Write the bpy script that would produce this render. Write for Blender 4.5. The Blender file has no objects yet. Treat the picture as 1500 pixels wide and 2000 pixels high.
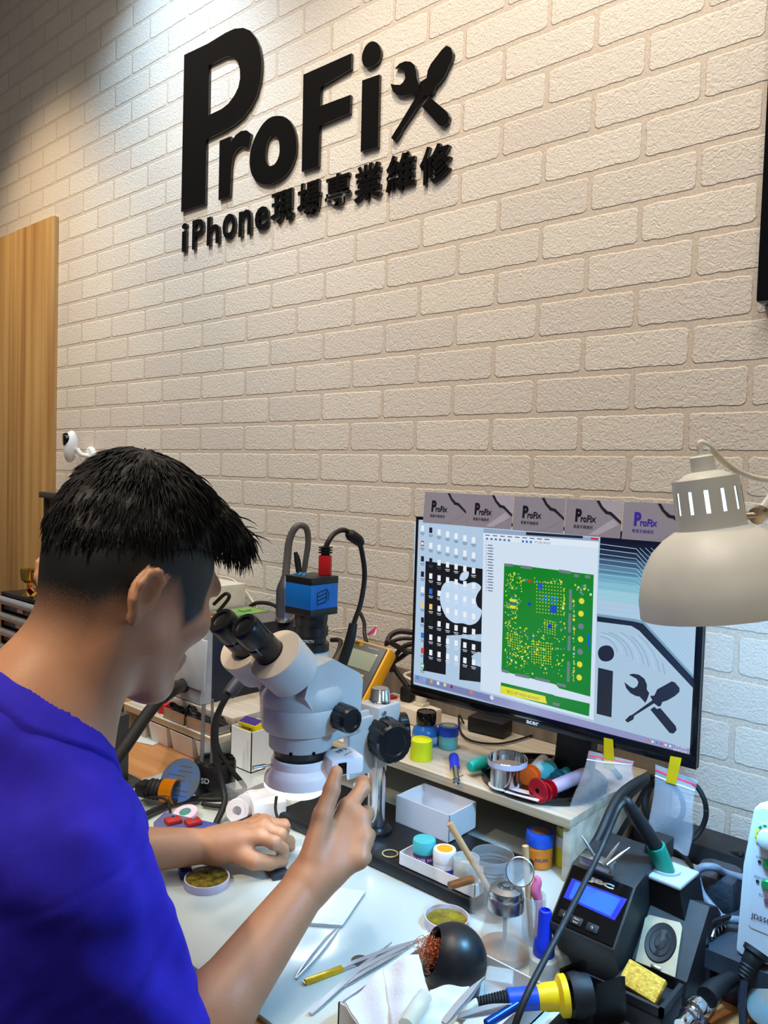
import bpy, bmesh, math, random
import numpy as np
from mathutils import Vector as V, Matrix
random.seed(7); rng = np.random.default_rng(7)
SC = bpy.context.scene; COL = SC.collection
PI = math.pi
# ---------------------------------------------------------------- camera (calibrated on the brick grid)
CAM = np.array([0.95671, -1.43711, 1.38]); FPX = 1530.0
RT = np.array([0.75124, 0.65931, 0.03065]); DN = np.array([0.05313, -0.01413, -0.99849]); FW = np.array([-0.65788, 0.75174, -0.04565])
cd = bpy.data.cameras.new('camera'); cam = bpy.data.objects.new('camera', cd); COL.objects.link(cam)
cd.sensor_fit = 'VERTICAL'; cd.sensor_height = 24.0; cd.lens = FPX / 2000 * 24.0; cd.clip_start = 0.02
mw = Matrix.Identity(4)
for i in range(3):
    mw[i][0] = RT[i]; mw[i][1] = -DN[i]; mw[i][2] = -FW[i]; mw[i][3] = CAM[i]
cam.matrix_world = mw; SC.camera = cam
# ---------------------------------------------------------------- world, exposure, lights
SC.view_settings.view_transform = 'Standard'; SC.view_settings.look = 'None'
SC.view_settings.exposure = 0.0; SC.view_settings.gamma = 1.0; SC.view_settings.use_curve_mapping = False
wd = bpy.data.worlds.new('world'); SC.world = wd; wd.use_nodes = True
wd.node_tree.nodes['Background'].inputs[0].default_value = (0.80, 0.88, 1.0, 1); wd.node_tree.nodes['Background'].inputs[1].default_value = 0.12
def light(name, kind, loc, power, color, aim=None, size=0.1, cone=60, blend=0.5):
    d = bpy.data.lights.new(name, kind); d.energy = power; d.color = color
    if kind == 'AREA': d.shape = 'RECTANGLE'; d.size = size; d.size_y = size
    if kind == 'SPOT': d.spot_size = math.radians(cone); d.spot_blend = blend; d.shadow_soft_size = size
    if kind == 'POINT': d.shadow_soft_size = size
    o = bpy.data.objects.new(name, d); COL.objects.link(o); o.location = loc
    if aim is not None:
        o.rotation_euler = (V(aim) - V(loc)).to_track_quat('-Z', 'Y').to_euler()
    return o
light('ceiling_fill_light', 'AREA', (0.35, -1.25, 3.3), 31, (1, 0.95, 0.88), (0.25, -0.75, 0.8), 1.3)  # unseen soft fill, stands in for the shop's ceiling lights
light('ceiling_fill_light', 'AREA', (1.9, -2.7, 3.1), 6, (1, 0.96, 0.9), (-1.3, -0.2, 1.2), 1.2)  # unseen fill added on the camera side, aimed to the left
light('cool_downlight', 'SPOT', (-1.10, -0.42, 3.36), 84, (0.55, 0.78, 1.0), (-1.30, -0.04, 2.1), 0.05, 84, 1.0)
light('warm_downlight', 'SPOT', (0.02, -0.62, 3.36), 70, (1.0, 0.84, 0.66), (0.0, -0.02, 1.75), 0.05, 84, 0.9)
light('door_downlight', 'SPOT', (-2.05, -1.0, 3.36), 110, (1.0, 0.78, 0.52), (-2.05, 0.0, 1.75), 0.05, 62, 1.0)
light('added_wall_wash', 'SPOT', (-0.95, -0.95, 3.36), 78, (1.0, 0.93, 0.83), (-0.95, 0.0, 1.35), 0.05, 80, 1.0)  # unseen wash added to brighten the left part of the wall
light('neck_fill_spot', 'SPOT', (0.20, -2.75, 3.30), 250, (1.0, 0.80, 0.56), (0.0, -1.03, 1.20), 0.05, 17, 1.0)  # unseen spot added behind the man to brighten his neck and shirt
light('added_wall_wash', 'SPOT', (0.95, -0.95, 3.36), 30, (1.0, 0.86, 0.68), (0.80, 0.0, 1.45), 0.05, 80, 1.0)  # weaker unseen wash added for the right part of the wall
# ---------------------------------------------------------------- pixel of the 1500x2000 frame -> point on a real plane
def ray(x, y): return FW + (x - 750) / FPX * RT + (y - 1000) / FPX * DN
def pZ(x, y, z): d = ray(x, y); return V(CAM + d * (z - CAM[2]) / d[2])
def pY(x, y, Y): d = ray(x, y); return V(CAM + d * (Y - CAM[1]) / d[1])
def pX(x, y, X): d = ray(x, y); return V(CAM + d * (X - CAM[0]) / d[0])
def pD(x, y, t): return V(CAM + ray(x, y) * t)
def dep(p): return float((np.array(p) - CAM) @ FW)
TZ, SZ, BZ = 0.740, 0.845, 0.762      # white work board, monitor shelf, microscope base plate
def T(x, y): return pZ(x, y, TZ)
def S(x, y): return pZ(x, y, SZ)
# ---------------------------------------------------------------- materials
def lin(c): 
    return tuple(((v / 255) / 12.92 if v <= 10.31 else ((v / 255 + 0.055) / 1.055) ** 2.4) for v in c)
MATS = {}
def M(name, rgb=(128, 128, 128), rough=0.5, metal=0.0, noise=0.07, scale=30, bump=0.0, bscale=300, emit=0, trans=0, ior=1.45, alpha=1.0, coat=0, stretch=None, c2=None, spec=0.5, sss=0):
    if name in MATS: return MATS[name]
    m = bpy.data.materials.new(name); m.use_nodes = True; nt = m.node_tree; N = nt.nodes; L = nt.links
    b = N['Principled BSDF']; tc = N.new('ShaderNodeTexCoord'); src = tc.outputs['Object']
    if stretch:
        mp = N.new('ShaderNodeMapping'); mp.inputs['Scale'].default_value = stretch; L.new(src, mp.inputs[0]); src = mp.outputs[0]
    n = N.new('ShaderNodeTexNoise'); n.inputs['Scale'].default_value = scale; n.inputs['Detail'].default_value = 4; L.new(src, n.inputs['Vector'])
    r = N.new('ShaderNodeValToRGB'); c = lin(rgb)
    r.color_ramp.elements[0].position = 0.3; r.color_ramp.elements[1].position = 0.7
    a = lin(c2) if c2 else tuple(v * (1 - noise) for v in c); bb = c if c2 else tuple(min(1, v * (1 + noise)) for v in c)
    r.color_ramp.elements[0].color = (*a, 1); r.color_ramp.elements[1].color = (*bb, 1)
    L.new(n.outputs['Fac'], r.inputs[0]); L.new(r.outputs[0], b.inputs['Base Color'])
    b.inputs['Roughness'].default_value = rough; b.inputs['Metallic'].default_value = metal
    b.inputs['Specular IOR Level'].default_value = spec; b.inputs['IOR'].default_value = ior
    b.inputs['Transmission Weight'].default_value = trans; b.inputs['Alpha'].default_value = alpha; b.inputs['Coat Weight'].default_value = coat
    if sss: b.inputs['Subsurface Weight'].default_value = sss; b.inputs['Subsurface Radius'].default_value = (0.01, 0.004, 0.002)
    if emit: L.new(r.outputs[0], b.inputs['Emission Color']); b.inputs['Emission Strength'].default_value = emit
    if bump:
        n2 = N.new('ShaderNodeTexNoise'); n2.inputs['Scale'].default_value = bscale; n2.inputs['Detail'].default_value = 3; L.new(src, n2.inputs['Vector'])
        bp = N.new('ShaderNodeBump'); bp.inputs['Strength'].default_value = bump; bp.inputs['Distance'].default_value = 0.002
        L.new(n2.outputs['Fac'], bp.inputs['Height']); L.new(bp.outputs[0], b.inputs['Normal'])
    MATS[name] = m; return m
def wood(name, c1, c2, stretch, scale=3.0, rough=0.45, bump=0.05):
    m = M(name, c1, rough, 0, 0.1, scale, bump, scale * 6, stretch=stretch, c2=c2); return m
def clear(name, rgb, fac, rough=0.05):                 # thin clear plastic: part see-through, part shiny
    if name in MATS: return MATS[name]
    m = bpy.data.materials.new(name); m.use_nodes = True; nt = m.node_tree; N = nt.nodes; L = nt.links
    b = N['Principled BSDF']; b.inputs['Base Color'].default_value = (*lin(rgb), 1); b.inputs['Roughness'].default_value = rough
    t = N.new('ShaderNodeBsdfTransparent'); mx = N.new('ShaderNodeMixShader'); tc = N.new('ShaderNodeTexCoord')
    n = N.new('ShaderNodeTexNoise'); n.inputs['Scale'].default_value = 25; L.new(tc.outputs['Object'], n.inputs['Vector'])
    mt = N.new('ShaderNodeMath'); mt.operation = 'MULTIPLY_ADD'; mt.inputs[1].default_value = fac * 0.5; mt.inputs[2].default_value = fac * 0.75
    L.new(n.outputs['Fac'], mt.inputs[0]); L.new(mt.outputs[0], mx.inputs[0])
    bp = N.new('ShaderNodeBump'); bp.inputs['Strength'].default_value = 0.25; bp.inputs['Distance'].default_value = 0.004
    L.new(n.outputs['Fac'], bp.inputs['Height']); L.new(bp.outputs[0], b.inputs['Normal'])
    L.new(t.outputs[0], mx.inputs[1]); L.new(b.outputs[0], mx.inputs[2]); L.new(mx.outputs[0], N['Material Output'].inputs[0])
    MATS[name] = m; return m
def attr_emit(name, strength):                         # a lit display: every face shows its own picture colour
    m = bpy.data.materials.new(name); m.use_nodes = True; N = m.node_tree.nodes; L = m.node_tree.links; b = N['Principled BSDF']
    a = N.new('ShaderNodeAttribute'); a.attribute_name = 'col'
    L.new(a.outputs['Color'], b.inputs['Emission Color']); b.inputs['Emission Strength'].default_value = strength
    b.inputs['Base Color'].default_value = (0.01, 0.01, 0.012, 1); b.inputs['Roughness'].default_value = 0.25
    return m
# ---------------------------------------------------------------- mesh builder (world coordinates)
def rotz(a): return Matrix.Rotation(a, 3, 'Z')
def rxyz(x, y, z): return Matrix.Rotation(math.radians(z), 3, 'Z') @ Matrix.Rotation(math.radians(y), 3, 'Y') @ Matrix.Rotation(math.radians(x), 3, 'X')
def frame(d, up=(0, 0, 1)):                            # matrix whose z column is d
    d = V(d).normalized(); u = V(up)
    if abs(d.dot(u)) > 0.97: u = V((0, 1, 0))
    x = u.cross(d).normalized(); y = d.cross(x)
    return Matrix((x, y, d)).transposed()
def smooth(pts, n=6, closed=False):
    P = [V(p) for p in pts]; out = []
    if len(P) < 3 and not closed: return [P[0].lerp(P[-1], i / n) for i in range(n + 1)]
    k = len(P)
    for i in range(k if closed else k - 1):
        g = (lambda j: P[j % k]) if closed else (lambda j: P[max(0, min(k - 1, j))])
        p0, p1, p2, p3 = g(i - 1), g(i), g(i + 1), g(i + 2)
        for s in range(n):
            t = s / n
            out.append(0.5 * ((2 * p1) + (p2 - p0) * t + (2 * p0 - 5 * p1 + 4 * p2 - p3) * t * t + (3 * p1 - p0 - 3 * p2 + p3) * t ** 3))
    if not closed: out.append(P[-1])
    return out
class MB:
    def __init__(s): s.v = []; s.f = []; s.m = []; s.c = []
    def add(s, vs, fs, m=0, col=None):
        o = len(s.v); s.v += [tuple(v) for v in vs]
        for f in fs: s.f.append([o + i for i in f]); s.m.append(m); s.c.append(col)
        return s
    def box(s, c, size, R=None, m=0, bev=0.0, seg=2):
        bm = bmesh.new(); bmesh.ops.create_cube(bm, size=1)
        for v in bm.verts: v.co = V((v.co.x * size[0], v.co.y * size[1], v.co.z * size[2]))
        if bev: bmesh.ops.bevel(bm, geom=list(bm.edges), offset=bev, segments=seg, affect='EDGES', profile=0.5)
        R = R or Matrix.Identity(3); c = V(c)
        for i, v in enumerate(bm.verts): v.index = i
        s.add([R @ v.co + c for v in bm.verts], [[v.index for v in f.verts] for f in bm.faces], m); bm.free(); return s
    def box2(s, lo, hi, m=0, bev=0.0): 
        return s.box([(a + b) / 2 for a, b in zip(lo, hi)], [abs(b - a) for a, b in zip(lo, hi)], None, m, bev)
    def lathe(s, prof, base, d=(0, 0, 1), seg=32, m=0, sx=1.0, sy=1.0, skip=None, up=(0, 0, 1), ms=None):
        F = frame(d, up) if tuple(d) != (0, 0, 1) else Matrix.Identity(3); base = V(base); vs = []; fs = []; idx = []; mm = []
        for (r, z) in prof:
            if r <= 1e-7: idx.append([len(vs)]); vs.append(F @ V((0, 0, z)) + base)
            else:
                idx.append(list(range(len(vs), len(vs) + seg)))
                for k in range(seg):
                    a = 2 * PI * k / seg; vs.append(F @ V((r * math.cos(a) * sx, r * math.sin(a) * sy, z)) + base)
        for i in range(len(prof) - 1):
            A, B = idx[i], idx[i + 1]; mt = ms[i] if ms else m
            for k in range(seg):
                if skip and skip(i, k): continue
                k2 = (k + 1) % seg
                if len(A) == 1 and len(B) == 1: continue
                if len(A) == 1: fs.append([A[0], B[k], B[k2]][::-1])
                elif len(B) == 1: fs.append([A[k], A[k2], B[0]])
                else: fs.append([A[k], A[k2], B[k2], B[k]])
                mm.append(mt)
        o = len(s.v); s.v += [tuple(v) for v in vs]
        for f, mt in zip(fs, mm): s.f.append([o + i for i in f]); s.m.append(mt); s.c.append(None)
        return s
    def cyl(s, p0, p1, r0, r1=None, seg=24, m=0, bev=0.0):
        p0, p1 = V(p0), V(p1); L_ = (p1 - p0).length; r1 = r0 if r1 is None else r1
        pr = [(0, 0), (r0 - bev, 0), (r0, bev), (r1, L_ - bev), (r1 - bev, L_), (0, L_)] if bev else [(0, 0), (r0, 0), (r1, L_), (0, L_)]
        return s.lathe(pr, p0, tuple((p1 - p0) / L_) if L_ else (0, 0, 1), seg, m)
    def tube(s, pts, r, seg=8, m=0, n=5, sm=True, closed=False, flat=1.0):
        P = smooth(pts, n, closed) if sm else [V(p) for p in pts]; k = len(P); vs = []; fs = []; nrm = None
        for i, p in enumerate(P):
            t = (P[(i + 1) % k if closed else min(k - 1, i + 1)] - P[(i - 1) % k if closed else max(0, i - 1)])
            t = t.normalized() if t.length > 1e-9 else V((0, 0, 1))
            if nrm is None: nrm = t.orthogonal().normalized()
            nrm = (nrm - t * nrm.dot(t)); nrm = nrm.normalized() if nrm.length > 1e-6 else t.orthogonal().normalized()
            b = t.cross(nrm); rr = r if not hasattr(r, '__len__') else np.interp(i / (k - 1), np.linspace(0, 1, len(r)), r)
            for j in range(seg): a = 2 * PI * j / seg; vs.append(p + nrm * (rr * math.cos(a)) + b * (rr * flat * math.sin(a)))
        for i in range(k if closed else k - 1):
            for j in range(seg):
                a, b2 = i * seg + j, i * seg + (j + 1) % seg; c, d = ((i + 1) % k) * seg + (j + 1) % seg, ((i + 1) % k) * seg + j
                fs.append([a, b2, c, d])
        if not closed: fs.append(list(range(seg))[::-1]); fs.append([(k - 1) * seg + j for j in range(seg)])
        return s.add(vs, fs, m)
    def prism(s, poly, vec, m=0, mside=None):           # closed prism from a 3-D polygon
        n = len(poly); P = [V(p) for p in poly]; Q = [p + V(vec) for p in P]
        s.add(P + Q, [list(range(n))[::-1], [n + i for i in range(n)]], m)
        o = len(s.v) - 2 * n
        for i in range(n): s.f.append([o + i, o + (i + 1) % n, o + n + (i + 1) % n, o + n + i]); s.m.append(m if mside is None else mside); s.c.append(None)
        return s
    def poly(s, pts, m=0, col=None): return s.add(pts, [list(range(len(pts)))], m, col)
    def ell(s, c, r, R=None, m=0, seg=20, rings=12):
        R = R or Matrix.Identity(3); c = V(c); vs = []; fs = []
        for i in range(rings + 1):
            th = PI * i / rings
            for j in range(seg):
                a = 2 * PI * j / seg; vs.append(R @ V((r[0] * math.sin(th) * math.cos(a), r[1] * math.sin(th) * math.sin(a), r[2] * math.cos(th))) + c)
        for i in range(rings):
            for j in range(seg):
                a, b = i * seg + j, i * seg + (j + 1) % seg; fs.append([a, a + seg, b + seg, b])
        return s.add(vs, fs, m)
    def sheet(s, fn, nu, nv, th=0.0004, m=0):           # thin sheet with real thickness: fn(u,v) -> point
        g = [[V(fn(i / nu, j / nv)) for j in range(nv + 1)] for i in range(nu + 1)]; top = []; bot = []
        for i in range(nu + 1):
            for j in range(nv + 1):
                du = g[min(nu, i + 1)][j] - g[max(0, i - 1)][j]; dv = g[i][min(nv, j + 1)] - g[i][max(0, j - 1)]
                n = du.cross(dv); n = n.normalized() if n.length > 1e-12 else V((0, 0, 1))
                top.append(g[i][j] + n * th / 2); bot.append(g[i][j] - n * th / 2)
        W = nv + 1; K = len(top); fs = []
        for i in range(nu):
            for j in range(nv):
                a = i * W + j; fs.append([a, a + W, a + W + 1, a + 1]); fs.append([K + a, K + a + 1, K + a + W + 1, K + a + W])
        rim = [(0, j) for j in range(nv)] + [(i, nv) for i in range(nu)] + [(nu, j) for j in range(nv, 0, -1)] + [(i, 0) for i in range(nu, 0, -1)]
        ids = [i * W + j for i, j in rim]
        for q in range(len(ids)): a, b = ids[q], ids[(q + 1) % len(ids)]; fs.append([a, b, K + b, K + a])
        return s.add(top + bot, fs, m)
ORG = {}
def link_mesh(name, mb, mats, origin, sharp=38):
    me = bpy.data.meshes.new(name); o3 = V(origin)
    me.from_pydata([tuple(V(v) - o3) for v in mb.v], [], mb.f)
    for mt in (mats if isinstance(mats, (list, tuple)) else [mats]): me.materials.append(mt)
    me.polygons.foreach_set('material_index', mb.m); me.polygons.foreach_set('use_smooth', [True] * len(mb.f))
    if any(c is not None for c in mb.c):
        at = me.color_attributes.new('col', 'FLOAT_COLOR', 'CORNER'); buf = []
        for f, c in zip(mb.f, mb.c): buf += list((*(c or (0, 0, 0)), 1)) * len(f)
        at.data.foreach_set('color', buf)
    me.update()
    if sharp: me.set_sharp_from_angle(angle=math.radians(sharp))
    o = bpy.data.objects.new(name, me); COL.objects.link(o); return o
def setp(o, label=None, cat=None, group=None, kind=None):
    if label: o['label'] = label
    if cat: o['category'] = cat
    if group: o['group'] = group
    if kind: o['kind'] = kind
    return o
def thing(name, label, cat, loc, group=None):
    o = bpy.data.objects.new(name, None); COL.objects.link(o); o.location = loc; o.empty_display_size = 0.02; ORG[o.name] = V(loc)
    return setp(o, label, cat, group)
def part(name, mb, mats, parent, label=None, sharp=38):
    org = ORG[parent.name]; o = link_mesh(name, mb, mats, org, sharp); o.parent = parent; ORG[o.name] = org
    if label: o['label'] = label
    return o
def solo(name, mb, mats, label, cat, group=None, kind=None, sharp=38, origin=None):
    if origin is None:
        a = np.array(mb.v); origin = ((a[:, 0].min() + a[:, 0].max()) / 2, (a[:, 1].min() + a[:, 1].max()) / 2, a[:, 2].min())
    o = link_mesh(name, mb, mats, origin, sharp); o.location = origin; ORG[o.name] = V(origin)
    return setp(o, label, cat, group, kind)
def struct(name, mb, mats, label=None):
    o = solo(name, mb, mats, None, None, None, 'structure', origin=(0, 0, 0))
    if label: o['label'] = label
    return o
TXT = {}
def textgeo(body, bold=0.0, ext=0.0, bev=0.0, res=3):   # glyph outlines as (verts, faces), height-normalised later
    key = (body, bold, ext, bev, res)
    if key in TXT: return TXT[key]
    cu = bpy.data.curves.new('t', 'FONT'); cu.body = body; cu.size = 1; cu.offset = bold; cu.extrude = ext; cu.bevel_depth = bev; cu.resolution_u = res
    o = bpy.data.objects.new('t', cu); COL.objects.link(o); dg = bpy.context.evaluated_depsgraph_get()
    me = bpy.data.meshes.new_from_object(o.evaluated_get(dg)); vs = np.array([v.co[:] for v in me.vertices]).reshape(-1, 3); fs = [list(p.vertices) for p in me.polygons]
    bpy.data.objects.remove(o); bpy.data.curves.remove(cu); bpy.data.meshes.remove(me)
    TXT[key] = (vs, fs); return vs, fs
def put_text(mb, body, c, ux, uy, h, w=None, m=0, col=None, bold=0.0, center=True):   # flat writing on a surface: c centre, ux/uy unit directions
    vs, fs = textgeo(body, bold)
    if not len(vs): return mb
    lo = vs.min(0); hi = vs.max(0); c, ux, uy = V(c), V(ux), V(uy); k = h / (hi[1] - lo[1]); kx = (w / (hi[0] - lo[0])) if w else k
    return mb.add([c + ux * ((v[0] - (lo[0] + hi[0]) / 2 * center - lo[0] * (not center)) * kx) + uy * ((v[1] - (lo[1] + hi[1]) / 2) * k) for v in vs], fs, m, col)
def outline(polys, ext, bev=0.0):                       # 2-D outlines with holes -> solid (verts, faces)
    cu = bpy.data.curves.new('c', 'CURVE'); cu.dimensions = '2D'; cu.fill_mode = 'BOTH'; cu.extrude = ext; cu.bevel_depth = bev; cu.bevel_resolution = 1
    for p in polys:
        sp = cu.splines.new('POLY'); sp.points.add(len(p) - 1); sp.use_cyclic_u = True
        for q, (x, y) in zip(sp.points, p): q.co = (x, y, 0, 1)
    o = bpy.data.objects.new('c', cu); COL.objects.link(o); dg = bpy.context.evaluated_depsgraph_get()
    me = bpy.data.meshes.new_from_object(o.evaluated_get(dg)); vs = [v.co[:] for v in me.vertices]; fs = [list(p.vertices) for p in me.polygons]
    bpy.data.objects.remove(o); bpy.data.curves.remove(cu); bpy.data.meshes.remove(me); return vs, fs
def round2(poly, n=4):
    return [(p.x, p.y) for p in smooth([(x, y, 0) for x, y in poly], n, True)]
# ---------------------------------------------------------------- shared materials
black = M('black_plastic', (22, 22, 25), 0.45, noise=0.25); blackg = M('gloss_black', (10, 10, 12), 0.12, noise=0.2)
rubber = M('black_rubber', (18, 18, 20), 0.6, noise=0.25, bump=0.1); white = M('white_plastic', (228, 230, 232), 0.4, noise=0.03)
cream = M('cream_plastic', (222, 212, 190), 0.4, noise=0.05); ggrey = M('grey_plastic', (150, 152, 154), 0.45)
dgrey = M('dark_grey_plastic', (58, 60, 66), 0.5); chrome = M('chrome', (225, 228, 232), 0.12, 1.0, noise=0.03)
steel = M('brushed_steel', (190, 193, 196), 0.28, 1.0, noise=0.1, scale=200); gold = M('gold_metal', (232, 190, 90), 0.18, 1.0)
card = M('white_card', (232, 234, 240), 0.6, noise=0.02); paper = M('tissue_paper', (216, 219, 225), 0.85, noise=0.02, bump=0.35, bscale=260)
glass = M('clear_glass', (250, 252, 252), 0.02, trans=1.0, noise=0.0); bluep = M('blue_plastic', (20, 50, 200), 0.4); yellowp = M('yellow_plastic', (235, 205, 20), 0.4)
tealp = M('teal_plastic', (30, 170, 165), 0.4); redp = M('red_plastic', (200, 30, 35), 0.35); greenp = M('green_plastic', (20, 120, 60), 0.4)
# ================================================================ THE ROOM
BWID, BH, BZ0 = 0.212, 0.078377, 1.86882
def brick_mat():
    m = bpy.data.materials.new('embossed_brick_wallpaper'); m.use_nodes = True; nt = m.node_tree; N = nt.nodes; L = nt.links; b = N['Principled BSDF']
    tc = N.new('ShaderNodeTexCoord'); sp = N.new('ShaderNodeSeparateXYZ')
    wob = N.new('ShaderNodeTexNoise'); wob.inputs['Scale'].default_value = 60; wob.inputs['Detail'].default_value = 2; L.new(tc.outputs['Object'], wob.inputs['Vector'])
    vm = N.new('ShaderNodeVectorMath'); vm.operation = 'MULTIPLY_ADD'; vm.inputs[1].default_value = (0.006, 0.006, 0.006)
    off = N.new('ShaderNodeVectorMath'); off.operation = 'ADD'; off.inputs[1].default_value = (-0.003, -0.003, -0.003)
    L.new(wob.outputs['Color'], vm.inputs[0]); L.new(tc.outputs['Object'], vm.inputs[2]); L.new(vm.outputs[0], off.inputs[0]); L.new(off.outputs[0], sp.inputs[0])
    def mt(op, a, b_=None, c=None):
        n = N.new('ShaderNodeMath'); n.operation = op
        for i, q in enumerate((a, b_, c)):
            if q is None: continue
            if isinstance(q, (int, float)): n.inputs[i].default_value = q
            else: L.new(q, n.inputs[i])
        return n.outputs[0]
    yy = mt('ADD', mt('DIVIDE', mt('SUBTRACT', sp.outputs['Z'], BZ0), BH), 40.5)       # row centre at .0 -> +.5
    row = mt('FLOOR', yy); odd = mt('MODULO', row, 2.0)                              # r = 40 - row
    xx = mt('ADD', mt('ADD', mt('DIVIDE', sp.outputs['X'], BWID), 100.0), mt('MULTIPLY', mt('SUBTRACT', 1.0, odd), 0.5))
    coln = mt('FLOOR', xx)
    dx = mt('MULTIPLY', mt('ABSOLUTE', mt('SUBTRACT', mt('FRACT', xx), 0.5)), BWID); dy = mt('MULTIPLY', mt('ABSOLUTE', mt('SUBTRACT', mt('FRACT', yy), 0.5)), BH)
    rr = 0.009
    qx = mt('MAXIMUM', mt('SUBTRACT', dx, BWID / 2 - 0.0048 - rr), 0.0); qy = mt('MAXIMUM', mt('SUBTRACT', dy, BH / 2 - 0.0062 - rr), 0.0)
    d = mt('SUBTRACT', mt('SQRT', mt('ADD', mt('MULTIPLY', qx, qx), mt('MULTIPLY', qy, qy))), rr)
    mr = N.new('ShaderNodeMapRange'); mr.interpolation_type = 'SMOOTHSTEP'; mr.inputs['From Min'].default_value = -0.0012; mr.inputs['From Max'].default_value = 0.0012
    mr.inputs['To Min'].default_value = 1; mr.inputs['To Max'].default_value = 0; L.new(d, mr.inputs['Value']); mask = mr.outputs[0]
    wn = N.new('ShaderNodeTexWhiteNoise'); wn.noise_dimensions = '2D'; cv = N.new('ShaderNodeCombineXYZ'); L.new(coln, cv.inputs[0]); L.new(row, cv.inputs[1]); L.new(cv.outputs[0], wn.inputs['Vector'])
    ramp = N.new('ShaderNodeValToRGB'); ramp.color_ramp.elements[0].color = (*lin((217, 207, 196)), 1); ramp.color_ramp.elements[1].color = (*lin((226, 217, 204)), 1)
    e = ramp.color_ramp.elements.new(0.5); e.color = (*lin((222, 212, 199)), 1); L.new(wn.outputs['Value'], ramp.inputs[0])
    mort = N.new('ShaderNodeTexNoise'); mort.inputs['Scale'].default_value = 220; L.new(tc.outputs['Object'], mort.inputs['Vector'])
    r2 = N.new('ShaderNodeValToRGB'); r2.color_ramp.elements[0].color = (*lin((201, 185, 167)), 1); r2.color_ramp.elements[1].color = (*lin((220, 207, 191)), 1)
    r2.color_ramp.elements[0].position = .35; r2.color_ramp.elements[1].position = .7; L.new(mort.outputs['Fac'], r2.inputs[0])
    mx = N.new('ShaderNodeMix'); mx.data_type = 'RGBA'; L.new(mask, mx.inputs['Factor']); L.new(r2.outputs[0], mx.inputs['A']); L.new(ramp.outputs[0], mx.inputs['B'])
    L.new(mx.outputs['Result'], b.inputs['Base Color']); b.inputs['Roughness'].default_value = 0.55; b.inputs['Specular IOR Level'].default_value = 0.35
    wm = N.new('ShaderNodeTexNoise'); wm.inputs['Scale'].default_value = 100; wm.inputs['Detail'].default_value = 2.5; wm.inputs['Distortion'].default_value = 1.6; L.new(tc.outputs['Object'], wm.inputs['Vector'])
    h = mt('ADD', mt('MULTIPLY', wm.outputs['Fac'], mt('MULTIPLY_ADD', mask, 0.75, 0.35)), mt('MULTIPLY', mask, 0.55))
    bp = N.new('ShaderNodeBump'); bp.inputs['Strength'].default_value = 0.55; bp.inputs['Distance'].default_value = 0.0038; L.new(h, bp.inputs['Height']); L.new(bp.outputs[0], b.inputs['Normal'])
    return m
struct('wall_back', MB().box2((-5.0, 0.0, -0.1), (2.6, 0.12, 3.5)), brick_mat())
struct('floor', MB().box2((-5.0, -4.2, -0.1), (2.6, 0.12, 0.0)), M('grey_floor_tile', (150, 145, 138), 0.4, scale=6))
struct('ceiling', MB().box2((-5.0, -2.9, 3.4), (2.6, 0.12, 3.5)), M('white_ceiling_paint', (232, 230, 225), 0.8, noise=0.02))
struct('wall_left', MB().box2((-5.1, -4.2, 0), (-5.0, 0.12, 3.5)), M('plain_wall_paint', (205, 200, 192), 0.8, noise=0.02))
struct('wall_right', MB().box2((2.6, -4.2, 0), (2.7, 0.12, 3.5)), M('plain_wall_paint', (205, 200, 192), 0.8, noise=0.02))
oak = wood('oak_veneer', (206, 166, 106), (158, 114, 64), (26, 26, 0.7), 1.0, 0.42, 0.03)
d1 = struct('door_1', MB().box2((-2.95, -0.022, 0.0), (-1.985, 0.0, 2.325), 0, 0.002), oak, 'wooden door panel with vertical oak grain at the left')
struct('trim_1', MB().box2((-0.30, -0.012, 0.70), (0.43, 0.0, 0.925)), wood('grey_wood_panel', (150, 138, 124), (112, 102, 92), (20, 20, 1.2), 1.5), 'grey wood grain panel along the wall behind the bench')
# ================================================================ THE BENCH
bench_wood = wood('orange_bench_wood', (208, 148, 92), (178, 118, 68), (3, 30, 30), 1.0, 0.4)
bt = thing('workbench', 'long orange-brown wooden workbench against the brick wall', 'workbench', (0.2, -0.45, 0))
part('bench_top', MB().box2((-1.95, -0.885, 0.70), (1.30, -0.013, 0.733), 0, 0.003), bench_wood, bt)
for x in (-1.88, 1.22):
    for y in (-0.80, -0.10): part('leg', MB().box2((x - .03, y - .03, 0), (x + .03, y + .03, 0.70)), bench_wood, bt)
wb = M('white_work_board', (200, 212, 208), 0.22, noise=0.025, scale=9, coat=0.3)
board = MB().box2((-0.455, -0.846, 0.7335), (0.66, -0.10, TZ), 0, 0.0012)
solo('work_board', board, wb, 'glossy white work board lying on the wooden bench', 'work board')
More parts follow.
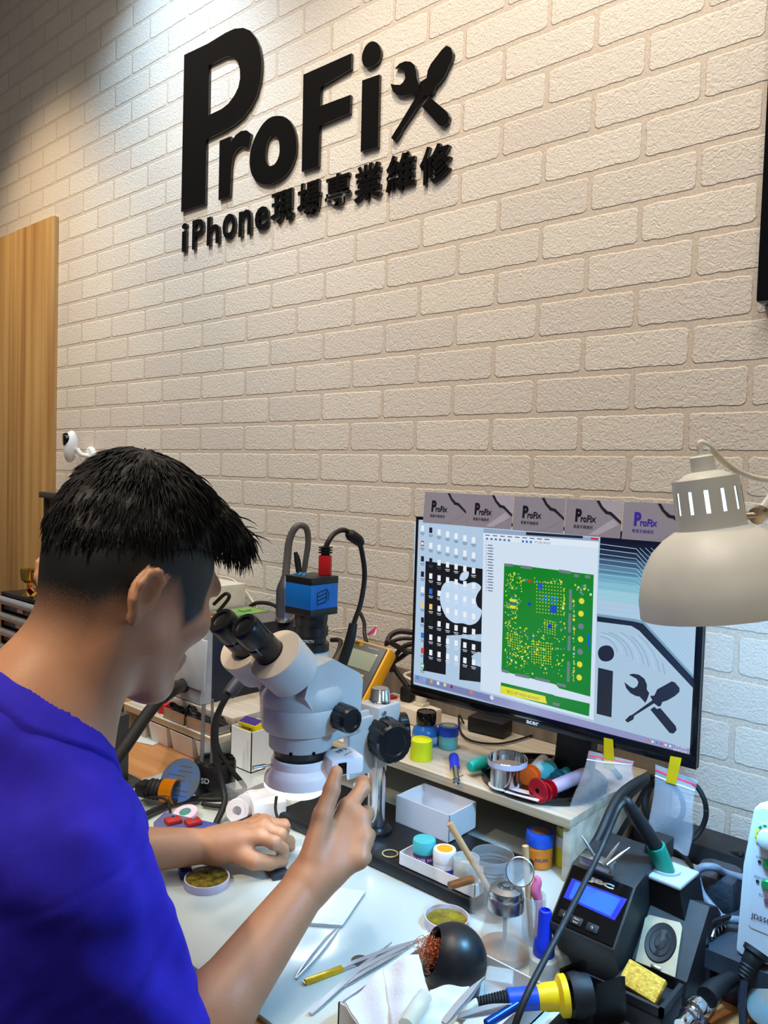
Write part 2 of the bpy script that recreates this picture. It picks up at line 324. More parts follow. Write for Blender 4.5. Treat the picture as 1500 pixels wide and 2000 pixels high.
# ================================================================ THE SIGN
acr = M('black_acrylic', (8, 8, 9), 0.06, noise=0.1, coat=0.6)
def cz(cx, cy): return (300 + cx / 2.34375, 20 + cy / 2.34375)
def sign_piece(name, label, polys, cat='sign letter', group='letters of the wall sign', ext=0.0046, rnd=()):
    P2 = []
    for q, poly in enumerate(polys):
        w = [pY(*cz(a, b_), -0.0095) for a, b_ in poly]; pp = [(v.x, v.z) for v in w]
        P2.append(round2(pp, 4) if q in rnd else pp)
    vs, fs = outline(P2, ext - 0.0006, 0.0006)
    mb = MB().add([(x, -0.0050 - z, y) for x, y, z in vs], [f[::-1] for f in fs])
    return solo(name, mb, acr, label, cat, group, sharp=30)
sign_piece('letter_p', 'largest glossy black letter P of the wall sign, at its left end', [
    [(140,205),(250,152),(330,103),(370,85),(410,81),(442,94),(468,128),(484,170),(492,220),(492,272),(485,332),(470,390),(445,440),(410,488),(370,522),(320,553),(240,592),(235,885),(126,922)],
    [(252,252),(330,213),(362,209),(383,230),(395,270),(396,312),(388,352),(370,390),(342,428),(310,453),(249,482)]])
sign_piece('letter_r', 'glossy black letter r tucked under the bowl of the big P', [[(302,598),(352,578),(352,606),(375,572),(400,553),(425,550),(444,565),(430,627),(402,622),(378,640),(362,668),(354,710),(348,850),(297,868)]])
sign_piece('letter_o', 'glossy black letter o between the sign letters r and F', [
    [(545,487),(590,486),(625,510),(645,555),(651,605),(648,660),(630,715),(600,757),(560,786),(520,797),(482,789),(455,763),(442,722),(440,678),(448,628),(465,580),(490,535),(515,505)],
    [(545,572),(562,577),(574,600),(577,640),(572,672),(558,700),(542,713),(526,711),(514,690),(510,660),(513,630),(520,602),(530,582)]], rnd=(0, 1))
sign_piece('letter_f', 'glossy black capital F in the middle of the wall sign', [[(686,295),(904,198),(902,268),(765,350),(760,440),(900,388),(897,470),(758,530),(753,715),(678,738)]])
sign_piece('letter_i', 'big glossy black letter i with round dot beside the sign tools', [
    [(955,322),(1032,295),(1025,625),(948,647)],
    [(1005,143),(1026,154),(1038,180),(1038,206),(1028,233),(1005,254),(980,262),(962,252),(954,225),(957,195),(970,165),(987,148)]], rnd=(1,))
sign_piece('wrench_emblem', 'black spanner emblem at the right end of the wall sign', [
    [(1106,265),(1125,245),(1150,234),(1175,236),(1192,250),(1202,278),(1205,312),(1214,335),(1222,352),(1214,372),(1202,402),(1184,384),(1165,386),(1140,392),(1115,388),(1095,370),(1085,338),(1106,342),(1128,342),(1142,330),(1152,312),(1150,282),(1132,266)],
    [(1262,398),(1345,468),(1353,490),(1346,515),(1326,531),(1308,526),(1228,440)]], 'sign emblem', None)
sign_piece('screwdriver_emblem', 'black screwdriver emblem crossing the spanner on the wall sign', [
    [(1340,162),(1360,172),(1370,198),(1362,230),(1330,300),(1305,335),(1292,345),(1278,378),(1262,392),(1242,388),(1136,545),(1128,565),(1103,600),(1088,583),(1103,558),(1118,535),(1212,378),(1225,365),(1215,348),(1219,330),(1250,310),(1255,275),(1270,245),(1318,182)]], 'sign emblem', None)
SM = [('i', 122, 145, 970, 1105, 'letter_i', 'small black letter i starting the lower line of the sign'), ('P', 170, 222, 948, 1093, 'letter_p', 'small black capital P in the lower line of the sign'),
      ('h', 237, 295, 932, 1075, 'letter_h', 'small black letter h in the lower line of the sign'), ('o', 308, 368, 922, 1050, 'letter_o', 'small black letter o in the lower line of the sign'),
      ('n', 382, 440, 905, 1035, 'letter_n', 'small black letter n in the lower line of the sign'), ('e', 456, 520, 888, 1010, 'letter_e', 'small black letter e just left of the Chinese characters'),
      ('現', 530, 633, 812, 980, 'chinese_character', 'first black Chinese character after the small e'), ('場', 650, 757, 768, 945, 'chinese_character', 'second black Chinese character of the lower sign line'),
      ('專', 778, 893, 730, 905, 'chinese_character', 'third black Chinese character, below the big F'), ('業', 910, 1037, 685, 880, 'chinese_character', 'fourth black Chinese character, below the big i'),
      ('維', 1057, 1190, 635, 835, 'chinese_character', 'fifth black Chinese character, last but one of the sign line'), ('修', 1210, 1355, 592, 800, 'chinese_character', 'last black Chinese character, under the screwdriver emblem')]
for ch, x0, x1, y0, y1, nm, lb in SM:
    cjk = ord(ch) > 1000; vs, fs = textgeo(ch, 0.018 if cjk else 0.016, 0.1); lo, hi = vs.min(0), vs.max(0); ym = (y0 + y1) / 2
    sl = -0.42                                          # drop of the line in the picture between the two sides of a glyph
    a, b_ = pY(*cz(x0, ym - sl * (x1 - x0) / 2), -0.014), pY(*cz(x1, ym + sl * (x1 - x0) / 2), -0.014)
    hw = sl * (x1 - x0) / 2; t_, u_ = pY(*cz((x0 + x1) / 2, y0 - hw * .55), -0.014), pY(*cz((x0 + x1) / 2, y1 + hw * .55), -0.014)
    xc = (a.x + b_.x) / 2; zc = (t_.z + u_.z) / 2; ww = abs(b_.x - a.x); hh = abs(t_.z - u_.z)
    mb = MB().add([(xc + ((v[0] - lo[0]) / (hi[0] - lo[0]) - .5) * ww, -0.0048 - v[2] * 0.042, zc + ((v[1] - lo[1]) / (hi[1] - lo[1]) - .5) * hh) for v in vs], [f[::-1] for f in fs])
    solo(nm, mb, acr, lb, 'sign letter', 'letters of the wall sign', sharp=30)
# ---------------------------------------------------------------- wall screen, security camera
tv = thing('wall_mounted_screen', 'black framed screen on the wall at the upper right edge', 'screen', (1.0, 0, 1.69))
part('frame', MB().box2((0.545, -0.045, 1.688), (1.50, 0.0, 2.31), 0, 0.004), blackg, tv)
part('display', MB().box2((0.575, -0.0475, 1.72), (1.47, -0.0445, 2.28), 0, 0.001), M('dark_display_glass', (6, 7, 9), 0.05, noise=0.1), tv)
sc_ = pY(150, 868, -0.05); c0 = V((-1.735, -0.045, 1.478))
cm = thing('security_camera', 'small white security camera mounted on the brick wall', 'camera', (c0.x, 0, 1.42))
fd = (0.05, -1, -0.08)
part('mount_plate', MB().lathe([(0, 0), (0.034, 0), (0.034, .006), (.028, .012), (0, .013)], (c0.x + .018, 0, 1.42), (0, -1, 0)), white, cm)
part('arm', MB().tube([(c0.x + .018, -.01, 1.42), (c0.x + .01, -.035, 1.425), (c0.x, -.045, 1.445)], .008), white, cm)
hd = part('camera_body', MB().ell((c0.x - .028, -.055, 1.452), (.027, .024, .058), rxyz(0, 8, 0), 0, 24, 14), white, cm)
part('lens_face', MB().lathe([(0, 0.0245), (.021, .022), (.024, .018), (.024, .004)], (c0.x - .030, -.058, 1.477), (-.35, -1, -.05), 24), blackg, hd, 'glossy black lens face')
part('cable', MB().tube([(c0.x - .005, -.05, 1.425), (c0.x + .0, -.03, 1.38), (c0.x - .01, -.008, 1.28), (c0.x, -.008, 1.10)], .003), white, cm)
# ================================================================ MONITOR SHELF, MONITOR, CARDS, BAGS
ply = wood('pale_plywood', (216, 206, 188), (178, 164, 144), (1.5, 30, 30), 1.6, 0.5)
plyend = wood('plywood_edge', (214, 196, 166), (160, 136, 104), (2, 2, 160), 1.0, 0.6)
sh = thing('monitor_shelf', 'pale plywood shelf standing under the computer monitor', 'shelf', (0.06, -0.18, 0.74))
part('shelf_board', MB().box2((-0.27, -0.315, SZ - 0.0155), (0.388, -0.014, SZ), 0, 0.0012), ply, sh)
part('front_edge', MB().box2((-0.27, -0.3165, SZ - 0.0152), (0.388, -0.3152, SZ - 0.0004)), plyend, sh, 'layered plywood edge')
part('side_panel', MB().box2((0.374, -0.312, TZ), (0.388, -0.014, SZ - 0.0157), 0, 0.001), ply, sh)
part('side_panel', MB().box2((-0.27, -0.312, TZ), (-0.256, -0.014, SZ - 0.0157), 0, 0.001), ply, sh)
part('bottom_rail', MB().box2((-0.25, -0.05, TZ), (0.3735, -0.035, TZ + 0.012)), ply, sh)
MX0, MX1, MZ0, MZ1, MY = 0.028, 0.567, 0.966, 1.306, -0.28
mon = thing('computer_monitor', 'black computer monitor showing a green circuit board diagram', 'monitor', (0.30, -0.2, SZ))
part('housing', MB().box2((MX0, MY + .001, MZ0), (MX1, MY + 0.010, MZ1), 0, 0.002).box2((MX0 + .06, MY + .010, MZ0 + .03), (MX1 - .06, MY + .045, MZ1 - .06), 0, .012), black, mon)
bz = MB(); bw = 0.009
zb = 0.986
bz.box2((MX0, MY - .004, MZ0), (MX1, MY + .001, zb), 0, .001).box2((MX0, MY - .004, MZ1 - .006), (MX1, MY + .001, MZ1), 0, .001)
bz.box2((MX0, MY - .004, zb), (MX0 + .005, MY + .001, MZ1 - .006), 0, .001).box2((MX1 - .0105, MY - .004, zb), (MX1, MY + .001, MZ1 - .006), 0, .001)
bzl = part('bezel', bz, blackg, mon)
part('maker_logo', put_text(MB(), 'acer', pY(1040, 1412, MY - .0045), (1, 0, 0), (0, 0, 1), 0.0058, 0.024, bold=0.03), M('silver_print', (225, 228, 232), 0.3, 0.4), bzl, 'silver lettering on the lower bezel')
# ---- the picture on the screen, laid out on the screen's own plane
SY = MY - 0.0012
scr = MB()
def q5(cx, cy): return (780 + cx / 2.34375, 940 + cy / 2.34375)
LAY = [0]
def sp(pts, rgb, px=False):
    LAY[0] += 1; y = SY - 0.00012 - LAY[0] * 4e-7
    scr.poly([pY(*(p if px else q5(*p)), y) for p in pts], 0, lin(rgb))
def srect(cx, cy, w, h, rgb, k=0.27):                  # rectangle in the screen's own directions
    a = pY(*q5(cx, cy), SY); LAY[0] += 1; y = SY - 0.00012 - LAY[0] * 4e-7
    scr.poly([(a.x + i * w / 2, y, a.z + j * h / 2) for i, j in ((-1, -1), (1, -1), (1, 1), (-1, 1))], 0, lin(rgb))
def sdisc(cx, cy, r, rgb, n=18):
    a = pY(*q5(cx, cy), SY); LAY[0] += 1; y = SY - 0.00012 - LAY[0] * 4e-7
    scr.poly([(a.x + r * math.cos(2 * PI * i / n), y, a.z + r * math.sin(2 * PI * i / n)) for i in range(n)], 0, lin(rgb))
def stext(body, cx, cy, h, w, rgb):
    a = pY(*q5(cx, cy), SY); LAY[0] += 1
    put_text(scr, body, (a.x, SY - 0.00012 - LAY[0] * 4e-7, a.z), (1, 0, 0), (0, 0, 1), h, w, 0, lin(rgb))
def sline(p, q, w, rgb, px=False):
    a, b_ = [pY(*(t if px else q5(*t)), SY) for t in (p, q)]; d = (b_ - a); n = V((-d.z, 0, d.x)).normalized() * w / 2; LAY[0] += 1; y = SY - 0.00012 - LAY[0] * 4e-7
    scr.poly([(v.x, y, v.z) for v in (a + n, b_ + n, b_ - n, a - n)], 0, lin(rgb))
sx0, sx1, sz0, sz1 = MX0 + .005, MX1 - .0105, zb, MZ1 - .006
scr.poly([(sx0, SY, sz0), (sx1, SY, sz0), (sx1, SY, sz1), (sx0, SY, sz1)], 0, lin((176, 203, 226)))
# brushed metal wallpaper on the right: bands of tone, then traces
xl = pY(*q5(905, 600), SY).x
bands = [(12, 18, 40), (16, 24, 48), (30, 48, 74), (58, 92, 120), (84, 132, 160), (110, 168, 192), (134, 190, 210), (158, 206, 222)]
for i, c in enumerate(bands):
    z1 = sz1 - i * 0.0125; z0 = z1 - 0.0125 if i < 7 else sz1 - .105
    LAY[0] += 1; scr.poly([(x, SY - 0.00012 - LAY[0] * 4e-7, z) for x, z in ((xl, z0), (sx1, z0), (sx1, z1), (xl, z1))], 0, lin(c))
for k in range(14):
    y0 = 285 + k * 23; col = (150, 200, 225) if k > 5 else (170, 205, 235)
    sline((905, y0), (1085, y0 + 24), .0009, col); sline((1085, y0 + 24), (1360, y0 + 330), .0009, col)
for k in range(7): sline((1100 + k * 26, 305), (1360, 560 - k * 34), .0008, (150, 190, 222))
zone = [(905, 628), (1060, 652), (1108, 662), (1345, 925), (1332, 1225), (890, 1105)]
sp(zone, (172, 200, 222))
for k in range(20):                                     # circular brushing arcs of the wallpaper
    r = 90 + k * 24; pts = []
    for a in range(0, 8):
        th = math.radians(8 + a * 11); p = (905 + r * math.sin(th) * 1.02, 700 + 40 - r * 0.35 + r * (1 - math.cos(th)) * .9)
        if p[1] > 690 + max(0, (p[0] - 1090)) * 1.08 and p[0] < 1335 and p[1] < 1160 + (p[0] - 905) * .2: pts.append(p)
    for a, b_ in zip(pts, pts[1:]): sline(a, b_, .0010 if k % 3 else .0022, [(146, 178, 205), (190, 216, 234), (128, 160, 190)][k % 3])
sp([(905, 618), (1075, 642), (1115, 652), (1348, 905), (1346, 948), (1098, 684), (1062, 662), (905, 642)], (14, 20, 30))
sp([(905, 606), (1078, 630), (1120, 641), (1348, 890), (1348, 905), (1115, 652), (1075, 642), (905, 618)], (120, 160, 182))
sp(round2([(945, 751), (970, 758), (983, 785), (976, 812), (950, 825), (922, 818), (909, 790), (918, 762)]), (22, 24, 30))
sp([(910, 853), (978, 869), (971, 1081), (903, 1064)], (22, 24, 30))
ic = lambda x, y: (1200 + x / 3.8467, 1180 + y / 3.8467)   # emblem traced from the screen
for poly in ([(108, 530), (140, 522), (185, 530), (225, 560), (245, 605), (243, 640), (262, 668), (248, 712), (232, 742), (215, 722), (188, 694), (160, 690), (120, 668), (88, 630), (74, 585), (120, 622), (145, 632), (172, 615), (180, 585), (165, 560)],
             [(300, 770), (318, 788), (345, 780), (460, 915), (468, 945), (445, 972), (415, 968), (270, 792)],
             [(430, 580), (455, 588), (490, 630), (488, 660), (455, 690), (400, 722), (360, 735), (348, 765), (330, 770), (298, 745), (150, 838), (142, 866), (100, 890), (80, 872), (116, 836), (132, 832), (285, 722), (268, 690), (300, 686), (322, 640)]):
    sp([ic(*p) for p in poly], (22, 24, 32), True)
# desktop on the left
sp([(70, 190), (392, 215), (372, 960), (60, 900)], (180, 206, 232))
sp([(120, 365), (386, 402), (376, 700), (216, 706), (212, 886), (108, 866)], (8, 10, 18))
sp([(282, 718), (376, 735), (372, 920), (274, 908)], (8, 10, 18))
sp([(330, 800), (360, 780), (376, 785), (372, 850), (340, 840)], (180, 206, 232))
apple = [(190, 500), (203, 470), (228, 457), (258, 460), (288, 472), (312, 468), (345, 462), (374, 484), (358, 515), (350, 542), (358, 572), (377, 592), (368, 628), (348, 650), (320, 658), (290, 650), (250, 648), (216, 622), (195, 580), (186, 540)]
sp(round2(apple), (196, 220, 246)); sp(round2([(276, 450), (282, 424), (302, 412), (318, 416), (314, 440), (296, 454)]), (196, 220, 246))
R_ = random.Random(3)
icol = [(240, 246, 252), (240, 246, 252), (236, 205, 120), (40, 110, 220), (20, 20, 30), (220, 60, 50)]
for i, cx in enumerate((106, 144, 182, 221, 260, 300, 340)):
    for j in range(10):
        cy = 215 + j * 70 + i * 9; c = (220, 40, 40) if (i, j) == (0, 1) else (60, 190, 90) if (i, j) == (0, 9) else icol[R_.randrange(2)] if i > 1 else R_.choice(icol)
        if j == 9 and i > 0: continue
        srect(cx, cy, .0072, .0102, c); srect(cx, cy + 22, .0105, .0012, (225, 232, 242) if 120 < cx and cy > 380 else (70, 84, 110)); srect(cx, cy + 29, .008, .0010, (225, 232, 242) if 120 < cx and cy > 380 else (70, 84, 110))
        if c == (220, 40, 40) or c == (60, 190, 90): sdisc(cx, cy, .0028, (235, 240, 245))
# program window
sp([(385, 218), (912, 262), (889, 1094), (371, 957)], (214, 230, 246))
sp([(386, 216), (913, 260), (912, 276), (385, 236)], (150, 168, 200)); sp([(580, 232), (840, 250), (840, 262), (580, 246)], (30, 36, 54))
sp([(876, 257), (911, 260), (910, 270), (876, 266)], (200, 50, 45)); sp([(385, 236), (912, 276), (911, 306), (384, 268)], (226, 238, 250))
for k in range(9): srect(404 + k * 34, 247 + k * 2.4, .0095, .0016, (70, 84, 110))
for k in range(6): srect(402 + k * 20, 263 + k * 1.5, .0048, .0036, (88, 120, 170))
for k in range(3): srect(566 + k * 18, 275 + k * 1.5, .0045, .0040, (60, 130, 210))
stext('PP_VDD_BOOST', 656, 282, .0038, .030, (60, 66, 84))
for k in range(17): srect(416 + (k % 3), 293 + k * 13, .0095 + .003 * (k % 2), .0016, (80, 96, 120)); srect(398, 292 + k * 13, .0016, .0016, (130, 140, 160))
GR = (0, 132, 24)
sp([(480, 376), (890, 428), (874, 986), (732, 948), (714, 930), (467, 868)], GR)
sp([(465, 920), (700, 976), (714, 982), (872, 1018), (868, 1076), (463, 968)], GR)
for p, q in (((482, 382), (520, 385)), ((555, 390), (608, 397)), ((730, 410), (784, 418)), ((850, 436), (873, 439)), ((800, 430), (822, 434)), ((470, 866), (500, 874)), ((530, 884), (596, 898)), ((622, 902), (690, 918)), ((720, 928), (762, 938)), ((784, 495), (783, 590)), ((781, 605), (779, 692)), ((778, 708), (776, 775)), ((775, 825), (773, 918)), ((704, 1018), (734, 1024))):
    sline(p, q, .0048, (112, 126, 132))
YL = (226, 226, 40)
def pcb(x0, x1, y0, y1, n, big=False):
    for _ in range(n):
        u, v_ = R_.random(), R_.random(); cx = x0 + (x1 - x0) * u; cy = y0 + (y1 - y0) * v_ + (cx - 480) * .12
        c = R_.choice([YL, YL, YL, YL, (236, 236, 150), (60, 120, 170), (130, 160, 160)]); s_ = R_.choice([.0013, .0017, .0024]) * (1.5 if big else 1)
        srect(cx, cy, s_ * R_.choice([.8, 1, 1.6]), s_ * R_.choice([.8, 1, 1.6]), c)
pcb(484, 560, 410, 560, 80); pcb(560, 760, 420, 450, 24); pcb(484, 540, 560, 850, 120); pcb(540, 640, 660, 870, 90); pcb(640, 760, 600, 860, 80); pcb(806, 880, 425, 480, 14, True); pcb(796, 802, 500, 900, 60); pcb(750, 758, 450, 620, 26)
for bx, by, w, h, nx, ny in ((685, 535, .033, .045, 9, 10), (525, 730, .016, .018, 6, 6), (650, 785, .026, .030, 9, 9), (690, 668, .014, .018, 5, 6)):
    for i in range(nx):
        for j in range(ny): srect(bx + (i / (nx - 1) - .5) * w * 3350, by + (j / (ny - 1) - .5) * h * 3100 + (i / (nx - 1) - .5) * 12, .0017, .0017, YL)
srect(646, 480, .009, .010, (20, 90, 190)); srect(706, 586, .012, .012, (10, 70, 190)); stext('U3101', 684, 538, .013, .030, (40, 130, 235)); srect(690, 664, .007, .007, (0, 50, 200)); srect(596, 562, .005, .005, (0, 40, 210)); srect(597, 456, .005, .005, (205, 40, 30))
srect(520, 545, .012, .005, YL); srect(520, 560, .012, .005, (30, 120, 120)); srect(520, 575, .012, .005, YL)
for cx, cy, c in ((835, 548, YL), (832, 606, YL), (832, 664, (112, 126, 132)), (830, 723, YL), (828, 780, (112, 126, 132)), (826, 838, YL), (824, 898, YL)): sdisc(cx, cy, .0048, c)
sline((870, 700), (866, 740), .003, (20, 80, 230)); sline((866, 740), (873, 758), .003, (20, 80, 230))
sp([(465, 935), (668, 984), (671, 1002), (676, 1018), (464, 971)], (226, 226, 30)); stext('電位 PP VDD BOOST', 566, 978, .0058, .064, (120, 112, 40))
# task bar
sp([(70, 884), (1336, 1226), (1332, 1262), (66, 918)], (146, 150, 196)); sp([(120, 902), (420, 982), (420, 1008), (120, 930)], (120, 132, 180))
sdisc(84, 898, .0040, (60, 150, 210))
for k, c in enumerate(((90, 190, 240), (220, 170, 60), (236, 240, 246), (230, 220, 140), (150, 40, 80))): srect(116 + k * 31, 908 + k * 8, .0055, .0060, c)
srect(330, 966, .006, .006, (235, 130, 50)); sdisc(424, 990, .004, (214, 222, 240))
for k, c in enumerate(((225, 110, 60), (235, 238, 245), (40, 130, 230), (200, 60, 60), (235, 238, 245), (235, 238, 245))): srect(1140 + k * 20, 1186 + k * 5.2, .0030, .0030, c)
stext('下午 05:40', 1288, 1216, .0034, .017, (236, 240, 248)); stext('2019/12/19', 1285, 1233, .0034, .020, (236, 240, 248))
part('screen', scr, attr_emit('lit_display', 0.92), mon, sharp=0)
part('stand_neck', MB().box((0.315, -0.160, 0.915), (0.070, 0.03, 0.14), rxyz(-8, 0, 0), 0, .006), black, mon)
part('stand_base', MB().lathe([(0, 0), (.110, 0), (.115, .004), (.115, .013), (.112, .014), (.109, .013), (.106, .008), (0, .008)], (0.276, -0.206, SZ), (0, 0, 1), 64, 0, 0.97, 0.93), blackg, mon, 'glossy black round base')
# ---- the row of business cards along the top of the monitor
metal_print = M('silver_card_print', (186, 180, 196), 0.35, 0.25, 0.1, 60, stretch=(60, 1, 1)); darkp = M('dark_card_print', (40, 38, 48), 0.4); navy = M('black_card_lettering', (24, 22, 40), 0.4); violet = M('violet_card_lettering', (70, 50, 190), 0.4); pale = M('pale_card_print', (216, 208, 226), 0.35, 0.2)  # pale is the print tone of every other card's band
cardx = [0.047, 0.1445, 0.2425, 0.341, 0.4395]
clab = ['silver business card at the left end of the row on the monitor', 'silver business card second from the left above the monitor', 'silver business card in the middle of the row above the monitor', 'silver business card fourth from the left above the monitor', 'silver business card with violet lettering beside the desk lamp']
for k, x in enumerate(cardx):
    w, h = 0.0965, 0.0575; z0 = 1.2955 - 0.0002 * k; y0 = MY - 0.0062 - 0.0006 * k; R = rxyz(-4, 0, [0.4, -0.6, 0.3, -0.4, 0.5][k]); o3 = V((x, y0, z0))
    P = lambda u, v, e=0: o3 + R @ V((u * w, -e, v * h))
    c = thing('business_card', clab[k], 'card', o3, 'business cards along the top of the monitor')
    cb = MB().box(P(.5, .5), (w - .0004, .0005, h), R)
    body = part('card_body', cb, metal_print, c)
    pr = MB(); pr.poly([P(.54, .995, .0004), P(.998, .995, .0004), P(.998, .38, .0004), P(.80, .62, .0004), P(.72, .64, .0004), P(.62, .80, .0004)], 0); pr.poly([P(.60, .995, .0005), P(.998, .995, .0005), P(.998, .46, .0005), P(.82, .70, .0005), P(.75, .72, .0005), P(.66, .84, .0005)], 1)
    pr.poly([P(.45, .04, .0004), P(.62, .04, .0004), P(.96, .36, .0004), P(.86, .52, .0004)], 1)
    part('printed_pattern', pr, [darkp, pale if k % 2 else metal_print], c)
    tx = MB(); ux, uz = R @ V((1, 0, 0)), R @ V((0, 0, 1))
    put_text(tx, 'P', P(.245, .56, .0006), ux, uz, .021, .011, bold=.05); put_text(tx, 'roFi', P(.385, .475, .0006), ux, uz, .0115, .0185, bold=.03); put_text(tx, 'x', P(.52, .455, .0006), ux, uz, .0075, .0085, bold=.01); put_text(tx, '專業手機維修', P(.34, .245, .0006), ux, uz, .0058, .034, 0, None)
    part('lettering', tx, violet if k == 4 else navy, c)
# ---- zip bags taped to the lower bezel
bag = clear('clear_bag_plastic', (222, 228, 236), 0.13, 0.10); hazy = clear('hazy_bag_plastic', (206, 216, 230), 0.20, 0.16); tape = M('amber_tape', (196, 158, 10), 0.25, alpha=0.8); redl = M('red_zip_line', (232, 60, 80), 0.4); whl = M('white_zip_line', (240, 244, 250), 0.3)
def zip_bag(label, tl, tr, br, bl, bulge, tp, mat_, content=None):
    c = thing('zip_bag', label, 'bag', (tl + tr) / 2)
    def f(u, v, e=0.0):
        p = tl.lerp(tr, u).lerp(bl.lerp(br, u), v); s = math.sin(PI * u) * math.sin(PI * min(1, v * 1.05)) * bulge + .003 * math.sin(9 * v + 5 * u) * v
        return p + V((0.002 * math.sin(6 * v + 3 * u), -s - e, 0.0015 * math.sin(12 * u) * v))
    part('bag_film', MB().sheet(lambda u, v: f(u, v), 16, 22, .0003), mat_, c)
    part('bag_film', MB().sheet(lambda u, v: f(u, v) + V((0, .0015 + .004 * math.sin(PI * v), 0)), 12, 16, .0003), clear('clear_bag_back', (222, 228, 236), 0.05, 0.12), c)
    part('zip_strip', MB().sheet(lambda u, v: f(u, .055 + .022 * v, .0006), 16, 1, .0006), redl, c, 'red zip line')
    part('zip_strip', MB().sheet(lambda u, v: f(u, .13 + .016 * v, .0006), 16, 1, .0006), whl, c, 'white zip line')
    part('tape', MB().sheet(lambda u, v: tp[0].lerp(tp[1], u).lerp(tp[3].lerp(tp[2], u), v) + V((0, -.0012 - .0025 * v, 0)), 2, 6, .0003), tape, c, 'amber adhesive tape')
    if content: content(c, f)
by = MY - .0062
zip_bag('clear zip bag taped under the monitor, hanging over the round stand', pY(1150, 1466, by), pY(1238, 1487, by), pY(1232, 1532, by - .012), pY(1113, 1590, -.318) + V((0, 0, .004)), .010,
        [pY(1180, 1440, MY - .0052), pY(1198, 1444, MY - .0052), pY(1203, 1502, by - .003), pY(1181, 1499, by - .003)], bag)
def coins(c, f):
    part('coin_cell', MB().lathe([(0, 0), (.0045, 0), (.0045, .002), (0, .002)], f(.25, .86, .004), (0, -1, 0), 20), steel, c, 'round silver coin cell')
    part('chip', MB().box(f(.50, .885, .004), (.013, .0015, .006)), blackg, c, 'small black chip')
zip_bag('hazy zip bag with a coin cell taped under the monitor corner', pY(1280, 1493, by), pY(1362, 1524, by), pY(1344, 1669, by - .01), pY(1266, 1645, by - .01), .006,
        [pY(1310, 1476, MY - .0052), pY(1332, 1480, MY - .0052), pY(1322, 1532, by - .003), pY(1302, 1526, by - .003)], hazy, coins)
# ================================================================ THE MICROSCOPE
AX, AY = 0.070, -0.605                                  # optical axis; the pillar stands behind it
PX, PY_ = 0.0755, -0.428
ms = thing('stereo_microscope', 'pale grey stereo microscope on a chrome pillar, in front of the man', 'microscope', (AX, -0.42, TZ))
mgrey = M('microscope_enamel', (184, 184, 184), 0.42, noise=0.03, scale=14); mwarm = M('microscope_enamel_warm', (194, 184, 170), 0.5, noise=0.04, scale=14)
mblk = M('microscope_black', (16, 17, 22), 0.32, noise=0.3, scale=60)
part('base_plate', MB().box2((-0.112, -0.497, TZ + .0004), (0.330, -0.318, BZ), 0, 0.006), M('black_base_enamel', (22, 24, 28), 0.42, noise=0.3, scale=50), ms)
part('pillar', MB().cyl((PX, PY_, BZ + .01), (PX, PY_, 0.985), 0.0165, None, 32), chrome, ms, 'chrome pillar')
part('pillar_socket', MB().lathe([(0, 0), (.030, 0), (.029, .006), (.024, .010), (.022, .016), (0, .016)], (PX, PY_, BZ), (0, 0, 1), 36), mblk, ms)
fb = part('focus_block', MB().box((PX, PY_, 0.937), (0.052, 0.058, 0.106), None, 0, 0.004).box((PX - .004, PY_ - .046, 0.930), (0.040, 0.034, 0.092), None, 0, 0.003).box((PX + .017, PY_ - .062, 0.918), (0.006, 0.060, 0.074), None, 0, 0.004), mgrey, ms)
part('pillar_cap', MB().lathe([(0, 0), (.0195, 0), (.0195, .004), (.0177, .006), (.0157, .022), (.0140, .0245), (0, .0245)], (PX + .002, PY_, 0.990), (0, 0, 1), 40), chrome, fb, 'chrome cap on the pillar')
def knob(c, d, r, L_, n=14, name='focus_knob', lab='black ribbed focus knob', par=None, dep_=0.06):
    seg = n * 4; F = frame(d); vs = []; fs = []; st = [(0, .88), (.05, 1.0), (.80, 1.0), (.92, .97), (1.0, .86), (1.0, .60), (.96, .55)]
    for (t, k) in st:
        for j in range(seg):
            rr = r * k * (1 - (dep_ if (j % 4 == 0 and .04 < t < .93) else 0)); a = 2 * PI * j / seg; vs.append(F @ V((rr * math.cos(a), rr * math.sin(a), t * L_)) + V(c))
    for i in range(len(st) - 1):
        for j in range(seg): fs.append([i * seg + j, i * seg + (j + 1) % seg, (i + 1) * seg + (j + 1) % seg, (i + 1) * seg + j])
    fs.append(list(range(seg))[::-1]); fs.append([(len(st) - 1) * seg + j for j in range(seg)])
    return part(name, MB().add(vs, fs), mblk, par or ms, lab, sharp=28)
kd = V((0.93, -0.36, -0.02))
knob(V((PX + .018, PY_ - .012, 0.939)), kd, .0345, .050, 16, par=fb)
knob(V((PX + .020, PY_ + .030, 0.935)), (0.6, 0.8, 0), .033, .016, 20, 'tension_ring', 'black tension ring behind the focus block', fb)
part('screw', MB().lathe([(0, 0), (.004, 0), (.004, .004), (0, .004)], (PX + .026, PY_ - .018, .980), (1, 0, 0), 12), steel, fb)
part('bracket_arm', MB().box2((AX + .006, AY + .030, 0.948), (PX + .008, PY_ - .030, 0.985), 0, .004), mgrey, ms)
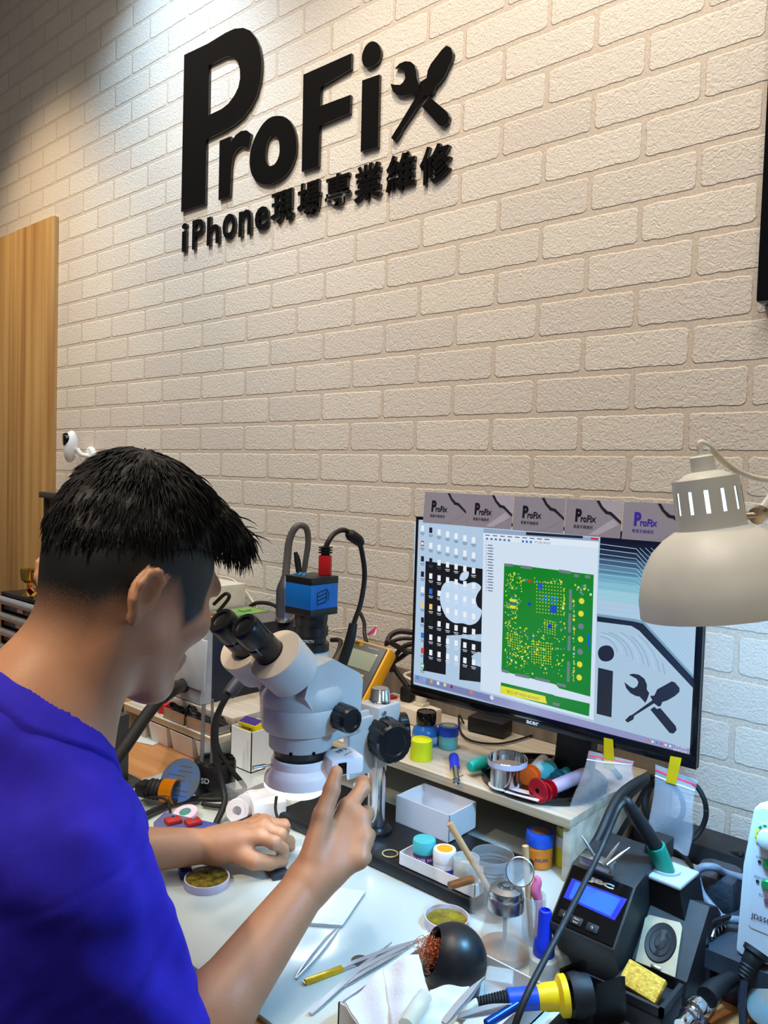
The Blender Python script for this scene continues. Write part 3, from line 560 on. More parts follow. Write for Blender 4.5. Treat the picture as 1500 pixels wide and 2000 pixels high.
# ring holder, pod, housing
part('ring_holder', MB().lathe([(.040, .956), (.0490, .956), (.0500, .958), (.0500, .986), (.040, .986)], (AX, AY, 0), (0, 0, 1), 48), mgrey, ms)
pod = part('pod', MB().lathe([(0, .984), (.058, .984), (.0615, .988), (.0640, 1.005), (.0650, 1.0235), (.0640, 1.025), (.0650, 1.0265), (.0655, 1.043), (.0610, 1.056), (.04, 1.062), (0, 1.063)], (AX, AY, 0), (0, 0, 1), 56), mgrey, ms)
for a in (-60, -20): part('screw', MB().lathe([(0, 0), (.0028, 0), (.0028, .002), (0, .002)], (AX + .0490 * math.cos(math.radians(a)), AY + .0490 * math.sin(math.radians(a)), .958), (math.cos(math.radians(a)), math.sin(math.radians(a)), 0), 10), blackg, ms)
hb = MB().prism([(AX - .057, AY - .010, 1.000), (AX - .057, AY + .075, 1.000), (AX - .057, AY + .078, 1.056), (AX - .057, AY + .070, 1.068), (AX - .057, AY + .010, 1.100), (AX - .057, AY - .035, 1.092), (AX - .057, AY - .048, 1.050)], (.114, 0, 0))
part('prism_housing', hb, mgrey, pod, sharp=50)
part('lens_barrel', MB().lathe([(0, .926), (.033, .926), (.036, .932), (.041, .942), (.044, .957), (0, .957)], (AX, AY, 0), (0, 0, 1), 40), mblk, ms)
knob(V((AX + .054, AY + .020, 1.012)), (1, -.12, 0), .0205, .042, 10, 'zoom_knob', 'black zoom knob')
knob(V((AX - .054, AY + .020, 1.012)), (-1, 0, 0), .0205, .030, 10, 'zoom_knob', 'black zoom knob')
# eyepieces: two drums and tubes leaning towards the man
ed = V((0, -0.735, 0.678)).normalized()
for sx_, nm in ((1, 'right'), (-1, 'left')):
    ex = V((AX - .014 + sx_ * .0265, -0.735, 1.163)); b0 = ex - ed * .080
    dc = V((AX - .013 + sx_ * .036, b0.y, b0.z)) + ed * .010
    dr = part('eyepiece_drum', MB().lathe([(0, -.058), (.036, -.058), (.0415, -.052), (.0430, -.003), (.0418, 0), (0, 0)], dc, tuple(ed), 48, ms=[0, 0, 0, 1, 1]), [mgrey, mwarm], ms)
    part('side_cap', MB().lathe([(0, 0), (.014, 0), (.016, .003), (.016, .012), (.013, .015), (0, .015)], dc - ed * .022 + V((sx_ * .034, 0, 0)), (sx_, 0, 0), 24), mgrey, dr) if sx_ < 0 else None
    ey = part('eyepiece', MB().lathe([(0, -.004), (.0215, -.004), (.0225, 0), (.0225, .010), (.0212, .0115), (.0218, .013), (.0218, .040), (.0200, .042), (.0205, .044), (.0212, .048), (.0218, .072), (.0210, .078), (.0195, .080), (.0145, .080), (.013, .076), (0, .074)], b0, tuple(ed), 44), mblk, ms, 'black %s eyepiece' % nm)
    part('eye_lens', MB().lathe([(.0132, .0772), (.010, .0783), (0, .0790)], b0, tuple(ed), 28), glass, ey)
    part('lettering', put_text(MB(), 'WF10X/20', ex - ed * .045 + V((sx_ * .0, 0, 0)) + (V((.75, -.3, 0)) + V((0, -.45, -.49))).normalized() * .0222, (ed.x, ed.y, ed.z), V((.62, .5, .55)).normalized(), .0025), M('white_print', (225, 228, 230), 0.5), ey)
# trinocular tube and camera
TX, TY = 0.070, -0.590
part('photo_tube', MB().lathe([(0, 1.05), (.0305, 1.05), (.0290, 1.100), (.027, 1.104), (0, 1.104)], (TX, TY, 0), (0, 0, 1), 40), mgrey, ms)
ad = part('camera_adapter', MB().lathe([(0, 1.104), (.0295, 1.104), (.0295, 1.116), (.0245, 1.118), (.0245, 1.1265), (.0275, 1.128), (.0275, 1.142), (.0255, 1.143), (.0255, 1.150), (.0265, 1.152), (.0265, 1.162), (.022, 1.166), (0, 1.168)], (TX, TY, 0), (0, 0, 1), 44), mblk, ms)
part('lettering', put_text(MB(), 'SZMCTV', V((TX, TY, 1.122)) + V((.62, -.78, 0)) * .0252, (.78, .62, 0), (0, 0, 1), .0045, .018), M('white_print', (225, 228, 230), 0.5), ad)
cz0, cz1, hs = 1.162, 1.2215, .0290
vc = part('camera_body', MB().box((TX, TY, (cz0 + cz1) / 2), (2 * hs, 2 * hs, cz1 - cz0 - .019), None, 0, .0006), M('camera_blue', (10, 108, 200), 0.35, noise=0.04), ms, 'bright blue video camera body')
part('end_plate', MB().box((TX, TY, cz0 + .0055), (2 * hs + .0006, 2 * hs + .0006, .0115), None, 0, .001), black, vc)
part('end_plate', MB().box((TX, TY, cz1 - .0055), (2 * hs + .0006, 2 * hs + .0006, .0115), None, 0, .001), black, vc)
for i in range(5):
    part('button', MB().lathe([(0, 0), (.0028, 0), (.0028, .003), (0, .003)], (TX - .019 + (i % 3) * .0095, TY - .018 + (i // 3) * .011, cz1), (0, 0, 1), 14), M('camera_button_blue', (60, 150, 215), 0.4), vc)
lg = MB(); fx = TX + hs + .0004
for a, b_, w in (((-.016, .012), (.004, .017), .0016), ((-.016, .006), (.004, .011), .0016), ((-.016, 0), (.004, .005), .0016), ((-.016, .012), (-.016, 0), .0014), ((.004, .017), (.004, .005), .0014), ((.004, .017), (.009, .010), .0012), ((.009, .010), (.007, -.002), .0012), ((-.016, -.006), (.002, -.003), .0014), ((-.016, -.006), (-.016, 0), .0014), ((.002, -.003), (.004, .005), .0014)):
    d = V((0, b_[0] - a[0], b_[1] - a[1])); n = V((0, -d.z, d.y)).normalized() * w / 2; A = V((fx, TY + a[0], 1.186 + a[1])); B = A + d
    lg.poly([A - n, B - n, B + n, A + n])
part('emblem', lg, blackg, vc, 'black line emblem on the camera side')
# ring lamp under the microscope
rl = thing('ring_light', 'white round ring light glowing under the microscope head', 'lamp', (AX, AY, .899))
rlm = M('ring_light_white', (238, 232, 236), 0.35, noise=0.02)
part('ring_body', MB().lathe([(.037, .903), (.043, .906), (.0455, .904), (.0465, .893), (.0535, .887), (.0558, .880), (.0558, .866), (.053, .864), (.036, .864), (.036, .903)], (AX, AY, .034), (0, 0, 1), 56), rlm, rl)
part('light_ring', MB().lathe([(.054, .8632), (.0555, .8612), (.053, .8590), (.040, .8590), (.039, .8635)], (AX, AY, .034), (0, 0, 1), 56), M('glowing_led_ring', (225, 240, 255), 0.4, emit=22, noise=0.01), rl, 'glowing light ring')
part('lower_lens_ring', MB().lathe([(.030, .858), (.034, .858), (.034, .852), (.0365, .852), (.0365, .8475), (.030, .8475), (.030, .858)], (AX, AY, .034), (0, 0, 1), 48), M('pale_blue_glass_rim', (190, 215, 235), 0.15, trans=0.5), rl)
cbx = part('control_box', MB().box((AX + .054, AY + .036, .934), (.050, .056, .028), rotz(-.35), 0, .005), rlm, rl)
Rz = rotz(-.35)
cl = MB(); put_text(cl, 'Kaisi', V((AX + .048, AY + .042, .9483)), Rz @ V((.5, -.86, 0)), Rz @ V((.86, .5, 0)), .011, .024, bold=.02); put_text(cl, 'LED LIGHT', V((AX + .064, AY + .040, .9483)), Rz @ V((.5, -.86, 0)), Rz @ V((.86, .5, 0)), .004, .022)
part('lettering', cl, blackg, cbx)
part('switch', MB().box(V((AX + .054, AY + .036, .933)) + Rz @ V((.0255, -.010, 0)), (.003, .014, .018), Rz, 0, .001), blackg, cbx, 'black rocker switch')
for a in (20, 140, 250):
    c_, s_ = math.cos(math.radians(a)), math.sin(math.radians(a))
    part('thumb_screw', MB().cyl((AX + .040 * c_, AY + .040 * s_, .931), (AX + .075 * c_, AY + .075 * s_, .931), .0016, None, 10).cyl((AX + .058 * c_, AY + .058 * s_, .931), (AX + .078 * c_, AY + .078 * s_, .931), .0032, None, 12), steel, rl)
# ---------------------------------------------------------------- camera cables
def cable(name, label, pts, r, mat_=None, seg=10, cat='cable', n=6, group=None):
    return solo(name, MB().tube(pts, r, seg, 0, n), mat_ or rubber, label, cat, group, sharp=0)
hp = V((TX + .012, TY + .016, cz1))
hd_ = thing('video_cable', 'black video cable with red plug on the blue microscope camera', 'cable', hp)
part('plug', MB().box(hp + V((0, 0, .016)), (.020, .010, .032), rotz(.5), 0, .002), redp, hd_, 'red plug')
part('strain_relief', MB().box(hp + V((0, 0, .038)), (.013, .009, .014), rotz(.5), 0, .002).box(hp + V((0, 0, .040)), (.019, .013, .002), rotz(.5)).box(hp + V((0, 0, .044)), (.019, .013, .002), rotz(.5)).box(hp + V((0, 0, .036)), (.019, .013, .002), rotz(.5)), rubber, hd_)
dq = dep(hp)
cpts = [hp + V((0, 0, .044)), pD(643, 1055, dq), pD(655, 1041, dq + .01), pD(675, 1036, dq + .03), pD(700, 1058, dq + .04), pD(709, 1090, dq + .05), pD(712, 1130, dq + .06), pD(704, 1180, dq + .06), pD(692, 1215, dq + .06), pD(682, 1260, dq + .06), pD(668, 1305, dq + .07), pD(655, 1330, dq + .09)]
part('cable', MB().tube(cpts, .0042, 10), M('dark_brown_cable', (34, 24, 24), 0.5), hd_)
part('ferrite', MB().tube([pD(679, 1040, dq + .03), pD(685, 1045, dq + .033), pD(699, 1055, dq + .038), pD(706, 1064, dq + .042)], [.0055, .0095, .0095, .006], 12), rubber, hd_)
part('sleeve', MB().tube([pD(690, 1218, dq + .06), pD(683, 1252, dq + .06), pD(665, 1308, dq + .07)], [.007, .0085, .0085], 12), rubber, hd_)
# ================================================================ THE MAN AT THE MICROSCOPE
def sd(P, pr):
    k = pr[0]
    if k == 'rc':
        a, b_, ra, rb = pr[1:5]; ab = b_ - a; t = np.clip(((P - a) @ ab) / (ab @ ab), 0, 1); return np.linalg.norm(P - a - t[:, None] * ab, axis=1) - (ra + (rb - ra) * t)
    c, r, R = pr[1:4]; q = (P - c) @ R; k0 = np.linalg.norm(q / r, axis=1); k1 = np.linalg.norm(q / (r * r), axis=1) + 1e-9
    return k0 * (k0 - 1) / k1
def fold(P, prims, keep=None):
    d = np.full(len(P), 9.0)
    for i, pr in enumerate(prims):
        if keep is not None and not keep[i]: continue
        op, k = pr[-2], pr[-1]; e = sd(P, pr)
        if op == 's': e = -e; h = np.clip(.5 - .5 * (e - d) / -k, 0, 1) if False else np.clip(.5 + .5 * (e - d) / k, 0, 1); d = d * (1 - h) + e * h + k * h * (1 - h)
        else: h = np.clip(.5 + .5 * (e - d) / k, 0, 1); d = e * (1 - h) + d * h - k * h * (1 - h)
    return d
def sdf_mesh(prims, lo, hi, h, post=None, B=14):
    lo = np.array(lo); n = (np.ceil((np.array(hi) - lo) / h / B).astype(int)) * B + 1; D = np.full(n, 1.0, np.float32); nb = (n - 1) // B
    rad = B * h * 0.9
    loc = np.stack(np.meshgrid(*[np.arange(B + 1)] * 3, indexing='ij'), -1).reshape(-1, 3)
    gi = np.stack(np.meshgrid(*[np.arange(k) for k in nb], indexing='ij'), -1).reshape(-1, 3); cen = lo + (gi + .5) * B * h
    each = np.stack([sd(cen, p) for p in prims], 1); uni = [i for i, p in enumerate(prims) if p[-2] == 'u']; mn = each[:, uni].min(1)
    for q in np.where(mn < rad * 1.6 + .02)[0]:
        b0 = gi[q] * B; P = lo + (b0 + loc) * h
        keep = [(each[q, i] < max(mn[q], 0) + rad * 2.2 + p[-1] * 2) for i, p in enumerate(prims)]
        d = fold(P, prims, keep)
        if post is not None: d = post(P, d)
        D[b0[0]:b0[0] + B + 1, b0[1]:b0[1] + B + 1, b0[2]:b0[2] + B + 1] = d.reshape(B + 1, B + 1, B + 1)
    S_ = D < 0; c8 = [(i, j, k) for i in (0, 1) for j in (0, 1) for k in (0, 1)]; m = [k - 1 for k in n]
    cs = sum(S_[i:i + m[0], j:j + m[1], k:k + m[2]].astype(np.int8) for i, j, k in c8); act = (cs > 0) & (cs < 8)
    ids = np.argwhere(act); idx = np.full(m, -1, np.int32); idx[act] = np.arange(len(ids)); acc = np.zeros((len(ids), 3)); cnt = np.zeros(len(ids))
    val = {c: D[ids[:, 0] + c[0], ids[:, 1] + c[1], ids[:, 2] + c[2]] for c in c8}
    for c in c8:
        for ax in range(3):
            if c[ax]: continue
            e = list(c); e[ax] = 1; e = tuple(e); a, b_ = val[c], val[e]; hit = (a < 0) != (b_ < 0); t = np.where(hit, a / np.where(hit, a - b_, 1), 0)
            p = np.tile(np.array(c, float), (len(ids), 1)); p[:, ax] = t; acc[hit] += p[hit]; cnt[hit] += 1
    vs = lo + (ids + acc / cnt[:, None]) * h; F = []
    for ax in range(3):
        u, v_ = (ax + 1) % 3, (ax + 2) % 3; sl0 = [slice(1, m[0]), slice(1, m[1]), slice(1, m[2])]; sl0[ax] = slice(0, m[ax]); sl1 = list(sl0); sl1[ax] = slice(1, m[ax] + 1)
        a, b_ = S_[tuple(sl0)], S_[tuple(sl1)]; w = np.argwhere(a != b_); off = np.array([1, 1, 1]); off[ax] = 0; w = w + off; inside = S_[w[:, 0], w[:, 1], w[:, 2]]
        du = np.zeros(3, int); du[u] = 1; dv = np.zeros(3, int); dv[v_] = 1; g = lambda x: idx[x[:, 0], x[:, 1], x[:, 2]]
        q = np.stack([g(w - du - dv), g(w - dv), g(w), g(w - du)], 1); q[~inside] = q[~inside][:, ::-1]; F.append(q)
    F = np.concatenate(F); F = F[(F >= 0).all(1)]; return vs, F
def raw_part(name, vs, F, mats, parent, label=None, attrs=None):
    me = bpy.data.meshes.new(name); org = np.array(ORG[parent.name]); me.from_pydata((vs - org).tolist(), [], F.tolist())
    for m_ in (mats if isinstance(mats, list) else [mats]): me.materials.append(m_)
    me.polygons.foreach_set('use_smooth', [True] * len(F))
    for k, a in (attrs or {}).items(): me.attributes.new(k, 'FLOAT', 'POINT').data.foreach_set('value', np.asarray(a, np.float32))
    o = bpy.data.objects.new(name, me); COL.objects.link(o); o.parent = parent; ORG[o.name] = V(org)
    if label: o['label'] = label
    return o
A_ = lambda v: np.array(v, float)
Hc = A_(pD(258, 1128, .90)); yaw, pitch, roll = 7, -25, 2
HR = np.array(rxyz(pitch, 0, yaw) @ Matrix.Rotation(math.radians(roll), 3, 'Y'))
hw = lambda x, y, z: Hc + HR @ A_((x, y, z))
def rc(a, b_, ra, rb, k=.01, op='u'): return ('rc', A_(a), A_(b_), ra, rb, op, k)
def el(c, r, R=None, k=.01, op='u'): return ('el', A_(c), A_(r), np.eye(3) if R is None else R, op, k)
Nk = A_(pD(72, 1385, .845)); SR = A_(pD(150, 1692, .765)); SL = Nk + A_((-.165, .045, -.075)); EL_ = A_((-.165, -.862, .788)); WL = A_(pZ(425, 1651, .786))
ER = A_(pD(326, 2104, .825)); WR = A_(pD(605, 1722, .995)); PE = A_((.10, -1.36, .53)); CH = (SR + SL) / 2 + A_((0, -.035, -.11)); BE = CH * .45 + PE * .55
head = [el(hw(0, -.012, .032), (.078, .099, .093), HR), el(hw(0, -.040, -.008), (.066, .056, .060), HR, .03), el(hw(0, .028, -.025), (.066, .074, .088), HR, .03), rc(hw(.048, .008, -.062), hw(.014, .076, -.104), .024, .021, .03), rc(hw(-.048, .008, -.062), hw(-.014, .076, -.104), .024, .021, .03),
        rc(hw(0, .096, .006), hw(0, .117, -.034), .010, .0125, .012), el(hw(.013, .104, -.036), (.010, .011, .009), HR, .008), el(hw(-.013, .104, -.036), (.010, .011, .009), HR, .008),
        rc(hw(-.036, .084, .022), hw(.036, .084, .022), .014, .014, .015), el(hw(.047, .062, -.026), (.024, .026, .022), HR, .02), el(hw(-.047, .062, -.026), (.024, .026, .022), HR, .02),
        rc(hw(-.017, .098, -.066), hw(.017, .098, -.066), .0075, .0075, .008), rc(hw(-.015, .096, -.077), hw(.015, .096, -.077), .008, .008, .008), el(hw(0, .088, -.104), (.022, .018, .018), HR, .015),
        el(hw(.033, .088, .002), (.016, .012, .011), HR, .010, 's'), el(hw(-.033, .088, .002), (.016, .012, .011), HR, .010, 's'), el(hw(.033, .078, .002), (.013, .013, .012), HR, .003), el(hw(-.033, .078, .002), (.013, .013, .012), HR, .003),
        rc(hw(0, -.026, -.040), Nk, .053, .064, .03), rc(hw(0, -.012, -.080), Nk + A_((0, .022, -.01)), .046, .052, .03), rc(hw(.045, -.04, -.05), Nk + A_((.045, .035, -.03)), .018, .020, .03)]
for sx_ in (1, -1):                                       # ears: rim, lobe, hollow
    e = lambda x, y, z: hw(sx_ * (.0735 + x * .9), y * .87 - .037, z * .87 - .024)
    rim = [(.004, .012, -.012), (.006, .014, .008), (.012, .010, .024), (.017, -.004, .032), (.020, -.018, .026), (.020, -.024, .010), (.016, -.020, -.008), (.009, -.008, -.024), (.005, .000, -.030)]
    head += [el(e(.008, -.006, .004), (.006, .018, .026), HR, .006)]
    for a, b_ in zip(rim, rim[1:]): head.append(rc(e(*a), e(*b_), .0042, .0042, .004))
    head += [el(e(.006, -.002, -.027), (.005, .0075, .009), HR, .005), el(e(.0155, -.003, .003), (.007, .010, .013), HR, .004, 's'), el(e(.007, .009, -.002), (.004, .005, .006), HR, .004)]
torso = [rc(Nk, SR + A_((-.01, .002, .012)), .048, .045, .045), rc(Nk, SL + A_((.01, .003, .010)), .047, .044, .045), el(CH, (.145, .095, .17), None, .06), rc(CH, BE, .110, .112, .06), rc(BE, PE, .112, .115, .06)]
arms = [rc(SR, ER, .052, .043, .03), rc(SL, EL_, .052, .043, .03), rc(ER, ER * .7 + WR * .3, .042, .0425, .012), rc(ER * .72 + WR * .28, WR, .0425, .0275, .012), rc(EL_, EL_ * .7 + WL * .3, .039, .038, .012), rc(EL_ * .72 + WL * .28, WL, .038, .0245, .012)]
def hand(W, mcps, fingers, thumb, rp=.0125):
    out = [rc(W, W * .6 + m_ * .4, .023, .019, .014) for m_ in mcps]
    out += [rc(W * .62 + m_ * .38, m_, .0175, rp, .010) for m_ in mcps] + [rc(a, b_, rp, rp, .008) for a, b_ in zip(mcps, mcps[1:])]
    for m_, f, r in zip(mcps, fingers, (.0098, .0100, .0094, .0082)):
        pts = [m_] + f; rr = [r + .0018, r + .0002, r - .0008, r - .0022]
        for i in range(len(pts) - 1): out.append(rc(pts[i], pts[i + 1], rr[i], rr[i + 1], .0035))
        for p_, q_ in zip(pts[1:-1], rr[1:]): out.append(el(p_, (q_ + .0008,) * 3, None, .004))
    rr = [.0175, .0130, .0112, .0088]
    for i in range(3): out.append(rc(thumb[i], thumb[i + 1], rr[i], rr[i + 1], .009 if i == 0 else .004))
    return out
d_ = lambda x, y, t: A_(pD(x, y, t)); z_ = lambda x, y, z: A_(pZ(x, y, z))
handR = hand(WR, [d_(680, 1578, 1.050), d_(702, 1600, 1.045), d_(708, 1638, 1.030), d_(701, 1676, 1.012)],
             [[d_(708, 1540, 1.080), d_(708, 1528, 1.106), d_(700, 1534, 1.126)], [d_(716, 1590, 1.087), d_(701, 1592, 1.108), d_(686, 1604, 1.105)],
              [d_(718, 1632, 1.072), d_(704, 1634, 1.094), d_(688, 1642, 1.092)], [d_(712, 1674, 1.046), d_(700, 1676, 1.066), d_(686, 1678, 1.066)]],
             [d_(612, 1672, 1.000), d_(630, 1594, 1.020), d_(648, 1543, 1.036), d_(657, 1508, 1.044)])
handL = hand(WL, [z_(508, 1634, .800), z_(516, 1616, .800), z_(515, 1607, .790), z_(504, 1604, .777)],
             [[z_(535, 1646, .797), z_(552, 1659, .776), z_(558, 1671, .756)], [z_(548, 1630, .794), z_(564, 1644, .772), z_(568, 1655, .753)],
              [z_(556, 1612, .785), z_(572, 1628, .765), z_(577, 1645, .750)], [z_(538, 1604, .770), z_(556, 1616, .757), z_(566, 1630, .750)]],
             [z_(458, 1662, .780), z_(496, 1682, .772), z_(527, 1685, .765), z_(553, 1683, .756)], .0115)
legs = []
for s_ in (1, -1):
    hip = PE + A_((s_ * .095, .02, -.03)); kn = hip + A_((s_ * .05, .40, -.03)); an = kn + A_((0, -.05, -.385)); legs += [rc(hip, kn, .080, .058, .05), rc(kn, an, .055, .036, .03), rc(an, an + A_((0, .14, -.035)), .034, .030, .02)]
man = thing('person', 'man with short black hair in a violet blue T-shirt bending over the microscope', 'person', (PE[0], PE[1], 0))
bv, bf = sdf_mesh(head + torso + arms + handR + handL + legs, (-.30, -1.52, -.01), (.46, -.585, 1.46), .0030)
q = (bv - Hc) @ HR                                      # head-local coordinates for the cropped hair and brows
phi = np.degrees(np.arctan2(q[:, 1] + .01, np.abs(q[:, 0]) + 1e-6))
zl = np.interp(phi, [-90, -50, -20, -5, 8, 25, 34, 44, 54, 64, 90], [-.086, -.084, -.045, -.012, -.004, -.022, -.040, -.012, .030, .058, .068]); fw = np.interp(phi, [-90, -40, -10, 40, 90], [.085, .080, .040, .018, .012])
hair_a = np.clip(((q[:, 2] - zl) / fw + .25) * 1.25, 0, 1.4) * (q[:, 2] > -.12) * (np.linalg.norm(q, axis=1) < .17) * ~((np.abs(q[:, 0]) > .0752) & (q[:, 1] > -.075) & (q[:, 1] < -.014) & (q[:, 2] > -.062) & (q[:, 2] < .008))
brow = np.exp(-((np.abs(q[:, 0]) - .034) / .018) ** 4 - ((q[:, 2] - .025) / .0055) ** 2) * (q[:, 1] > .05); hair_a = np.maximum(hair_a, brow * .9)
lips = np.exp(-(q[:, 0] / .022) ** 4 - ((q[:, 2] + .071) / .009) ** 2) * (q[:, 1] > .07)
def skin_mat():
    m = M('skin', (174, 126, 95), 0.48, noise=0.06, scale=22, bump=0.10, bscale=420, sss=0.08); N = m.node_tree.nodes; L = m.node_tree.links; b = N['Principled BSDF']; base = b.inputs['Base Color'].links[0].from_socket
    def over(src, attr, col, k=None):
        a = N.new('ShaderNodeAttribute'); a.attribute_name = attr; mx = N.new('ShaderNodeMix'); mx.data_type = 'RGBA'; mx.inputs['B'].default_value = (*lin(col), 1); f = a.outputs['Fac']
        if k:
            tc = N.new('ShaderNodeTexCoord'); nz = N.new('ShaderNodeTexNoise'); nz.inputs['Scale'].default_value = 850; L.new(tc.outputs['Object'], nz.inputs['Vector'])
            q_ = N.new('ShaderNodeMath'); q_.operation = 'MULTIPLY_ADD'; q_.inputs[1].default_value = k; q_.inputs[2].default_value = -k / 2; L.new(nz.outputs['Fac'], q_.inputs[0])
            w = N.new('ShaderNodeMath'); w.operation = 'MULTIPLY_ADD'; L.new(q_.outputs[0], w.inputs[0]); L.new(f, w.inputs[1]); L.new(f, w.inputs[2]); w.use_clamp = True; f = w.outputs[0]
        L.new(f, mx.inputs['Factor']); L.new(src, mx.inputs['A']); return mx.outputs['Result']
    out = over(over(base, 'lips', (190, 110, 96)), 'cropped_hair', (16, 15, 15), 0.6); L.new(out, b.inputs['Base Color']); return m
body = raw_part('body', bv, bf, skin_mat(), man, 'body with bare forearms and cropped neck', {'cropped_hair': hair_a, 'lips': lips})
# ---- T-shirt: a cloth shell over the torso with open neck, sleeves and hem
shirt = [rc(Nk + A_((0, -.01, -.012)), SR + A_((-.005, 0, .018)), .062, .056, .05), rc(Nk + A_((0, -.01, -.012)), SL + A_((.005, 0, .018)), .062, .057, .05), el(CH, (.168, .118, .185), None, .06), rc(CH, BE, .130, .135, .07), rc(BE, PE + A_((0, 0, .02)), .135, .14, .06),
         rc(SR, ER * .86 + SR * .14, .064, .0605, .035), rc(SL, EL_ * .80 + SL * .20, .066, .062, .035)]
aR = (ER - SR) / np.linalg.norm(ER - SR); aL = (EL_ - SL) / np.linalg.norm(EL_ - SL); LR = np.linalg.norm(ER - SR) * .85; LL = np.linalg.norm(EL_ - SL) * .74
ncut = ('rc', Nk + A_((0, .012, -.032)), hw(0, -.02, -.06), .074, .080, 'u', .01)
def folds(P):
    s1 = np.sin((P @ A_((9, 30, 62))) + 2.2 * np.sin(P @ A_((22, -14, 9)))); s2 = np.sin(P @ A_((48, -26, 18)) + 1.6 * np.sin(P @ A_((-10, 31, 20)))); s3 = np.sin(P @ A_((120, 70, -60)) + 2 * np.sin(P @ A_((40, -30, 60))))
    return .0034 * s1 + .0028 * s2 + .0010 * s3
def seam(P):                                             # armhole seams: shallow grooves round the shoulders
    g = 0
    for Sx, ax in ((SR, aR), (SL, aL)):
        t = (P - Sx) @ (ax * .86 + A_((Nk - Sx) / np.linalg.norm(Nk - Sx)) * -.5) ; w = np.linalg.norm(P - Sx, axis=1) < .13; g = g + .0016 * np.exp(-((t - .012) / .004) ** 2) * w
    return g
def cloth(P, d):
    d = d + folds(P) + seam(P) + .0014 * np.exp(-((sd(P, ncut) - .021) / .003) ** 2); sh_ = np.maximum(d, -(d + .0100)); cutn = -sd(P, ncut)
    tR = (P - SR) @ aR - LR; nearR = np.linalg.norm(np.cross(P - SR, aR), axis=1) < .095; tL = (P - SL) @ aL - LL; nearL = np.linalg.norm(np.cross(P - SL, aL), axis=1) < .095
    o = np.maximum(sh_, cutn); o = np.where(nearR, np.maximum(o, tR), o); o = np.where(nearL, np.maximum(o, tL), o); return np.maximum(o, .50 - P[:, 2])
def collar(P, d):
    d = d + folds(P) * .3; n_ = sd(P, ncut); return np.maximum(np.abs(d + .0025) - .0065, np.abs(n_ - .0090) - .0105)
sm_ = M('violet_blue_cotton', (46, 36, 172), 0.85, noise=0.10, scale=40, bump=0.25, bscale=900, spec=0.2)
sv, sf = sdf_mesh(shirt, (-.34, -1.55, .46), (.42, -.80, 1.24), .0040, cloth)
ts = raw_part('t_shirt', sv, sf, sm_, man, 'violet blue short-sleeved T-shirt')
cv_, cf = sdf_mesh(shirt, (-.10, -1.20, .90), (.36, -.88, 1.24), .0028, collar); raw_part('collar', cv_, cf, sm_, ts)
jeans = [rc(PE + A_((0, 0, .0)), PE + A_((0, .02, -.04)), .125, .125, .05)] + [(p[0], p[1], p[2], p[3] + .012, p[4] + .014, 'u', .05) for i, p in enumerate(legs) if i % 3 < 2]
jv, jf = sdf_mesh(jeans, (-.30, -1.55, .03), (.46, -.75, .70), .007); raw_part('trousers', jv, jf, M('dark_denim', (38, 42, 58), 0.85, bump=0.2, bscale=600), man, 'dark trousers')
for p in [p for i, p in enumerate(legs) if i % 3 == 2]:
    shv, shf = sdf_mesh([rc(p[1] + A_((0, -.02, -.004)), p[2] + A_((0, .02, .0)), p[3] + .008, p[4] + .010, .02)], (-.30, -1.4, -.01), (.46, -.6, .2), .005); raw_part('shoe', shv, shf, rubber, man)
# ---- hair: a combed mass on top plus individual locks
hair_m = M('black_hair', (15, 14, 14), 0.50, noise=0.35, scale=90, bump=0.3, bscale=500, spec=0.35)
def hairpost(P, d):
    q = (P - Hc) @ HR; cut = np.interp(q[:, 1], [-.12, -.06, 0, .05, .085, .12], [-.022, .006, .046, .058, .074, .080]) - q[:, 2]
    n_ = .0012 * np.sin(q @ A_((150, 40, 60)) + 2 * np.sin(q @ A_((30, 60, -40)))) + .0009 * np.sin(q @ A_((-90, 70, 150))); return np.maximum(d + n_, cut)
hm = [el(hw(0, -.013, .036), (.0815, .1035, .0965), HR, .02), el(hw(0, .052, .090), (.060, .062, .038), HR, .03), el(hw(.008, .094, .084), (.050, .030, .028), HR, .02), el(hw(.0, -.03, .100), (.058, .06, .034), HR, .03)]
hv, hf = sdf_mesh(hm, Hc - .2, Hc + .2, .0035, hairpost); hair = raw_part('hair', hv, hf, hair_m, man, 'short black hair combed forward on top')
hq = (hv - Hc) @ HR; LK = MB(); cand = np.where(hq[:, 2] > np.interp(hq[:, 1], [-.12, 0, .1], [-.015, .052, .078]))[0]
for vi in rng.choice(cand, 4200):
    p = hq[vi] + rng.normal(0, .001, 3); out = p - A_((0, -.012, .03)); out /= np.linalg.norm(out); wh = A_((.01, -.055, .13)); fl = p - wh; fl = fl - out * (fl @ out); fl /= np.linalg.norm(fl) + 1e-6
    fwd = np.clip((p[1] + .05) / .10, 0, 1) * np.clip((p[2] - .05) / .05, 0, 1); dirv = fl * (1 - fwd) + A_((.25, .9, .15)) * fwd + rng.normal(0, .16, 3); dirv = dirv - out * (dirv @ out) * .9; dirv /= np.linalg.norm(dirv)
    L_ = (.021 + .017 * fwd) * rng.uniform(.6, 1.05); lift = (.16 + .20 * fwd) * rng.uniform(.3, 1.2); pts = []; cur = p - out * .001; dv = dirv + out * lift
    for s_ in range(7): pts.append(hw(*cur)); dv = dv - out * (.05 * (1 - fwd)) + A_((0, 0, -.05 - .10 * fwd)) * s_ * .35 + dirv * .05; cur = cur + dv / np.linalg.norm(dv) * L_ / 6
    LK.tube(pts, [.0013, .0012, .0010, .0006, .0002], 3, 0, 1, sm=False)
part('locks', LK, hair_m, hair, sharp=0)
stl = thing('stool', 'round black work stool under the man', 'stool', (PE[0], PE[1] + .04, 0))
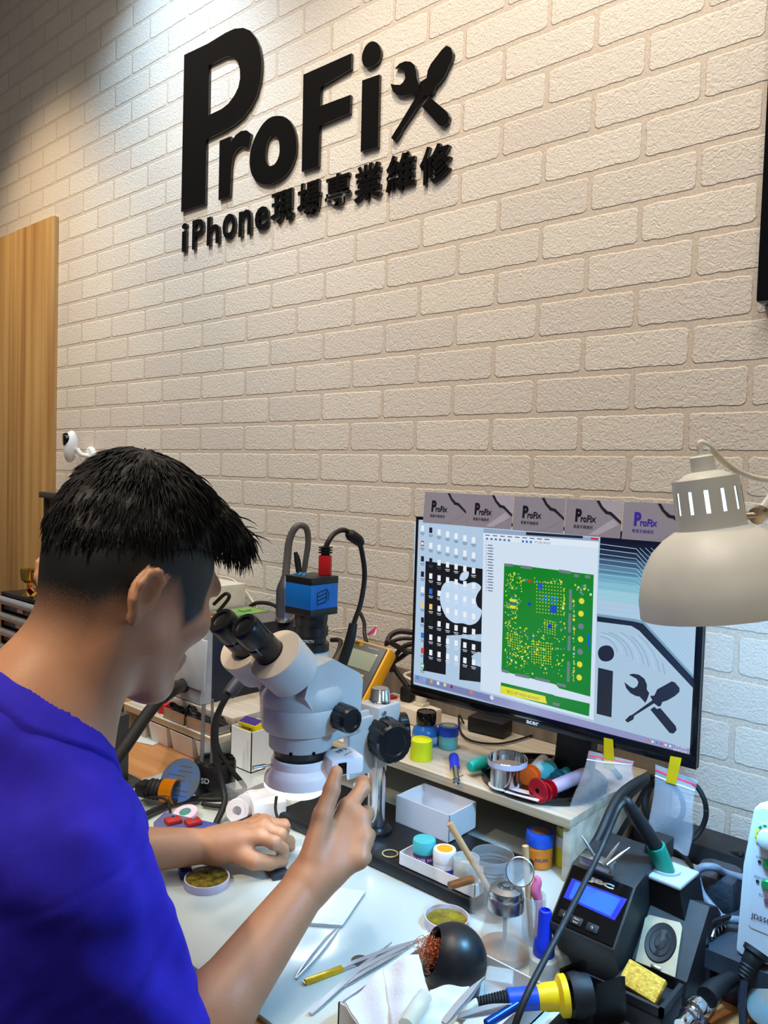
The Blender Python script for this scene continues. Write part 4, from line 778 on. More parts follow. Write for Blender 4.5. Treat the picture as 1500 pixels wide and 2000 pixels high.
part('seat', MB().lathe([(0, .33), (.15, .33), (.165, .345), (.165, .375), (.15, .39), (0, .392)], (PE[0], PE[1] + .04, 0), (0, 0, 1), 40), rubber, stl)
part('post', MB().cyl((PE[0], PE[1] + .04, .04), (PE[0], PE[1] + .04, .335), .022), chrome, stl)
part('foot_ring', MB().lathe([(0, 0), (.19, 0), (.19, .015), (.03, .05), (0, .05)], (PE[0], PE[1] + .04, 0), (0, 0, 1), 40), black, stl)
# ================================================================ THINGS ON THE WORK BOARD (right front)
def pP(x, y, p0, n):                                    # pixel -> point on a tilted real surface
    d = ray(x, y); n = np.array(n); return V(CAM + d * (((np.array(p0) - CAM) @ n) / (d @ n)))
def lay(p, z): return V((p[0], p[1], z))
# ---- soldering station
st = thing('soldering_station', 'black soldering station with a glowing blue screen and side tool rest', 'soldering station', (0.56, -0.44, TZ))
dusty = M('dusty_black_plastic', (30, 31, 34), 0.55, noise=0.35, scale=60); X0, X1 = 0.484, 0.572
part('housing', MB().prism([(X0, -.505, TZ + .001), (X0, -.549, .808), (X0, -.552, .818), (X0, -.495, .874), (X0, -.440, .884), (X0, -.385, .880), (X0, -.375, TZ + .001)], (X1 - X0, 0, 0)), dusty, st)
pn = V((0, -.7, .714)).normalized(); p0 = V((X0, -.552, .8185)); pv = V((0, .057, .056)).normalized(); F_ = lambda u, v, e=.001: p0 + V((u * (X1 - X0), 0, 0)) + pv * (v * .0795) + pn * e
pan = part('front_panel', MB().prism([F_(.03, .03, .0003), F_(.97, .03, .0003), F_(.97, .97, .0003), F_(.03, .97, .0003)], pn * .0012), blackg, st)
def onp(x, y, e=.0018): return pP(x, y, tuple(p0 + pn * e), tuple(pn))
scq = [onp(1125, 1722), onp(1213, 1756), onp(1193, 1790), onp(1111, 1753)]
part('display', MB().prism([q + (q - sum(scq, V()) / 4) * .22 for q in scq], pn * .0002), M('display_border_blue', (28, 40, 150), 0.3, emit=0.5), pan, 'dark blue display border')
part('display', MB().prism([q + pn * .0003 for q in scq], pn * .0002), M('display_lit_blue', (34, 86, 245), 0.3, emit=0.85, noise=0.05, scale=60), pan, 'lit blue display')
part('brand_lettering', put_text(MB(), 'JBC', onp(1172, 1731, .0019) + pv * .004, (1, 0, 0), pv, .0075, .034, bold=.06), M('silver_print', (225, 228, 232), 0.3, 0.4), pan)
for k, (x, y) in enumerate(((1103, 1787), (1126, 1799), (1157, 1813))):
    c = onp(x, y, .002); R = Matrix((V((1, 0, 0)), pv, pn)).transposed(); b = part('button', MB().box(c, (.0165, .0105, .004), R, 0, .0015), rubber, st)
    part('button_mark', put_text(MB(), ['↓', 'Menu', '↑'][k] if k != 1 else 'Menu', c + pn * .0022 + pv * (.002 if k == 1 else 0), (1, 0, 0), pv, .0024 if k == 1 else .004), M('white_print', (225, 228, 230), 0.5), b)
    if k == 1: part('button_mark', put_text(MB(), 'Enter', c + pn * .0022 - pv * .0022, (1, 0, 0), pv, .0022), M('white_print', (225, 228, 230), 0.5), b)
tp = pZ(1168, 1684, .892); part('tip_rack', MB().box(tp, (.044, .020, .012), rxyz(0, 0, 0), 0, .003), steel, st, 'silver tip rack')
for (x0, y0, x1, y1) in ((1160, 1672, 1136, 1632), (1178, 1690, 1210, 1645), (1185, 1690, 1230, 1655)):
    a, b_ = pZ(x0, y0, .898), None; b_ = pD(x1, y1, dep(a) + .01); part('soldering_tip', MB().tube([a, a.lerp(b_, .6), b_], [.0022, .0022, .0006], 8, sm=False), steel, st)
part('tool_slot', MB().box2((.548, -.415, .872), (.574, -.375, .900), 0, .003), rubber, st)
# side block: handle socket, sleeve plate and sponge tray
part('rest_block', MB().prism([(.5735, -.505, TZ + .001), (.5735, -.500, .785), (.5735, -.430, .850), (.5735, -.400, .838), (.5735, -.360, .80), (.5735, -.335, TZ + .001)], (.068, 0, 0)), dusty, st)
hp0 = pZ(1300, 1700, .874)
part('handle_socket', MB().prism([(hp0.x - .033, hp0.y - .026, .868), (hp0.x + .030, hp0.y - .030, .868), (hp0.x + .034, hp0.y + .030, .868), (hp0.x - .030, hp0.y + .034, .868)][::-1], (.012, .010, -.075)), black, st)
silverp = M('silver_plastic', (196, 200, 208), .35, .25)
part('socket_plate', MB().box(hp0 + V((0, 0, -.002)), (.066, .060, .006), rotz(-.05), 0, .0025).lathe([(.012, .001), (.016, .004), (.019, .004), (.019, 0)], hp0, (0, 0, 1), 28), silverp, st, 'silver socket plate')
sn = V((0, -.68, .73)).normalized(); s0 = V((.607, -.500, .7865)); sv_ = V((0, .73, .68)).normalized()
so = lambda x, y, e: pP(x, y, tuple(s0 + sn * e), tuple(sn))
part('sleeve_plate', MB().prism([so(1270, 1790, .001), so(1330, 1805, .001), so(1334, 1815, .001), so(1320, 1912, .001), so(1243, 1880, .001), so(1262, 1796, .001)][::-1], sn * .005), M('worn_steel', (150, 146, 126), 0.42, 0.6, 0.2, 40), st, 'worn metal sleeve plate')
oc = so(1290, 1841, .0065); part('sleeve_insert', MB().lathe([(0, .0005), (.006, .0012), (.007, .0004), (.012, .0012), (.013, .0004), (.0175, .0014), (.0185, 0)], oc, tuple(sn), 36, 0, 1.02, 1.34, up=(0, 1, 0)), rubber, st, 'oval black rubber insert')
part('latch', MB().box(so(1281, 1890, .008), (.012, .004, .006), rxyz(45, 0, 0), 0, .001), steel, st)
tr = part('sponge_tray', MB().box2((.5740, -.572, TZ + .001), (.6415, -.507, .776), 0, .006).box2((.5750, -.571, .776), (.580, -.508, .786)).box2((.6355, -.571, .776), (.6405, -.508, .786)).box2((.5750, -.571, .776), (.6405, -.566, .786)), dusty, st)
spg = MB().box(pZ(1255, 1918, .792), (.048, .030, .010), rxyz(38, 4, -6), 0, .002)
solo('sponge', spg, M('yellow_sponge', (232, 190, 80), 0.9, noise=0.25, scale=220, bump=1.0, bscale=260, c2=(190, 140, 40)), 'rough yellow sponge in the soldering station tray', 'sponge')
hb = hp0 + V((0, 0, -.004)); h1 = pD(1281, 1652, dep(hb) - .005); h2 = pD(1228, 1570, dep(hb) - .02)
ht = thing('soldering_iron', 'soldering iron with green grip standing in the station socket', 'soldering iron', hb)
part('grip', MB().tube([hb, hb.lerp(h1, .5), h1], [.0125, .0130, .0118], 20, sm=False), M('teal_green_grip', (16, 128, 104), 0.4), ht, 'green grip'); part('shaft', MB().tube([h1, h1.lerp(h2, .5), h2, h2 + V((-.004, 0, .003))], [.0095, .0088, .0066, .005], 16), rubber, ht)
dh = dep(h2); cab = [h2, pD(1222, 1566, dh), pD(1208, 1580, dh - .01), pD(1180, 1645, dh - .03), pD(1150, 1708, dh - .07), pD(1090, 1825, dh - .16), pD(1040, 1920, dh - .22), pD(1018, 1970, dh - .24), pD(1000, 2020, dh - .25)]
part('cord', MB().tube(cab, .0034, 10), rubber, ht)
cable('power_cable', 'thick black cord arching from behind the monitor to the soldering station', [(.47, -.20, .80), (.45, -.25, .87), pD(1262, 1522, 1.2), pD(1238, 1530, 1.17), pD(1205, 1560, 1.14), pD(1172, 1630, 1.10), pD(1140, 1700, 1.08), (.515, -.37, .84)], .0062)
# ---- work light iron resting in its stand
isd = thing('iron_stand', 'black iron stand with angled guard plates at the bottom edge', 'stand', lay(T(1150, 1960), TZ)); q0 = pZ(1098, 1948, .800)
ia, ib = pZ(935, 1958, .792), pZ(1106, 1944, .800); ax_ = (ib - ia).normalized()
part('holder_ring', MB().lathe([(.015, 0), (.0225, -.002), (.0245, .005), (.020, .022), (.015, .022), (.015, 0)], ib + ax_ * .006, tuple(ax_), 28), rubber, isd)
bx = ib + ax_ * .035
part('stand_base', MB().box2((bx.x - .045, bx.y - .060, TZ + .0005), (bx.x + .035, bx.y + .040, TZ + .020), 0, .004), rubber, isd)
part('stand_post', MB().box2((bx.x - .030, bx.y - .012, TZ + .018), (bx.x - .002, bx.y + .016, .786), 0, .003), rubber, isd)
g = lambda *P: MB().prism([pZ(x, y, z) for x, y, z in P], (.004, .003, 0))
part('guard_plate', g((1092, 1892, .822), (1136, 1874, .838), (1138, 1900, .800), (1180, 1918, .800), (1160, 1950, .770), (1100, 1930, .780)), rubber, isd)
part('guard_plate', g((1165, 1922, .812), (1212, 1906, .826), (1216, 1990, .762), (1150, 2020, .752)), rubber, isd)
sir = thing('soldering_iron', 'blue and yellow soldering iron lying in the black stand', 'soldering iron', (ia + ib) / 2)
L_ = (ib - ia).length; pa = lambda t: ia + ax_ * (L_ * t)
part('spring_guard', MB().lathe([(.0050 + .005 * t / 22 + (.0012 if t % 2 else 0), .045 * t / 22 * L_ / .125) for t in range(23)], pa(-.02), tuple(ax_), 20), rubber, sir)
part('handle', MB().lathe([(0, 0), (.0105, 0), (.0122, .002), (.0125, L_ * .36), (0, L_ * .36)], pa(.32), tuple(ax_), 28), M('handle_blue', (20, 80, 215), 0.35), sir, 'blue handle')
part('collar', MB().lathe([(0, 0), (.0125, 0), (.0145, .010), (.0150, L_ * .22), (.0215, L_ * .26), (.0220, L_ * .33), (0, L_ * .33)], pa(.67), tuple(ax_), 28), M('handle_yellow', (245, 205, 20), 0.35), sir, 'yellow flanged collar')
part('cord', MB().tube([pa(-.02), pD(915, 1972, dep(ia) - .01), pD(890, 2000, dep(ia) - .03), pD(872, 2030, dep(ia) - .05)], .0052, 10), cream, sir, 'white cord')
# ---- tray with tissues and cleaner
tray = MB(); tx0, tx1, ty0, ty1 = .352, .512, -.800, -.604
tray.box2((tx0, ty0, TZ + .0003), (tx1, ty1, TZ + .003)); th = .0022
for lo, hi in (((tx0, ty0), (tx0 + th, ty1)), ((tx1 - th, ty0), (tx1, ty1)), ((tx0, ty0), (tx1, ty0 + th)), ((tx0, ty1 - th), (tx1, ty1))): tray.box2((*lo, TZ + .0003), (*hi, .772))
solo('parts_tray', tray, M('grey_white_tray', (206, 206, 204), 0.45), 'grey white open tray at the bottom edge holding tissues', 'tray')
dc = V((.410, -.655, .783)); da = V((-.64, -.68, .34)).normalized(); rd = .0415
dm = thing('tip_cleaner', 'black dome tip cleaner with an opening full of copper wool', 'tip cleaner', (dc.x, dc.y, TZ + .003))
a0 = math.radians(44); prof = [(rd * .92 * math.sin(a0), rd * .80 * math.cos(a0))] + [(rd * math.sin(t), rd * math.cos(t)) for t in np.linspace(a0, PI, 22)]
part('dome', MB().lathe(prof, dc, tuple(da), 44).lathe([(0, -.0405), (.033, -.0405), (.034, -.036), (.0355, -.018), (.030, -.012)], dc + V((0, 0, 0)), (0, 0, 1), 40), M('dome_black', (22, 23, 26), 0.38, noise=0.2, scale=40), dm)
bwm = M('copper_wool', (214, 130, 92), 0.28, 0.9, 0.2, 90); wl = MB(); cw = dc + da * rd * .56
for k in range(230):
    p = cw + V(rng.normal(0, 1, 3)) * .0072; p += da * rng.uniform(-.010, .014); d = V(rng.normal(0, 1, 3)).normalized(); e = d.orthogonal().normalized(); f_ = d.cross(e); n_ = 9; rr = rng.uniform(.0016, .0045); ll = rng.uniform(.004, .012); ph = rng.uniform(0, 6)
    wl.tube([p + d * (ll * (i / n_ - .5)) + (e * math.cos(i * 1.1 + ph) + f_ * math.sin(i * 1.1 + ph)) * rr for i in range(n_)], .00035, 4, 0, 2)
part('wool', wl, bwm, dm, 'shiny copper wool', sharp=0)
def tissue(name, label, cs, wv, lay_=1, group=None, cat='tissue'):
    c4 = [pZ(*c) for c in cs]; mb = MB(); ph = rng.uniform(0, 6)
    for l in range(lay_):
        def f(u, v, l=l): return c4[0].lerp(c4[1], u).lerp(c4[3].lerp(c4[2], u), v) + V((0, 0, wv * math.sin(7 * u + 3 * v + ph) + wv * .5 * math.sin(15 * v - 5 * u + ph) + l * .0016)) + V((.001 * l, .0012 * l, 0))
        mb.sheet(f, 22, 22, .0011)
    return solo(name, mb, paper, label, cat, group)
tissue('tissue', 'white tissue draped over the left rim of the tray', [(672, 1965, .7775), (742, 1897, .790), (800, 2015, .780), (735, 2060, .776)], .0022, 2)
tissue('tissue', 'white tissue standing up against the black dome cleaner', [(746, 1895, .792), (815, 1862, .806), (846, 1985, .790), (768, 2020, .786)], .0025, 2)
tissue('tissue', 'white tissue sticking out of the tray beside the steel tweezers', [(838, 1932, .800), (914, 1928, .802), (905, 1985, .786), (800, 2040, .785)], .0022, 2)
tissue('napkin', 'folded white napkin on the board lit by the microscope lamp', [(600, 1808, .7410), (632, 1735, .7410), (710, 1745, .7410), (664, 1812, .7410)], .0003, 3)
tb = pZ(794, 2005, .800); tb2 = pZ(830, 1945, .806)
solo('clear_tube', MB().tube([tb, tb.lerp(tb2, .75), tb.lerp(tb2, .9), tb2], [.0095, .0095, .0085, .0082], 20, sm=False), clear('milky_tube', (226, 228, 206), .5, .2), 'milky clear plastic tube among the tissues', 'tube')
solo('clear_box', MB().box(pZ(975, 1925, .772), (.034, .030, .030), rotz(.5), 0, .004), clear('milky_box', (222, 232, 236), .38, .25), 'translucent little box in the tray behind the blue iron', 'box')
# ---- tweezers
def tweezers(label, a, b_, w=.0042, gap=.0035, tip=.62, z=None, taped=False, group='steel tweezers on the board', bend=0.0, flat=True):
    a, b_ = V(a), V(b_); d = (b_ - a); L = d.length; d = d / L; s_ = V((-d.y, d.x, 0)).normalized(); t = thing('tweezers', label, 'tweezers', a.lerp(b_, .5), group)
    for sg in (1, -1):
        pts = []
        for i in range(13):
            u = i / 12; off = gap * (math.sin(PI * min(1, u * 1.02)) ** .8) * (1 if u < .8 else 1) * sg + sg * .0006
            if u > .96: off = sg * .0004
            pts.append(a + d * (L * u) + (V((0, 0, off * .8 + gap * .8 + .001)) if flat else s_ * (off + bend * u * u)) + V((0, 0, .0004)))
        ws = [w * .75 if i == 0 else w if i / 12 < tip else w * max(.12, (1 - i / 12) / (1 - tip)) for i in range(13)]
        mb = MB(); vs = []
        for i, p in enumerate(pts):
            for du, dv in ((-1, -1), (1, -1), (1, 1), (-1, 1)): vs.append(p + s_ * (du * ws[i] * .62) + V((0, 0, dv * .0005)) if flat else p + V((0, 0, ws[i] * .55 + dv * ws[i] * .5)) + s_ * (du * .0007 * (.5 + .5 * ws[i] / w)))
        fs = [[i * 4 + j, i * 4 + (j + 1) % 4, i * 4 + 4 + (j + 1) % 4, i * 4 + 4 + j] for i in range(12) for j in range(4)] + [[3, 2, 1, 0], [48, 49, 50, 51]]
        part('arm', mb.add(vs, fs), M('tweezer_steel', (190, 194, 200), .32, .6, .06, 120), t)
    if taped: part('grip_tape', MB().box(a + d * (L * .16) + V((0, 0, .0036)), (L * .30, w * 1.5, .0062), frame(d).to_3x3() @ Matrix(((0, 0, -1), (0, 1, 0), (1, 0, 0))) if False else Matrix((d, s_, V((0, 0, 1)))).transposed(), 0, .001), M('amber_tape_wrap', (212, 170, 20), 0.25, 0.3, 0.2, 90), t, 'amber tape wrapped grip')
    return t
tweezers('open steel tweezers lying nearest the forearm on the board', T(578, 1915), T(668, 1805), gap=.0040, flat=False)
tweezers('steel tweezers with an amber taped grip lying on the board', T(593, 1925), T(822, 1838), .0050, .0026, .72, taped=True)
t3 = tweezers('long steel tweezers reaching from the bottom edge toward the dome', T(606, 1985), T(765, 1845), .0055, .0026)
tweezers('short steel tweezers half hidden by the upright tissue', T(690, 1908), T(820, 1842), .0048, .0035)
tweezers('dark steel tweezers under the long ones beside the tray', T(668, 1932), T(790, 1862), .0040, .0030)
a_, b2 = pZ(866, 2005, .800), pZ(946, 1915, .812); tweezers('steel tweezers leaning in the tray beside the dome', a_, b2, .006, .003, group='steel tweezers in the tray')
a_, b2 = pZ(895, 1992, .792), pZ(1000, 1968, .796); tweezers('steel tweezers lying in the tray below the blue iron', a_, b2, .006, .003, group='steel tweezers in the tray')
solo('pen', MB().tube([pZ(950, 2000, .790), pZ(1010, 1962, .796)], .005, 12, sm=False), M('metallic_blue', (30, 70, 170), 0.25, 0.6), 'metallic blue pen in the tray below the iron', 'pen')
cc = T(703, 1878); solo('coin', MB().lathe([(0, 0), (.0118, 0), (.0118, .0016), (0, .0016)], (cc.x, cc.y, TZ + .0002), (0, 0, 1), 28), M('dark_coin', (96, 78, 66), 0.5, 0.4), 'small dark coin under the taped tweezers', 'coin')
# ---- flux tins
def tin(label, c, r, h, rim, fill, tilt=None, name='flux_tin', lev=.72):
    t = thing(name, label, 'tin', c); d = tilt or (0, 0, 1)
    part('tin_body', MB().lathe([(0, 0), (r, 0), (r, h), (r - .0015, h), (r - .0018, h * lev), (0, h * lev)], c, d, 44), rim, t); part('flux', MB().lathe([(0, h * lev + .0012), (r * .5, h * lev + .0016), (r - .002, h * lev + .0006)], c, d, 40), fill, t); return t
lav = M('lavender_rim', (206, 204, 232), 0.35); fl1 = M('murky_gold_flux', (150, 128, 44), 0.22, 0.2, 0.3, 90, 0.6, 120, c2=(46, 40, 20)); fl2 = M('clear_gold_flux', (178, 158, 20), 0.15, 0.3, 0.3, 70, 0.3, 100, c2=(90, 78, 20))
tin('open tin of murky golden flux in front of the left hand', lay(T(404, 1727), TZ + .0003), .0345, .012, lav, fl1, lev=.86)
tin('open golden tin lid beside the black dome cleaner', lay(T(872, 1806), TZ + .0003), .0320, .013, lav, fl2, lev=.45)
tin('open golden flux tin behind the ring light', lay(T(543, 1604), TZ + .0003), .0330, .012, lav, fl1, lev=.80)
# ---- jars, bottles, glass
def jar(name, label, c, r, h, bm_, lm, lh, lr=1.04, top=None, band=None, cat='jar', group=None, bandm=None, writing=None, wm=None, neck=None):
    t = thing(name, label, cat, c, group); b = MB().lathe([(0, 0), (r * .94, 0), (r, .002), (r, h - lh - .003), (r * .9, h - lh), (0, h - lh)], c, (0, 0, 1), 36); part('jar_body', b, bm_, t)
    l_ = part('lid', MB().lathe([(0, h - lh - .001), (r * lr * .98, h - lh - .001), (r * lr, h - lh + .001), (r * lr, h - .003), (r * lr * .94, h), (0, h)], c, (0, 0, 1), 48), lm, t)
    if top: part('lid_label', MB().lathe([(0, h + .0004), (r * .72, h + .0004)], c, (0, 0, 1), 32), top, l_)
    if band: part('label', MB().lathe([(r + .0003, band[0] * (h - lh)), (r + .0003, band[1] * (h - lh))], c, (0, 0, 1), 36), bandm, t)
    if writing:
        mb = MB(); vs, fs = textgeo(writing, .02); lo, hi = vs.min(0), vs.max(0); kk = .0055 / (hi[1] - lo[1]); zc = c[2] + (band[0] + band[1]) / 2 * (h - lh); a0 = math.radians(-50)
        mb.add([(c[0] + (r + .0007) * math.cos(a0 + (v[0] - (lo[0] + hi[0]) / 2) * kk / r), c[1] + (r + .0007) * math.sin(a0 + (v[0] - (lo[0] + hi[0]) / 2) * kk / r), zc + (v[1] - (lo[1] + hi[1]) / 2) * kk) for v in vs], fs); part('lettering', mb, wm or white, t)
    return t
# shallow white box with its jars, standing on the microscope base
bx0, bx1, by0, by1 = .182, .329, -.491, -.436; sb = MB().box2((bx0, by0, BZ + .0003), (bx1, by1, BZ + .002))
for lo, hi in (((bx0, by0), (bx0 + .0015, by1)), ((bx1 - .0015, by0), (bx1, by1)), ((bx0, by0), (bx1, by0 + .0015)), ((bx0, by1 - .0015), (bx1, by1))): sb.box2((*lo, BZ + .0003), (*hi, BZ + .021))
solo('shallow_box', sb, card, 'shallow white card box of little jars on the microscope base', 'box')
trans = clear('frosted_plastic', (222, 228, 226), .55, .3)
zj = BZ + .0022
jar('paste_jar', 'little jar with turquoise lid at the left end of the shallow box', V((.212, -.4640, zj)), .0175, .041, M('green_jar', (40, 120, 90), 0.35), M('turquoise_lid', (80, 190, 196), 0.4), .018, 1.06, None, (.35, .85), bandm=M('purple_label', (110, 40, 130), 0.5), writing='SOLDER PASTE')
jar('paste_jar', 'little blue jar with white and orange lid, second in the shallow box', V((.2525, -.4640, zj)), .0172, .039, bluep, white, .017, 1.06, M('orange_label', (240, 160, 20), 0.5), (.55, .95), bandm=M('pale_label', (225, 228, 236), 0.5))
cjar = V((.2935, -.4635, zj)); t = thing('frosted_jar', 'open frosted plastic jar, third in the shallow box', 'jar', cjar)
part('jar_body', MB().lathe([(0, 0), (.0185, 0), (.0195, .002), (.0198, .040), (.0188, .040), (.0182, .004), (0, .004)], cjar, (0, 0, 1), 36), trans, t); part('tin_inside', MB().lathe([(0, .005), (.017, .005), (.017, .026), (0, .026)], cjar, (0, 0, 1), 30), M('grey_powder', (170, 172, 168), 0.7, noise=.2, scale=120), t)
sk = pZ(878, 1730, .793); sk2 = pZ(920, 1718, .793); solo('brown_stick', MB().tube([sk, sk2 + (sk2 - sk) * .1], .0058, 14, sm=False), M('brown_resin', (120, 70, 30), 0.3, noise=.3, scale=60), 'thick brown resin stick across the right end of the shallow box', 'stick')
solo('rubber_band', MB().tube([(.150 + .0125 * math.cos(a), -.474 + .0125 * math.sin(a), BZ + .0014) for a in np.linspace(0, 2 * PI, 20, endpoint=False)], .0012, 8, 0, 2, closed=True), M('beige_rubber', (190, 170, 110), 0.6), 'beige rubber band on the microscope base', 'rubber band')
# open white box half under the shelf
wx0, wx1, wy0, wy1, wz = .078, .196, -.376, -.295, .8105; wbx = MB().box2((wx0, wy0, BZ + .0003), (wx1, wy1, BZ + .002))
for lo, hi in (((wx0, wy0), (wx0 + .0016, wy1)), ((wx1 - .0016, wy0), (wx1, wy1)), ((wx0, wy0), (wx1, wy0 + .0016)), ((wx0, wy1 - .0016), (wx1, wy1))): wbx.box2((*lo, BZ + .0003), (*hi, wz))
solo('open_box', wbx, card, 'open white card box pushed half under the monitor shelf', 'box')
jar('flux_jar', 'orange jar with blue lid under the monitor shelf', V((.322, -.292, TZ + .0005)), .0215, .058, M('orange_jar', (208, 120, 40), 0.4, noise=.2, scale=60), M('blue_lid', (30, 84, 200), 0.4), .020, 1.08, M('rust_label', (150, 92, 62), 0.6, noise=.3), (.1, .8), bandm=M('orange_band', (214, 120, 30), 0.45), writing='RELIFE', wm=M('dark_print', (60, 50, 90), 0.5))
jar('flux_jar', 'green jar with dark blue lid behind the orange jar', V((.338, -.218, TZ + .0005)), .019, .060, M('green_label_jar', (40, 120, 50), 0.4), bluep, .022, 1.05, None, (.55, .95), bandm=M('purple_label', (110, 40, 130), 0.5))
jar('glue_bottle', 'white bottle with yellow label beside the shelf side panel', V((.352, -.262, TZ + .0005)), .0150, .066, M('yellow_label_bottle', (232, 214, 40), 0.4), M('khaki_lid', (176, 170, 80), 0.5), .014, .95, None, (.62, .98), 'bottle', bandm=white)
clrg = clear('clear_glass_wall', (232, 238, 242), .17, .03)
# big glass jar with sticks
gj = lay(T(958, 1782), TZ + .0003); t = thing('glass_jar', 'big clear screw-top glass jar holding a wooden stick', 'jar', gj); R_g = .0330; hg = .088
part('glass_body', MB().lathe([(0, 0), (R_g * .92, 0), (R_g, .004), (R_g, .060), (R_g * .94, .066), (R_g * .97, .068), (R_g * .93, .071), (R_g * .97, .074), (R_g * .93, .077), (R_g * .95, hg), (R_g * .90, hg), (R_g * .88, .066), (R_g * .93, .058), (R_g * .93, .006), (0, .005)], gj, (0, 0, 1), 48), clrg, t)
wst = M('pale_stick_wood', (196, 156, 112), 0.55, noise=.15, scale=30)
def stick(label, pts, r, m_=wst): return solo('wooden_stick', MB().tube(pts, r, 12, sm=len(pts) > 2), m_, label, 'stick')
stick('wooden stick leaning out of the big glass jar', [gj + V((.012, .006, .010)), pD(878, 1608, dep(gj) + .0)], [.0040, .0046, .0052])
solo('dark_card', MB().box(gj + V((.004, .004, .040)), (.034, .002, .050), rxyz(-28, 0, 40)), M('dark_chip_card', (52, 54, 60), 0.5), 'dark card strip inside the big glass jar', 'card')
fk = lay(T(984, 1866), TZ + .0003); t = thing('solvent_flask', 'conical glass solvent flask with a metal pump top', 'flask', fk)
part('glass_body', MB().lathe([(0, 0), (.036, 0), (.0385, .004), (.037, .014), (.0235, .062), (.0225, .068), (.0208, .068), (.0218, .061), (.0350, .014), (.036, .005), (0, .003)], fk, (0, 0, 1), 48), clrg, t)
part('liquid', MB().lathe([(0, .0045), (.0340, .0055), (.0330, .013), (0, .013)], fk, (0, 0, 1), 40), clear('amber_liquid', (206, 150, 100), .5, .1), t)
part('pump_tube', MB().cyl(fk + V((0, 0, .008)), fk + V((0, 0, .070)), .0028, None, 14), clear('tube_plastic', (200, 200, 200), .6, .2), t)
cp = part('pump_top', MB().lathe([(.0200, .066), (.0245, .066), (.0245, .080), (.0225, .083), (.0235, .086), (.0215, .092), (.0120, .095), (.010, .090), (.005, .090), (.005, .097), (0, .098)], fk, (0, 0, 1), 44), steel, t)
part('flip_lid', MB().lathe([(0, 0), (.0165, -.001), (.0185, .002), (.0180, .004), (.0165, .002), (0, .0022)], fk + V((.0105, .016, .113)), (.42, -.80, .42), 36), clrg, t); part('lid_rim', MB().lathe([(.0178, 0), (.0192, .001), (.0192, .004), (.0178, .0045), (.0178, 0)], fk + V((.0105, .016, .113)), (.42, -.80, .42), 36), steel, t)
tc_ = lay(T(1040, 1838), TZ + .0003); solo('clear_cup', MB().lathe([(0, 0), (.0150, 0), (.0160, .002), (.0170, .066), (.0158, .066), (.0150, .004), (0, .003)], tc_, (0, 0, 1), 32), clear('cup_plastic', (224, 232, 236), .30, .1), 'narrow clear plastic cup behind the blue cap glue bottle', 'cup')
stick('pale wooden stick standing in the narrow clear cup', [tc_ + V((0, -.004, .006)), pD(1026, 1652, dep(tc_) + .0)], [.0038, .0042, .0046])
pb = tc_ + V((.006, .004, .050)); solo('pink_brush', MB().tube([tc_ + V((.004, .002, .006)), pb, pD(1046, 1740, dep(pb)), pD(1050, 1722, dep(pb)), pD(1047, 1712, dep(pb))], [.0035, .0055, .0075, .006, .003], 12), M('pink_plastic', (226, 110, 150), 0.3), 'pink plastic brush in the narrow clear cup', 'brush')
gb = lay(T(1060, 1908), TZ + .0003); t = thing('glue_bottle', 'small white glue bottle with a tall blue cap', 'bottle', gb)
part('bottle_body', MB().lathe([(0, 0), (.0165, 0), (.0175, .002), (.0175, .026), (.013, .031), (0, .031)], gb, (0, 0, 1), 32), trans, t); part('cap', MB().lathe([(0, .030), (.0135, .030), (.0140, .032), (.0130, .048), (.0098, .052), (.0085, .085), (.0075, .088), (.0055, .089), (.005, .083), (0, .083)], gb, (0, 0, 1), 32), bluep, t, 'tall blue cap')
nb = lay(T(1094, 1885), TZ + .0003); t = thing('nozzle_bottle', 'small bottle with a white cone nozzle beside the soldering station', 'bottle', nb)
part('bottle_body', MB().lathe([(0, 0), (.0150, 0), (.016, .002), (.016, .022), (.011, .027), (0, .027)], nb, (0, 0, 1), 32), trans, t); part('nozzle', MB().lathe([(0, .026), (.0125, .026), (.0120, .034), (.0060, .078), (.0030, .084), (0, .085)], nb, (0, 0, 1), 32), white, t, 'white cone nozzle')
# ================================================================ THINGS ON THE MONITOR SHELF
ZS = SZ + .0003
lp = lambda x, y: lay(S(x, y), ZS)
c = lp(822, 1482); yc = MB(); seg = 40; vs = []; st_ = [(0.0, 1.0), (.030, .985), (.037, .94), (.039, .82), (.0395, 0.0)]
for z, k in st_:
    for j in range(seg): rr = .0215 * k * (1 - (.02 if j % 2 and z < .036 else 0)); vs.append(c + V((rr * math.cos(2 * PI * j / seg), rr * math.sin(2 * PI * j / seg), z)))
fs = [[i * seg + j, i * seg + (j + 1) % seg, (i + 1) * seg + (j + 1) % seg, (i + 1) * seg + j] for i in range(len(st_) - 1) for j in range(seg)] + [list(range(seg))[::-1]]
solo('bottle_cap', yc.add(vs, fs), M('acid_yellow', (214, 220, 24), 0.45), 'acid yellow ribbed bottle cap standing on the monitor shelf', 'cap')
c = lp(831, 1452); t = thing('flux_bottle', 'blue translucent bottle with black cap behind the yellow cap', 'bottle', c)
part('bottle_body', MB().lathe([(0, 0), (.026, 0), (.0275, .003), (.0275, .024), (.025, .032), (.018, .039), (.0165, .042), (0, .042)], c, (0, 0, 1), 40), M('blue_bottle', (44, 106, 176), 0.25, noise=.08), t)
part('cap', MB().lathe([(0, .041), (.0195, .041), (.0205, .043), (.0200, .064), (.0185, .066), (.0172, .0645), (0, .0645)], c, (0, 0, 1), 40), blackg, t, 'black bottle cap'); part('label', MB().lathe([(.0278, .006), (.0278, .020)], c, (0, 0, 1), 40), M('navy_label', (40, 60, 120), 0.4, c2=(200, 210, 225), scale=90), t)
